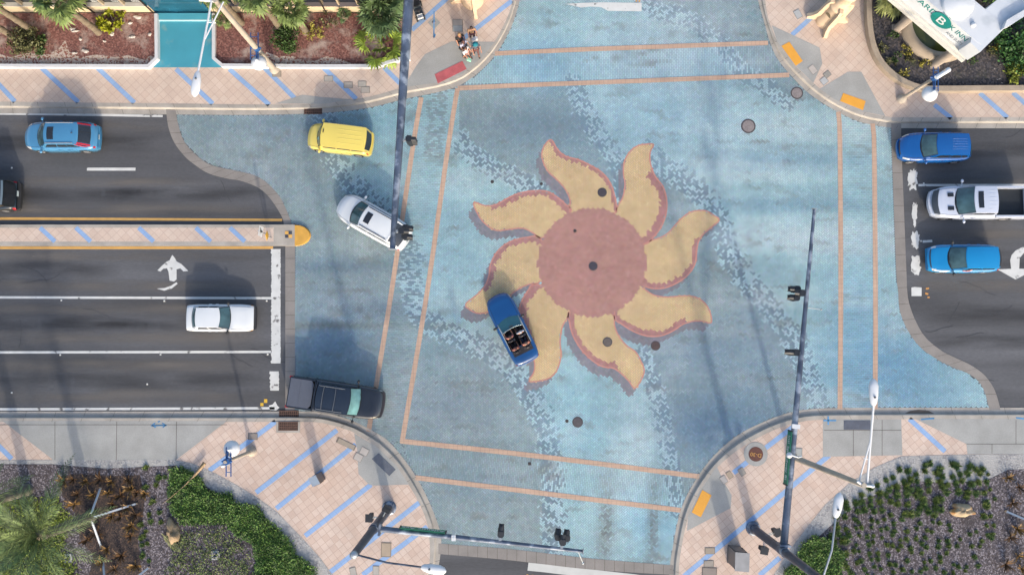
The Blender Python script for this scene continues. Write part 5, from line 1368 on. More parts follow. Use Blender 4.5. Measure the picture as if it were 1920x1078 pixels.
# ================================================================ LAMP POLES
POLEC = M("beige_concrete_pole", (190, 178, 162), .8, var=.12, scale=1.5, fine=.08)
BLUEM = M("blue_bracket", (44, 96, 160), .4, .1, var=.1)
def dome_lamp(lab, base, zt, c_px, rails_px, pole_h=None, second=None):
    """pole with a blue twin rail bracket and a white dome shade"""
    p = G(*base, SW); t = thing("dome_lamp_post", lab, "lamp post", p)
    h = pole_h or zt + .35
    m = MB(); m.tube([p, p + Vector((0, 0, h))], [.20 if h > 6 else .12, .13 if h > 6 else .09], 12); m.build("pole", POLEC, t, True)
    m = MB(); m.lathe(p, [(.32, 0), (.32, .12), (.2, .3), (.15, .5)], 12); m.build("foot", POLEC, t, True)
    a = p + Vector((0, 0, zt))
    c = G(*c_px, zt - .25)
    m = MB()
    (x0, y0), (x1, y1) = rails_px
    for px_ in (x0, x1): m.tube([G(px_, y0, zt), G(px_, y1, zt)], .035, 6)
    m.tube([a - Vector((.3, 0, 0)), a + Vector((.3, 0, 0))], .05, 6); m.lathe(a - Vector((0, 0, .2)), [(.19, 0), (.19, .4)], 12)
    for f in (.15, .85): 
        yy = y0 + (y1 - y0) * f; m.tube([G(x0, yy, zt), G(x1, yy, zt)], .025, 6)
    m.tube([a, Vector((a.x, c.y, zt)), c + Vector((0, 0, .3))], .04, 6)
    m.build("bracket", BLUEM, t, True)
    m = MB(); m.lathe(c, [(.46, -.10), (.47, -.05), (.44, .06), (.34, .17), (.20, .25), (.10, .30), (.08, .48), (.001, .50)], 24); m.build("shade", LWHITE, t, True)
    m = MB(); m.ell(c - Vector((0, 0, .10)), (.3, .3, .08), 12, 6); m.build("glass", M("lamp_glass", (190, 200, 206), .2), t, True)
    return t, p
dome_lamp("dome lamp with blue rails on a short pole at the lower left corner", (472, 846), 4.3, (434, 841), ((424, 838), (433, 893)))
p = G(418, 873, 4.3); t = thing("cctv_camera", "small white camera ball on the dome lamp at the lower left corner", "camera", p)
m = MB(); m.ell((0, 0, 0), (.14, .11, .11), 10, 7); m.build("housing", LWHITE, t); m = MB(); m.tube([(.1, 0, 0), (.38, .1, .02)], .03, 6); m.build("bracket", GALV, t)
dome_lamp("dome lamp with blue rails and pole top floodlight beside the round planter at upper right", (1690, 186), 4.1, (1744, 176), ((1750, 126), (1759, 172)), pole_h=5.2)
p = G(1768, 138, 5.2); t = thing("floodlight", "short white floodlight capping the pole by the round planter", "lamp", p, R(32))
m = MB(); m.tube([(-.5, 0, 0), (.35, 0, .05)], [.12, .14], 10); m.ell((.36, 0, .05), (.12, .15, .15), 10, 6); m.build("housing", LWHITE, t)
t4, p4 = dome_lamp("dome lamp on the tall beige pole rising over the upper left planting bed", (515, 131), 3.7, (485, 118), ((470, 62), (484, 112)), pole_h=10.3)
def davit(pole_t, top, h1, h2, tip, lab, w=.07):
    """two converging tubes that carry a luminaire"""
    m = MB(); m.tube([h1, tip], w * .8, 8); m.tube([h2, h1.lerp(tip, .45).lerp(tip, .2)], w * .6, 8); m.tube([h1.lerp(tip, .3), h2.lerp(tip, .3)], .03, 6); m.build("lamp_arm", LWHITE, pole_t, True)
    d = tip - h1; return luminaire(lab, tip, math.atan2(d.y, d.x), 1.25)
Z4 = 10.1
top = p4 + Vector((0, 0, Z4)); tip = G(371, 137, Z4 + .6)
m = MB(); m.tube([top, top + Vector((-.8, 0, .2))], .07, 8); m.build("cross_arm", LWHITE, t4, True)
davit(t4, top, top + Vector((-.2, 0, .1)), top + Vector((.35, 0, -.05)), tip, "long white lamp head over the blue striped pavement at upper left")
# lamp pole behind the right mast arm
p5 = G(1484, 856, SW); t5 = thing("tall_lamp_post", "tall beige lamp pole leaning out behind the right mast arm with a white forked arm", "lamp post", p5)
m = MB(); m.tube([p5, p5 + Vector((0, 0, 10.2))], [.2, .13], 12); m.build("pole", POLEC, t5, True)
m = MB(); m.lathe(p5 , [(.34, 0), (.34, .15), (.2, .4)], 12); m.build("foot", POLEC, t5, True)
top = p5 + Vector((0, 0, 10.1)); tip = G(1638, 758, 10.8)
m = MB(); m.tube([top + Vector((-.3, .2, 0)), top, G(1636, 911, 10.1)], .07, 8); m.ell(G(1636, 911, 10.1), (.12, .1, .1), 8, 6); m.build("cross_arm", LWHITE, t5, True)
davit(t5, top, G(1626, 905, 10.1), G(1611, 901, 10.1), tip, "white lamp head above the right crosswalk line at lower right")
p = G(1480, 853, 6.0); t = thing("cctv_camera", "white camera ball bolted to the right mast arm over the green sign", "camera", p)
m = MB(); m.ell((0, 0, 0), (.17, .17, .15), 10, 7); m.build("housing", LWHITE, t); m = MB(); m.tube([(.1, 0, 0), (.5, -.12, 0), (.75, -.1, -.2)], .04, 6); m.build("bracket", LWHITE, t)

# ================================================================ CABINETS, SIGNS ON THE MEDIAN
def cabinet(lab, q, h, mat, topmat):
    P = [(v.x, v.y) for v in GP(q, SW)]; c = (sum(a for a, b in P) / 4, sum(b for a, b in P) / 4)
    t = thing("utility_cabinet", lab, "cabinet", (c[0], c[1], SW))
    m = MB(); m.prism(P, SW, SW + .08, None); m.prism([(c[0] + (x - c[0]) * .93, c[1] + (y - c[1]) * .93) for x, y in P], SW + .08, SW + h); m.build("case", mat, t, True)
    m = MB(); m.prism([(c[0] + (x - c[0]) * 1.03, c[1] + (y - c[1]) * 1.03) for x, y in P], SW + h, SW + h + .05); m.build("lid", topmat, t, True)
    a, b = Vector((*P[0], 0)), Vector((*P[1], 0)); mid = (a + b) / 2; o = (mid - Vector((*c, 0))).normalized() * .02
    m = MB(); m.box((mid.x + o.x - (b - a).x * .0, mid.y + o.y, SW + h * .55), ((b - a).length * .8, .03, h * .75), math.atan2((b - a).y, (b - a).x)); m.build("door", mat, t, True)
    m = MB(); m.box((mid.x + o.x * 2.4 + (b - a).x * .3, mid.y + o.y * 2.4, SW + h * .5), (.05, .05, .16), math.atan2((b - a).y, (b - a).x)); m.build("handle", BLACKP, t, True)
cabinet("tall grey signal cabinet with a pale flat top at the lower right corner", [(1364, 1021), (1389, 1023), (1388, 1056), (1363, 1054)], 1.75, M("cabinet_grey", (128, 120, 116), .5, .1, var=.08), M("cabinet_top", (164, 164, 164), .5, .1))
cabinet("small metal cabinet with louvred top on the blue stripes at the lower left corner", [(611, 898), (598, 904), (590, 889), (603, 883)], 1.5, M("cabinet_brown", (132, 118, 112), .5, .1, var=.1), M("cabinet_silver", (176, 188, 198), .35, .3))
b_ = G(503, 441, SW); t = thing("keep_right_sign", "white keep right sign with a black arrow on the tip of the median", "road sign", b_)
m = MB(); m.tube([b_, b_ + Vector((0, 0, 2.0))], .035, 8); m.build("post", GALV, t, True)
m = MB(); m.box(b_ + Vector((.05, 0, 1.65)), (.02, .60, .75), R(-8)); m.build("panel", M("sign_face_white", (232, 234, 236), .5), t, True)
fr = frame(b_ + Vector((.064, 0, 1.65)), (.14, .99, 0), (0, 0, 1))
m = MB()
for q in ([(-.05, -.28), (.05, -.28), (.05, -.02), (.14, -.02), (0, .2), (-.14, -.02), (-.05, -.02)], [(.1, .08), (.22, .22), (.18, .30), (.06, .16)]): m.poly([fr @ Vector((x, y, .003)) for x, y in q])
m.build("arrow", M("sign_black", (26, 26, 28), .5), t, True)
b_ = G(505, 443, SW); t = thing("object_marker", "yellow diamond marker standing beside the keep right sign", "road sign", b_ + Vector((.12, -.1, 0)))
m = MB(); m.tube([(0, 0, 0), (0, 0, 1.2)], .03, 8); m.build("post", GALV, t)
m = MB(); fr = frame((.04, 0, 1.0), (0, 1, 0), (0, 0, 1)); m.prism([(-.32, 0), (0, -.32), (.32, 0), (0, .32)], -.01, .01); m.v = [tuple(fr @ Vector(p)) for p in m.v]; m.build("panel", M("marker_yellow", (238, 180, 40), .5), t)
t = thing("checker_plate", "yellow and black checkered plate lying on the median behind the yellow nose", "marker plate", G(541, 440, SW))
for i, (x0, y0) in enumerate(((534.6, 433.6), (541.2, 433.6), (534.6, 439.9), (541.2, 439.9))):
    q = GP([(x0, y0), (x0 + 6.4, y0), (x0 + 6.4, y0 + 6.2), (x0, y0 + 6.2)], SW)
    m = MB(); m.prism([(v.x, v.y) for v in q], SW, SW + .02); m.build("square", [M("plate_yellow", (240, 186, 96), .6), M("plate_black", (70, 76, 88), .6), M("plate_black", (70, 76, 88)), M("plate_yellow", (240, 186, 96))][i], t, True)
# mobility scooter by the mast pole
p = G(785, 24, SW); t = thing("mobility_scooter", "black mobility scooter parked against the white planter wall under the top mast arm", "scooter", p, R(-72))
m = MB(); m.rbox((.0, 0, .33), (1.15, .52, .16), .12); m.rbox((-.38, 0, .50), (.52, .56, .28), .10); m.ell((.50, 0, .42), (.20, .28, .16), 12, 6); m.build("body", M("scooter_grey", (70, 78, 84), .4, var=.2, scale=5), t)
for x, y, r in ((.48, .24, .17), (.48, -.24, .17), (-.45, .30, .17), (-.45, -.30, .17)):
    m = MB(); m.tube([(x, y - .06, r), (x, y + .06, r)], r, 16); o = m.build("wheel", TYRE, t); m = MB(); s_ = .066 if y > 0 else -.066; m.tube([(x, y, r), (x, y + s_, r)], .08, 10); m.build("hub", ALLOY, o)
m = MB(); m.rbox((-.34, 0, .74), (.46, .48, .12), .10); m.rbox((-.58, 0, 1.02), (.12, .46, .52), .05); m.build("seat", M("scooter_seat", (34, 36, 40), .6), t)
m = MB(); m.tube([(.46, 0, .45), (.32, 0, 1.0)], .04, 8); m.tube([(.32, -.28, 1.0), (.32, .28, 1.0)], .022, 6); m.box((.33, 0, 1.04), (.14, .22, .08)); m.build("handlebar", BLACKP, t)
m = MB(); m.box((.60, 0, .62), (.26, .36, .03)); m.box((.72, 0, .72), (.02, .36, .2)); m.box((.48, 0, .72), (.02, .36, .2)); m.build("basket", M("basket_white", (220, 222, 224), .5), t)

# ================================================================ PYLONS OF BEIGE STUCCO
STUCCO = M("cream_stucco", (228, 200, 168), .85, var=.07, scale=1.2, fine=.05)
def pylon(lab, px, rz, s=1.0):
    p = G(*px, SW); t = thing("stucco_pylon", lab, "monument", p, rz)
    m = MB(); m.lathe((0, 0, 0), [(.75 * s, 0), (.75 * s, .5), (.64 * s, .62), (.62 * s, 2.1), (.70 * s, 2.2), (.70 * s, 2.4), (.48 * s, 2.5), (.46 * s, 3.5), (.54 * s, 3.6), (.54 * s, 3.8), (.30 * s, 4.1), (.001, 4.2)], 24); m.build("tower", STUCCO, t)
    for k in range(4):
        mt = Matrix.Rotation(math.pi / 2 * k, 4, 'Z')
        prof = [(.5, .0), (1.35, .0), (1.45, .25), (1.15, .5), (.95, .9), (.90, 2.2), (.80, 2.6), (.5, 2.6)]
        m = MB(); n = len(prof); vs = [mt @ Vector((x * s, sg * .11, z)) for sg in (-1, 1) for x, z in prof]
        m.add(vs, [tuple(range(n)), tuple(range(2 * n - 1, n - 1, -1))] + [(i, (i + 1) % n, n + (i + 1) % n, n + i) for i in range(n)]); m.build("fin", STUCCO, t)
    dk = M("pylon_recess", (120, 108, 84), .8)
    for k in range(4):
        a = R(45) + math.pi / 2 * k; fr = frame((.625 * s * math.cos(a), .625 * s * math.sin(a), 1.45), (-math.sin(a), math.cos(a), 0), (0, 0, 1))
        m = MB(); m.poly([fr @ Vector((.2 * math.cos(R(q)), .24 * math.sin(R(q)) , .01)) for q in range(0, 181, 15)] ); m.poly([fr @ Vector(v) for v in ((-.2, -.08, .01), (.2, -.08, .01), (.2, 0, .01), (-.2, 0, .01))]); m.build("window", dk, t)
pylon("cream finned pylon on the upper right corner beside the curved planter", (1549, 37), R(-8), .92)
pylon("cream finned pylon mostly cut by the top edge above the people", (886, -1), R(10), 1.0)
p = G(795, 0, SW); t = thing("newspaper_box", "small dark box at the top edge right of the scooter", "box", G(797, -2, SW))
m = MB(); m.rbox((0, 0, .35), (.24, .2, .7), .04); m.build("case", M("maroon_box", (92, 46, 44), .5), t); m = MB(); m.box((0, 0, .72), (.28, .24, .05)); m.build("lid", BLACKP, t)

# ================================================================ HOTEL FRONT (upper left)
CREAM = M("cream_wall", (226, 204, 168), .8, var=.06, scale=.8)
GLZ = M("shopfront_glass", (30, 38, 48), .08, var=.3, scale=.8, spec=.6)
MULL = M("beige_mullion", (196, 178, 150), .6)
hy = G(0, 24.5, SW).y
def hotel(x0p, x1p, mull, lab, words, sill):
    x0, x1 = G(x0p, 24.5, SW).x, G(x1p, 24.5, SW).x
    t = thing("hotel_building", lab, "building", ((x0 + x1) / 2, hy, SW))
    m = MB(); m.box(((x0 + x1) / 2, hy + .15, SW + .5), (x1 - x0, .3, 1.0)); m.box(((x0 + x1) / 2, hy + 6, SW + 2.6), (x1 - x0, 11.4, 5.2)); m.box(((x0 + x1) / 2, hy + .15, SW + 4.6), (x1 - x0, .3, 1.2)); m.build("wall", CREAM, t, True)
    m = MB(); m.box(((x0 + x1) / 2, hy + .25, SW + 2.5), (x1 - x0, .06, 3.0)); m.build("glazing", GLZ, t, True)
    m = MB(); m.box(((x0 + x1) / 2, hy + .14, SW + 1.03), (x1 - x0, .36, .06)); m.build("sill", sill, t, True)
    m = MB(); m.box(((x0 + x1) / 2, hy + 6, SW + 5.3), (x1 - x0 + .4, 12.4, .2)); m.build("roof", M("flat_roof", (170, 166, 160), .9), t, True)
    m = MB()
    for q, dark in mull:
        x = G(q, 24.5, SW).x
        m.box((x, hy + .13, SW + 2.5), (.10, .20, 3.0))
    m.build("mullion", MULL, t, True)
    m = MB()
    for q, dark in mull:
        if dark: x = G(q, 24.5, SW).x; m.box((x + .02, hy - .05, SW + 1.6), (.07, .07, 3.2))
    if m.v: m.build("dark_post", M("dark_post", (54, 46, 40), .6), t, True)
    for w, xa, xb in words:
        a, b = G(xa, 11, SW + 1.2), G(xb, 11, SW + 1.2)
        text("window_lettering", w, .30, LETTER, t, frame(((a.x + b.x) / 2, hy + .212, SW + 1.24), (1, 0, 0), (0, 0, 1)), (b.x - a.x) / (len(w) * .26))
    return t
hotel(-330, 291, [(-60, 0), (-20, 0), (20, 0), (60, 0), (100, 0), (140, 0), (177, 1), (210, 0), (248, 0), (288, 1)], "hotel front with cream sill wall and lettered dark windows left of the teal drive", [("BREAKFAST", 166, 198), ("LUNCH", 207, 232), ("DINNER", 243, 270)], M("pale_sill", (214, 208, 196), .6))
hotel(399, 764, [(402, 0), (452, 0), (503, 1), (560, 0), (612, 1), (642, 0), (677, 0), (720, 0)], "hotel front with grey sill rail behind the palms right of the teal drive", [], M("grey_sill", (128, 120, 122), .6))
xa, xb = G(291, 25, 0).x, G(398, 25, 0).x
t = thing("entrance_canopy", "dark blue glazed entrance between the two hotel fronts above the teal drive", "entrance", ((xa + xb) / 2, hy, SW))
m = MB(); m.box(((xa + xb) / 2, hy + .06, SW + 1.6), (xb - xa, .08, 3.2)); m.build("glazing", M("blue_glass", (34, 88, 112), .08, var=.3, scale=1.2, spec=.6), t, True)
for xx, ww in ((xa + .25, .4), (xb - .12, .2)):
    m = MB(); m.box((xx, hy + .5, SW + 1.6), (ww, .9, 3.2)); m.build("jamb", M("taupe_wall", (172, 158, 138), .8), t, True)
m = MB(); m.box(((xa + xb) / 2, hy + 6.2, SW + 3.4), (xb - xa, 10.6, .3)); m.build("roof", M("flat_roof", (170, 166, 160)), t, True)
# white planter walls and beds
WALLW = M("white_wall", (226, 228, 230), .7, var=.06)
def low_wall(lab, px, h, w, mat, name="planter_wall", smooth=False):
    q = [tuple(p) for p in resample(px, 60)] if smooth else px
    P = GP(q, SW + h); t = MB()
    L, Rr = [], []
    for i, p in enumerate(P):
        d0 = (P[i] - P[max(i - 1, 0)]); d1_ = (P[min(i + 1, len(P) - 1)] - P[i])
        d0 = d0.normalized() if d0.length > 1e-6 else d1_.normalized(); d1_ = d1_.normalized() if d1_.length > 1e-6 else d0
        n0 = Vector((-d0.y, d0.x, 0)) + Vector((-d1_.y, d1_.x, 0)); n0 = n0 / max(n0.length_squared / 2, .5)
        L.append(p + n0 * w / 2); Rr.append(p - n0 * w / 2)
    ring = L + Rr[::-1]
    for i in range(len(P) - 1):
        t.quad(Rr[i], Rr[i + 1], L[i + 1], L[i])
        dn = Vector((0, 0, -h - .1))
        t.quad(Rr[i] + dn, Rr[i + 1] + dn, Rr[i + 1], Rr[i]); t.quad(L[i], L[i + 1], L[i + 1] + dn, L[i] + dn)
    for a, b in ((L[0], Rr[0]), (Rr[-1], L[-1])): t.quad(a, b, b - Vector((0, 0, h + .1)), a - Vector((0, 0, h + .1)))
    return tag(t.build(name, mat), lab, "planter wall")
low_wall("low white planter wall in front of the bed left of the teal drive", [(-320, 123), (0, 123), (277, 124), (293, 109), (292, 26)], .35, .20, WALLW)
low_wall("low white planter wall in front of the bed right of the teal drive", [(400, 26), (400, 109), (416, 122.5), (610, 124), (705, 123.5), (748, 111), (766, 109), (765, -60)], .35, .20, WALLW)
REDM = chips_mat("red_mulch", [(124, 80, 72), (146, 98, 88), (132, 86, 78), (162, 116, 104), (108, 70, 64)], 12, (190, 170, 158), .75, .52, .68)
bed = struct(sheet("mulch_bed", [(-320, 25), (291, 25), (291, 108), (276, 122), (-320, 122)], SW + .12, REDM))
bed = struct(sheet("mulch_bed", [(401, 25), (764, 25), (764, 108), (747, 110), (703, 122), (417, 121), (401, 108)], SW + .12, REDM))
SANDEDGE = chips_mat("sandy_edge", [(206, 188, 172), (190, 170, 152), (214, 198, 184), (150, 96, 82)], 12, (138, 92, 82), 1.1, .60, .66)
sheets("sand_patch", [[(-320, 112), (0, 102), (20, 108), (48, 100), (90, 103), (110, 92), (122, 76), (130, 98), (150, 108), (180, 103), (215, 108), (240, 104), (266, 112), (290, 102), (290, 109), (276, 122), (-320, 122)], [(488, 112), (500, 98), (520, 106), (550, 106), (560, 112), (590, 115), (612, 106), (640, 112), (660, 120), (490, 121)]], SW + .126, SANDEDGE, bed)
# curved planter at the upper right
t_wall = low_wall("curved beige concrete planter wall at the upper right corner", [(1630, -160), (1630, 0), (1632, 50), (1640, 90), (1658, 122), (1688, 148), (1726, 164), (1765, 166), (1920, 165), (2250, 165)], .45, .34, M("wall_concrete", (176, 160, 140), .85, var=.14, scale=1.4, fine=.1), smooth=True)
DARKM = chips_mat("dark_mulch", [(62, 60, 64), (84, 80, 84), (50, 50, 56), (100, 92, 90), (74, 68, 66)], 10, (60, 64, 50), .8, .58, .66)
bedr = struct(sheet("mulch_bed", [(1636, -160), (1636, 50), (1646, 90), (1666, 124), (1700, 150), (1727, 160), (1765, 161), (2250, 160), (2250, -160)], SW + .2, DARKM))
# white hotel sign on two columns
SIGNW = M("sign_white_render", (226, 230, 234), .6, var=.05, scale=.6, second=(196, 202, 208), second_scale=.7, second_lo=.52, second_hi=.7)
pc = G(1760, 80, SW); sign = thing("hotel_sign", "white angular hotel sign with teal lettering and round logo standing on two columns", "sign", pc)
A_, B_ = G(1640, -19, 3.0), G(1803, 118, 3.0)
dv = (B_ - A_).normalized(); nv = Vector((dv.y, -dv.x, 0))               # nv faces the street
if nv.y > 0: nv = -nv
Ltot = (B_ - A_).length; ZB, ZT = 3.0, 4.95
def S2(u, v): q = A_ + dv * u - nv * v; return (q.x, q.y)
m = MB(); m.prism([S2(-4, .28), S2(Ltot - .25, .28), S2(Ltot - .25, 2.1), S2(-4, 2.1)], ZB + .5, ZT); m.build("box", SIGNW, sign, True)
m = MB(); m.prism([S2(-4, 0), S2(Ltot, 0), S2(Ltot, 1.0), S2(-4, 1.0)], ZB, ZB + .28); m.prism([S2(-4, .14), S2(Ltot - .12, .14), S2(Ltot - .12, 1.0), S2(-4, 1.0)], ZB + .28, ZB + .5); m.build("moulding", M("sign_moulding", (232, 230, 222), .6, var=.04), sign, True)
wing = GP([(1838, 98), (1885, 52), (1930, 24), (1990, -10), (1960, -50), (1870, 0), (1835, 29), (1812, 40), (1822, 70), (1820, 80)], ZT - .02)
m = MB(); m.prism([(v.x, v.y) for v in wing], ZB + .6, ZT - .02); m.build("wing", SIGNW, sign, True)
par = GP([(1882, 54), (1895, 48), (1935, 22), (1932, 12), (1888, 38)], ZT + .3)
m = MB(); m.prism([(v.x, v.y) for v in par], ZT - .02, ZT + .3); m.build("parapet", SIGNW, sign, True)
fz = frame(A_ + dv * 0 - nv * .28 + Vector((0, 0, 0)), dv, (0, 0, 1))
TEALS = M("sign_teal", (0, 140, 132), .5); GREYS = M("sign_grey_letter", (150, 160, 166), .5)
def put(word, px0, px1, z, size, mat, nm):
    q0, q1 = G(*px0, z), G(*px1, z); u0, u1 = (q0 - A_).dot(dv), (q1 - A_).dot(dv)
    c = A_ + dv * ((u0 + u1) / 2) - nv * .27; c.z = z
    text(nm, word, size, mat, sign, frame(c, dv, (0, 0, 1)), abs(u1 - u0) / (len(word) * size * .66))
put("BOARD", (1698, -14), (1752, 32), 4.45, .62, TEALS, "lettering")
put("LK INN", (1768, 46), (1814, 84), 4.45, .62, TEALS, "lettering")
put("AND SUITES", (1769, 60), (1809, 92), 3.86, .36, GREYS, "lettering")
q = G(1766, 38, 4.5); u = (q - A_).dot(dv); c0 = A_ + dv * u - nv * .22; c0.z = 4.42
fr = frame(c0, dv, (0, 0, 1))
m = MB(); m.add([fr @ Vector((.66 * math.cos(a), .62 * math.sin(a), 0)) for a in np.linspace(0, 2 * math.pi, 28, endpoint=False)], [tuple(range(28))])
m.add([fr @ Vector((.66 * math.cos(a), .62 * math.sin(a), -.1)) for a in np.linspace(0, 2 * math.pi, 28, endpoint=False)], [tuple(range(28))])
m.build("logo_disc", TEALS, sign, True)
text("logo_letter", "B", .95, LETTER, sign, frame(c0 + nv * .02, dv, (.12 * dv.x, .12 * dv.y, 1)), 1.1)
cc = c0 - nv * 1.0
m = MB(); m.lathe((cc.x, cc.y, ZT - .3), [(.92, 0), (.92, .5), (.86, .55), (.001, .58)], 28); m.build("drum", SIGNW, sign, True)
cq = G(1824, 48, ZT); m = MB(); m.ell((cq.x, cq.y, ZT + .06), (.16, .16, .12), 10, 6); m.build("roof_light", LWHITE, sign, True)
COLM = M("column_beige", (178, 164, 150), .8, var=.08)
for (x, y), sq in (((1681, 55), 0), ((1752, 121), 1)):
    p = G(x, y, SW + .2); m = MB(); m.lathe((p.x, p.y, SW), [(.30, 0), (.27, .25), (.27, 3.3)], 18)
    m.box((p.x, p.y, SW + .22), (.62, .56, .10)); m.build("column", COLM, sign, True)
ctr = G(1762, 46, SW + .3)
fo = thing("fountain_basin", "round beige basin with green water under the white hotel sign", "basin", ctr)
rr_ = (G(1724, 98, SW + .5) - ctr).length
m = MB(); m.lathe((0, 0, 0), [(rr_ + .1, -.2), (rr_ + .1, .45), (rr_ - .42, .45), (rr_ - .45, .1)], 48); m.build("rim", M("wall_concrete", (176, 160, 140)), fo)
m = MB(); m.lathe((0, 0, .2), [(rr_ - .43, 0), (.001, .002)], 48); m.build("water", M("algae_water", (78, 84, 34), .15, var=.3, scale=.8), fo)
# ================================================================ PLANTED BEDS (lower corners)
MULCH = chips_mat("grey_mulch", [(84, 78, 84), (116, 108, 114), (66, 60, 66), (148, 140, 144), (96, 88, 90), (74, 64, 64)], 14, (66, 60, 62), .7, .56, .7)
SAND = chips_mat("grey_sand", [(176, 174, 172), (162, 160, 160), (188, 186, 182), (146, 144, 146), (170, 168, 164)], 12, (186, 184, 180), .9, .45, .58)
BB = [(-320, 862), (0, 862), (100, 862), (328, 862), (360, 868), (400, 885), (437, 905), (479, 930), (518, 958), (567, 1008), (600, 1045), (622, 1075), (700, 1180), (700, 1400), (-320, 1400)]
struct(sheet("planting_sand", BB, SW + .010, SAND))
struct(sheet("mulch_bed", [(-320, 868), (100, 870), (200, 878), (330, 872), (372, 900), (420, 935), (470, 960), (520, 1000), (560, 1050), (580, 1100), (600, 1400), (-320, 1400)], SW + .016, MULCH))
BBR = [(1450, 1078), (1480, 1032), (1510, 992), (1548, 945), (1592, 906), (1640, 876), (1690, 855), (1812, 852), (2250, 850), (2250, 1400), (1380, 1400), (1400, 1160)]
struct(sheet("planting_sand", BBR, SW + .010, SAND))
struct(sheet("mulch_bed", [(1500, 1078), (1530, 1010), (1580, 965), (1620, 935), (1680, 915), (1700, 900), (1770, 905), (1850, 900), (1890, 880), (2250, 870), (2250, 1400), (1460, 1400), (1480, 1150)], SW + .016, MULCH))

struct(sheet('mulch_bed', [(108, 893), (150, 888), (205, 892), (262, 890), (272, 930), (266, 985), (258, 1010), (268, 1090), (160, 1110), (175, 1040), (150, 1010), (140, 960), (118, 930)], SW + .020, chips_mat('brown_mulch', [(62, 50, 46), (84, 66, 58), (50, 42, 42), (104, 84, 72), (70, 58, 56)], 14, (48, 42, 42), 1.0, .5, .65)))

# ---------------------------------------------------------------- leaves
def leafmat(name, rgb, isl=.35, rough=.55):
    return M(name, rgb, rough, var=.18, scale=1.2, island=isl, spec=.3)
PALM = leafmat("palm_leaf", (112, 130, 72)); PALM_B = leafmat("date_palm_leaf", (112, 130, 80), .4); FANB = leafmat("fan_leaf_bright", (140, 160, 62), .3); FAND = leafmat("fan_leaf_dark", (86, 108, 66), .35)
SHRUB = leafmat("shrub_leaf", (70, 96, 44)); SHRUBY = leafmat("shrub_leaf_yellow", (156, 160, 36), .4); SHRUBB = leafmat("shrub_leaf_brown", (104, 104, 66), .45); COVER = leafmat("ground_cover_leaf", (90, 122, 52), .45); TUFT = leafmat("tuft_leaf", (104, 130, 70), .4)
BROM = leafmat("bromeliad_leaf", (128, 98, 54), .6); DRY = leafmat("dry_frond", (172, 144, 108), .3); OLIVE = leafmat("olive_leaf", (168, 158, 72), .4)
BARK = M("palm_bark", (132, 118, 98), .9, var=.25, scale=2, fine=.2, stretch=(1, 1, 3)); BARKD = M("palm_bark_grey", (112, 108, 96), .9, var=.25, scale=2, fine=.2, stretch=(1, 1, 3))
def fan_leaf(m, base, az, el, pet, rad, rnd, droop=.35, n=15, span=250):
    """petiole then a costapalmate fan of narrow leaflets"""
    d = Vector((math.cos(az) * math.cos(el), math.sin(az) * math.cos(el), math.sin(el)))
    c = base + d * pet - Vector((0, 0, .10 * pet))
    s = Vector((-math.sin(az), math.cos(az), 0)); upv = s.cross(d) * -1
    if upv.z < 0: upv = -upv
    w = Vector((0, 0, .02)); m.add([base - s * .02, base + s * .02, c + s * .02, c - s * .02], [(0, 1, 2, 3)])
    for k in range(n):
        a = R(-span / 2 + span * k / (n - 1)) + rnd.uniform(-.05, .05); r = rad * (1 - .25 * abs(a) / R(span / 2)) * rnd.uniform(.85, 1.1)
        e = d * math.cos(a) + s * math.sin(a); q = s * math.cos(a) - d * math.sin(a)
        p1 = c + e * r * .55 + upv * .04 - Vector((0, 0, droop * r * .12)); p2 = c + e * r - Vector((0, 0, droop * r * (.35 + .3 * rnd.random())))
        wd = r * math.sin(R(span / (n - 1)) * .62) * .55
        m.add([c, p1 - q * wd, p2, p1 + q * wd], [(0, 1, 2, 3)])
def feather(m, base, az, el, L, rnd, droop=.5, n=34, ll=.5):
    """pinnate frond: curved rachis with V-set leaflets"""
    P = []
    for k in range(n + 1):
        t = k / n; r = L * t * (1 - .12 * t); e = el
        P.append(base + Vector((math.cos(az) * r * math.cos(e), math.sin(az) * r * math.cos(e), r * math.sin(e) - droop * L * t * t)))
    s0 = Vector((-math.sin(az), math.cos(az), 0))
    for k in range(n): 
        w = .03 * (1 - k / n) + .006; m.add([P[k] - s0 * w, P[k + 1] - s0 * w, P[k + 1] + s0 * w, P[k] + s0 * w], [(0, 1, 2, 3)])
    for k in range(3, n + 1):
        t = k / n; d = (P[k] - P[k - 1]).normalized(); l = ll * math.sin(math.pi * min(1, .18 + t * .80)) * rnd.uniform(.85, 1.15)
        for sg in (1, -1):
            e = (s0 * sg * .80 + d * .75 + Vector((0, 0, .22 - .25 * rnd.random()))).normalized(); q = d * .045
            tip = P[k] + e * l - Vector((0, 0, .12 * l))
            m.add([P[k] - q, P[k] + e * l * .5 + q * .9, tip, P[k] + e * l * .45 - q * .9], [(0, 1, 2, 3)])
def trunk(t, p, top, r0, r1, mat=None, seed=1):
    rr = random.Random(seed); m = MB(); pts, rad = [], []
    for k in range(15):
        f = k / 14; q = p.lerp(top, f); q = q + Vector((math.sin(f * 3) * .06, math.cos(f * 2.3) * .05 - .05, 0)); pts.append(q); rad.append((r0 + (r1 - r0) * f) * (1.12 if k % 2 else .97) * (1.35 if k == 0 else 1))
    m.tube(pts, rad, 12); return m.build("trunk", mat or BARK, t, True)
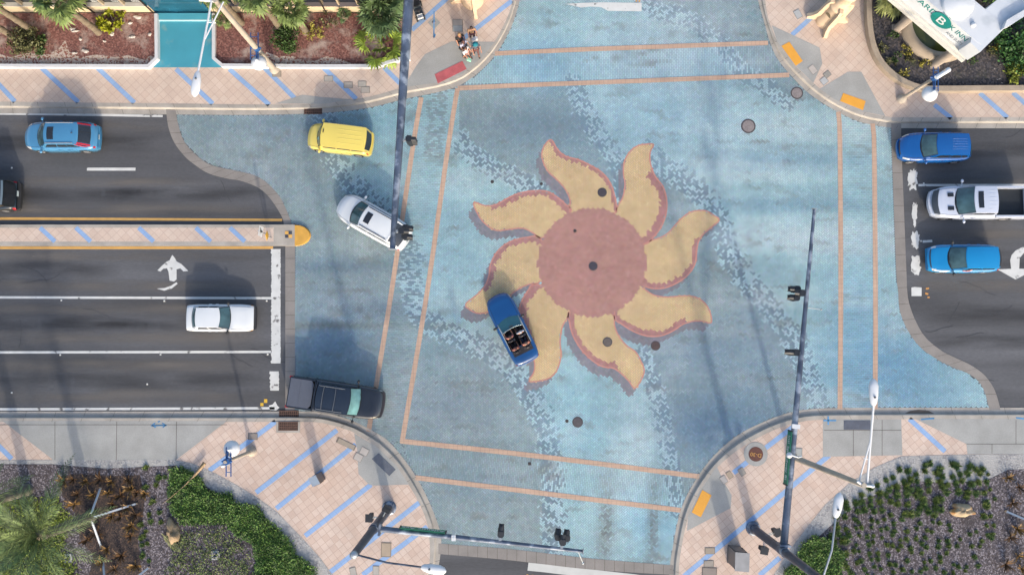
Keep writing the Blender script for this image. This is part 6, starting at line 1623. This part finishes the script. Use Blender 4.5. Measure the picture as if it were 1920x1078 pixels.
def fan_palm(lab, base_px, h, crown_r, seed, nf=34, mat=None, group="fan palms by the hotel", z=SW + .1, lean=(0, 0), dead=True, base=None, pet=.55):
    rnd = random.Random(seed); p = base if base is not None else G(*base_px, z); t = thing("fan_palm", lab, "palm tree", p, 0, group)
    top = p + Vector((lean[0], lean[1], h)); trunk(t, p, top, .20, .17, seed=seed)
    m = MB()
    for k in range(nf):
        az = k * 2.39996 + rnd.uniform(-.2, .2); f = k / nf; el = R(75 - 115 * f ** .9) + rnd.uniform(-.1, .1)
        fan_leaf(m, top + Vector((0, 0, rnd.uniform(-.15, .25))), az, el, crown_r * pet * rnd.uniform(.8, 1.1), crown_r * .55, rnd, .5, 13, 230)
    m.build("crown", mat or PALM, t, True)
    if dead:
        m = MB()
        for k in range(7): fan_leaf(m, top - Vector((0, 0, .25)), rnd.uniform(0, 6.3), R(-60), crown_r * .4, crown_r * .4, rnd, .7, 9, 200)
        m.build("dry_skirt", DRY, t, True)
    return t
fan_palm("fan palm with a broad crown over the cream wall left of the lettered windows", (185, 61), 4.9, 1.5, 11, 26)
fan_palm("fan palm with a dark shaded trunk at the top left corner of the frame", (62, 59), 5.2, 1.4, 12, 24)
fan_palm("fan palm at the left edge with only its trunk foot showing", (22, 68), 5.0, 1.3, 13, 22, dead=False)
fan_palm("fan palm with a leaning trunk behind the round dark green shrub", (527, 57), 5.6, 1.3, 14, 24)
fan_palm("fan palm right of the teal drive with its crown beside the tall lamp pole", (452, 44), 4.2, 1.0, 15, 22, lean=(-.2, .1))
fan_palm("fan palm with a bushy crown over the grey sill rail", (574, 61), 3.7, 1.2, 16, 24)
fan_palm("dense fan palm at the right end of the bed beside the mast arm", (722, 52), 2.2, 1.55, 17, 24, FAND, dead=False)
fan_palm("dark fan palm at the top edge left of the mast arm", (738, 28), 2.6, 1.35, 18, 22, FAND, dead=False)
fan_palm("low bright green fan palm spreading over the white planter wall", (716, 88), .5, 1.55, 19, 13, FANB, dead=False, pet=.7)
fan_palm("small fan palm by the curved planter wall at the upper right", (1668, 6), .9, 1.3, 20, 22, leafmat("fan_leaf_pale", (150, 156, 96), .3), dead=False)
fan_palm("tiny fan palm seedling under the grey sill rail", (647, 34), .5, .55, 21, 10, FAND, dead=False)
fan_palm("low palm tuft between the teal drive and the tall lamp pole", (425, 42), .6, .7, 22, 12, PALM, dead=False)
# shrubs
def shrub(lab, px, rx, ry, rz_, n, mat, leaf, seed, name="shrub", z=SW + .12, group=None, holes=.25, parent_only=None):
    rnd = random.Random(seed); p = G(*px, z); t = thing(name, lab, "shrub", p, 0, group)
    m = MB()
    for k in range(5):
        a = k * 1.26; m.tube([(0, 0, -.02), (.3 * rx * math.cos(a), .3 * ry * math.sin(a), rz_ * .5), (.6 * rx * math.cos(a + .3), .6 * ry * math.sin(a + .3), rz_ * .9)], [.03, .022, .01], 5)
    m.build("stem", BARKD, t)
    clumps = []
    for k in range(max(8, n // 60)):
        a, u_, r = rnd.uniform(0, 6.28), rnd.random(), math.sqrt(rnd.random())
        clumps.append(Vector((rx * r * math.cos(a), ry * r * math.sin(a), rz_ * (.35 + .65 * u_ * math.sqrt(max(0, 1 - r * r * .9))))))
    m = MB()
    for k in range(n):
        c = rnd.choice(clumps); o = Vector((rnd.gauss(0, 1), rnd.gauss(0, 1), rnd.gauss(0, .8))) * (rx * .16)
        q = c + o; d = Vector((rnd.gauss(0, 1), rnd.gauss(0, 1), rnd.gauss(.3, .7))).normalized(); s = d.cross(Vector((rnd.gauss(0, 1), rnd.gauss(0, 1), rnd.gauss(0, 1)))).normalized()
        l = leaf * rnd.uniform(.7, 1.3)
        if q.z < .02: q.z = .02
        m.add([q, q + d * l * .5 + s * l * .28, q + d * l, q + d * l * .5 - s * l * .28], [(0, 1, 2, 3)])
    m.build("foliage", mat, t); return t
shrub("rounded brown green shrub left in the upper left bed", (56, 84), 1.0, .85, .8, 1500, SHRUBB, .17, 31)
shrub("green side growth on the right of the brown green shrub", (74, 88), .5, .7, .7, 600, SHRUB, .2, 32)
shrub("yellow green shrub under the lettered windows", (212, 42), .72, .62, .6, 700, SHRUBY, .22, 33)
shrub("round dark green shrub right of the tall lamp pole", (540, 81), .85, .80, .9, 2000, SHRUB, .15, 34)
shrub("sparse yellowing shrub right of the round dark green shrub", (589, 55), .65, .75, .45, 260, OLIVE, .15, 35)
shrub("thin grey shrub in the middle of the right hand bed", (618, 42), .5, .55, .4, 160, SHRUBB, .14, 36)
shrub("large dark green hedge at the right edge under the hotel sign", (1905, 82), 1.6, 1.7, 1.2, 2600, leafmat("hedge_leaf", (70, 110, 56), .4), .22, 37)
shrub("yellow green shrub at the foot of the hedge near the planter wall", (1908, 140), .8, .7, .6, 600, leafmat("hedge_leaf_yellow", (130, 140, 56), .4), .2, 38)
shrub("dark hedge in the notch behind the hotel sign at the top edge", (1836, 5), 1.2, 1.2, .8, 900, SHRUB, .2, 39)
for i, (x, y) in enumerate(((1716, 80), (1700, 95), (1668, 118), (1678, 108), (1692, 138), (1655, 90), (1672, 70), (1733, 118), (1706, 112), (1850, 75), (1868, 88), (1858, 98), (1820, 112))):
    shrub("small sparse weed clump on the dark mulch round the basin", (x, y), .32, .32, .22, 90, [SHRUB, OLIVE, SHRUBB][i % 3], .15, 50 + i, "weed_clump", SW + .2, "weeds on the dark mulch")
# small rocks and litter on the beds
ROCK = M("pale_stone", (206, 196, 186), .85, var=.2, scale=3)
def rock(lab, px, r, seed, mat=ROCK, z=SW + .12, name="stone", group=None, rz=0):
    rnd = random.Random(seed); p = G(*px, z); m = MB(); n, k_ = 12, 7
    ph = [rnd.uniform(0, 6.28) for _ in range(6)]
    def fn(i, j):
        a, b = 2 * math.pi * i, math.pi * j; d = Vector((math.sin(b) * math.cos(a), math.sin(b) * math.sin(a), -math.cos(b)))
        f = 1 + .16 * math.sin(2 * a + ph[0]) + .10 * math.sin(3 * a + ph[1] + 2 * b) + .08 * math.sin(5 * a + ph[2]) * math.sin(b) + .06 * math.sin(7 * a + 5 * b + ph[3]) + .05 * math.sin(9 * b + 3 * a + ph[4])
        q = Vector((d.x * r[0] * f, d.y * r[1] * f, max(d.z * r[2] * f, -.05))); q.rotate(Matrix.Rotation(rz, 3, 'Z')); return p + q
    m.grid(fn, 26, 12, True); return tag(m.build(name, mat), lab, "rock", group)
for i, (x, y) in enumerate(((124, 44), (136, 55), (141, 59), (151, 74), (244, 44), (258, 33), (196, 78), (210, 64), (248, 70), (281, 65), (140, 100), (160, 96), (430, 44), (520, 29), (1870, 115), (1874, 122), (1863, 130), (1870, 150), (1878, 157), (1898, 112), (1882, 120))):
    rock("pale stone lying on the planting bed by the hotel", (x, y), (.10 + .07 * (i % 3), .08 + .05 * (i % 2), .08), 70 + i, group="pale stones on the beds")
BOULD = M("tan_boulder", (188, 168, 138), .95, var=.25, scale=2.2, fine=.14, bump=.3, spec=.2, second=(178, 132, 84), second_scale=1.3, second_lo=.52, second_hi=.62)
rock("tan boulder between the brown plants and the green cover at lower left", (326, 995), (.42, .70, .55), 5, M("grey_tan_boulder", (170, 148, 120), .95, var=.28, scale=2.2, fine=.14, bump=.3, spec=.2), SW, "boulder", rz=R(8))
rock("flat orange tan boulder in the lower right bed", (1803, 956), (.85, .36, .35), 6, BOULD, SW, "boulder", rz=R(-4))

# ---------------------------------------------------------------- lower left bed
DATE = "date palm with blue green feather fronds at the lower left corner"
def date_palm(lab, base_px, cr_px, h, r, nf, seed, base=None, lean=None, group=None):
    rnd = random.Random(seed); p = base if base is not None else G(*base_px, SW); t = thing("date_palm", lab, "palm tree", p, 0, group)
    top = G(*cr_px, h) if cr_px else p + Vector((0, 0, h)); trunk(t, p, top, .30, .24, BARKD, seed)
    m = MB()
    for k in range(nf):
        az = k * 2.39996 + rnd.uniform(-.15, .15); f = k / nf
        feather(m, top + Vector((0, 0, .1)), az, R(78 - 70 * f), r * (.75 + .35 * f) * rnd.uniform(.9, 1.08), rnd, .16 + .36 * f, 27, .66)
    m.build("crown", PALM_B, t, True)
    m = MB(); m.ell(top, (.32, .32, .35), 10, 6); m.build("crownshaft", BARK, t, True)
    return t, p, top
dp, dpp, dpt = date_palm(DATE, (172, 966), (76, 1002), 4.9, 4.7, 34, 3)
date_palm("date palm at the left edge above the first with only a few fronds in view", (52, 918), (-48, 948), 4.6, 3.2, 30, 4)
PLANK = M("white_board", (196, 204, 212), .6, var=.08)
def stake(lab, foot, head, hz=1.15, group="white boards bracing the palms"):
    a = G(*foot, SW); b = G(*head, hz); t = thing("palm_brace", lab, "brace board", a, 0, group)
    d = (b - a); L = d.length; M4 = frame((a + b) / 2, d, Vector((0, 0, 1)).cross(d)); m = MB(); m.box((0, 0, 0), (L, .11, .05), 0, M4); m.build("board", PLANK, t, True)
    m = MB(); m.box(a + Vector((0, 0, .05)), (.09, .09, .14), .4); m.build("peg", BARK, t, True)
stake("white brace board reaching up from the first palm's trunk", (189, 913), (171, 962))
stake("white brace board pointing right from the first palm's trunk", (258, 943), (176, 969))
stake("white brace board running down from the first palm's trunk", (190, 1026), (172, 976))
stake("short white brace board at the bottom edge below the first palm", (193, 1050), (197, 1096))
stake("white brace board cut by the bottom edge near the spiky plants", (281, 1062), (235, 1098))
stake("white brace board entering from the right edge above the brown plants", (1884, 957), (1950, 985))
# brown bromeliads
def bromeliad(seed):
    rnd = random.Random(seed); m = MB()
    for k in range(18):
        az = rnd.uniform(0, 6.28); el = R(rnd.uniform(15, 70)); L = rnd.uniform(.35, .62); s = Vector((-math.sin(az), math.cos(az), 0)) * .035
        d = Vector((math.cos(az) * math.cos(el), math.sin(az) * math.cos(el), math.sin(el))); a = Vector((0, 0, .03)); b = a + d * L * .6; c = a + d * L - Vector((0, 0, .16 * L))
        m.add([a - s * .6, a + s * .6, b + s, b - s], [(0, 1, 2, 3)]); m.add([b - s, b + s, c], [(0, 1, 2)])
    return m.mesh("bromeliad_leaves", BROM if seed % 2 else leafmat("bromeliad_leaf_dark", (92, 66, 40), .6))
BM = [bromeliad(s) for s in (1, 2, 3, 4)]
BPOS = [(122, 902), (140, 898), (165, 902), (188, 900), (210, 902), (243, 900), (247, 916), (147, 925), (205, 925), (225, 930), (175, 928), (258, 925), (140, 945), (212, 945), (238, 950), (255, 965), (210, 968), (228, 968), (250, 985), (245, 1003), (200, 1030), (228, 1040), (190, 1050), (215, 1068), (255, 1058), (165, 1012), (275, 925), (185, 1000), (1890, 896), (1908, 915), (1905, 990), (1892, 1008), (1908, 1040), (1886, 1058), (1915, 1066), (1898, 945)]
for i, (x, y) in enumerate(BPOS):
    t = thing("bromeliad", "spiky brown bromeliad in the mulch " + ("at the lower right frame edge" if x > 1000 else "around the braced palm at lower left"), "plant", G(x + random.uniform(-2, 2), y + random.uniform(-2, 2), SW + .02), random.uniform(0, 6), "brown bromeliads " + ("at lower right" if x > 1000 else "at lower left"))
    o = bpy.data.objects.new("leaves", BM[i % 4]); COL.objects.link(o); o.parent = t; o.scale = (1.1,) * 3 if i % 3 else (1.4,) * 3
# green tufts in rows
def tuft(seed, n=120):
    rnd = random.Random(seed); m = MB()
    for k in range(n):
        az = rnd.uniform(0, 6.28); el = R(rnd.uniform(5, 70)); L = rnd.uniform(.16, .38); s = Vector((-math.sin(az), math.cos(az), 0)) * .028
        d = Vector((math.cos(az) * math.cos(el), math.sin(az) * math.cos(el), math.sin(el))); a = Vector((rnd.gauss(0, .05), rnd.gauss(0, .05), .02)); b = a + d * L * .5; c = a + d * L - Vector((0, 0, .05))
        m.add([a - s * .4, b - s, c, b + s], [(0, 1, 2, 3)])
    return m.mesh("tuft_leaves", TUFT if seed % 2 else leafmat("tuft_leaf_olive", (116, 134, 66), .4))
TM = [tuft(s) for s in (5, 6, 7, 8, 9)]
def put_tuft(x, y, s, lab, group):
    t = thing("tuft_plant", lab, "plant", G(x, y, SW + .015), random.uniform(0, 6), group)
    o = bpy.data.objects.new("leaves", random.choice(TM)); COL.objects.link(o); o.parent = t; o.scale = (s, s, s * random.uniform(.8, 1.1))
rnd = random.Random(77)
zone = [(1512, 1078), (1535, 1015), (1562, 972), (1590, 935), (1640, 905), (1690, 876), (1740, 868), (1862, 864), (1866, 900), (1870, 940), (1868, 1000), (1835, 1060), (1800, 1090), (1640, 1090)]
cnt = 0
for i in range(-4, 32):
    for j in range(0, 17):
        x = 1500 + i * 16.5 - j * 4.0 + (9 if j % 2 else 0) + rnd.uniform(-6, 6); y = 864 + j * 15 + i * .6 + rnd.uniform(-6, 6)
        if not pip(zone, np.array([x]), np.array([y]))[0]: continue
        if ((x - 1803) / 38) ** 2 + ((y - 956) / 22) ** 2 < 1: continue
        big = (y < 968 and x < 1850) or x < 1600
        if not big and rnd.random() < .04: continue
        if x > 1790 and y > 970 and rnd.random() < .25: continue
        cnt += 1
        put_tuft(x, y, rnd.uniform(.66, .98) if big else rnd.uniform(.46, .68), "bushy dark green tuft in the upper rows of the lower right bed" if big else "small low green tuft in the sparse lower rows of the lower right bed", "bushy green tufts" if big else "small green tufts")
for i in range(60):
    x, y = rnd.uniform(262, 330), rnd.uniform(870, 1078)
    if (i % 2 == 0 and x > 305) or abs(y - 995) < 24 and x > 305: continue
    if rnd.random() < .45: continue
    put_tuft(x, y, rnd.uniform(.5, .8), "small green tuft on bare mulch left of the ground cover", "small tufts at lower left")
# ground cover mats
def cover(lab, poly_, n, seed, mat=None, hole=None, hgt=.30):
    rg = np.random.default_rng(seed); xs = [p[0] for p in poly_]; ys = [p[1] for p in poly_]; m = MB(); k = 0; rnd = random.Random(seed)
    edge = lambda a, b: float(dist(poly_ + poly_[:1], np.array([a]), np.array([b]))[0])
    lump = [(rnd.uniform(min(xs), max(xs)), rnd.uniform(min(ys), max(ys)), rnd.uniform(8, 22)) for _ in range(90)]
    while k < n:
        x, y = rg.uniform(min(xs), max(xs), 400), rg.uniform(min(ys), max(ys), 400); ok = pip(poly_, x, y)
        for a, b in zip(x[ok], y[ok]):
            hh = .06 + hgt * max([math.exp(-((a - lx) ** 2 + (b - ly) ** 2) / lr ** 2) for lx, ly, lr in lump])
            if hole and hole(a, b) > rnd.random(): continue
            if edge(a, b) < rnd.uniform(0, 11): continue
            q = G(a, b, SW + hh * rnd.uniform(.35, 1.0)); az = rnd.uniform(0, 6.28); el = rnd.uniform(-.2, 1.1); d = Vector((math.cos(az) * math.cos(el), math.sin(az) * math.cos(el), math.sin(el))); s = Vector((-math.sin(az), math.cos(az), 0)); l = rnd.uniform(.12, .26)
            m.add([q, q + d * l * .5 + s * .035, q + d * l - Vector((0, 0, .03)), q + d * l * .5 - s * .035], [(0, 1, 2, 3)]); k += 1
    o = m.build("ground_cover", mat or COVER); return tag(o, lab, "ground cover", kind="stuff")
nz = lambda a, b: .5 * (math.sin(a * .11 + 1.3 * math.sin(b * .07)) * math.sin(b * .13 + a * .03)) 
cover("thick green ground cover along the sandy edge at lower left", [(318, 875), (340, 872), (375, 890), (388, 915), (410, 922), (435, 922), (440, 940), (485, 945), (500, 970), (520, 985), (545, 1010), (560, 1040), (590, 1060), (600, 1095), (470, 1095), (478, 1050), (470, 1020), (440, 1005), (420, 985), (380, 985), (340, 985), (318, 960), (314, 920)], 19000, 8, hole=lambda a, b: max(0, nz(a, b) - .12))
cover("sparse green ground cover mixed with mulch at the bottom edge", [(330, 990), (420, 985), (470, 1020), (480, 1095), (300, 1095), (320, 1030)], 1500, 9, leafmat("cover_leaf_olive", (104, 118, 66), .45), hole=lambda a, b: .35 + nz(a, b), hgt=.16)
cover("dense green ground cover at the left end of the lower right bed", [(1462, 1090), (1470, 1066), (1488, 1056), (1500, 1020), (1525, 1000), (1560, 1010), (1585, 1035), (1580, 1090)], 5000, 10, hole=lambda a, b: max(0, nz(a, b)))
cover("bright grass under the date palm at the lower left edge", [(-40, 930), (110, 930), (140, 970), (120, 1030), (150, 1060), (150, 1100), (-40, 1100)], 7000, 12, leafmat("lawn_leaf", (124, 140, 50), .35), hgt=.12)
# fallen fronds
t = thing("fallen_frond", "dry tan palm frond lying across the green ground cover", "dead frond", G(345, 900, SW + .2))
m = MB(); a, b = G(385, 868, SW + .25), G(306, 945, SW + .2); d = (b - a); s = Vector((-d.y, d.x, 0)).normalized()
pts = [a + d * (k / 10) + s * (.10 * math.sin(k * .35)) + Vector((0, 0, .06)) for k in range(11)]
m.tube(pts, [.09, .10, .085, .07, .05, .035, .028, .022, .018, .014, .008], 6)
m.add([pts[0] + s * .10, pts[0] - s * .16, pts[3] - s * .03, pts[3] + s * .06], [(0, 1, 2, 3)]); m.build("rachis", DRY, t, True)
t = thing("fallen_frond", "grey green feather frond lying below the grey tan boulder", "dead frond", G(312, 1010, SW + .1))
m = MB(); rn = random.Random(4); a = G(303, 1000, SW + .15); b = G(344, 1040, SW + .15); feather(m, a, math.atan2(b.y - a.y, b.x - a.x), 0, (b - a).length, rn, .0, 26, .35); m.build("leaflets", leafmat("dry_frond_green", (150, 150, 104), .3), t, True)
# up-lights in the beds
for (x, y), lab in (((128, 1046), "small white ground light under the date palm at lower left"), ((404, 1040), "small white ground light in the sparse cover at lower left")):
    p = G(x, y, SW); t = thing("ground_light", lab, "ground light", p)
    m = MB(); m.rbox((0, 0, .03), (.55, .55, .08), .12); m.build("pad", M("pale_pad", (196, 196, 194), .8, var=.1), t)
    m = MB(); m.lathe((.02, .02, .06), [(.14, 0), (.14, .10), (.10, .10), (.09, .04), (.001, .04)], 14); m.build("can", M("lamp_can", (90, 92, 100), .4), t)

# ================================================================ PALMS SOUTH OF THE FRAME (their shade falls across the roads)
def shade_palm(lab, tx, ty, h, r, seed):
    """placed so that the crown shades the pavement near (tx, ty)"""
    q = G(tx, ty, 0); s = h / math.tan(SUN_EL); u_ = Vector((SUN_DX, SUN_DY, 0)).normalized()
    p = q + u_ * s; p.z = SW
    return fan_palm(lab, None, h, r, seed, 46, PALM, "tall palms beyond the lower frame edge", base=p, dead=True)
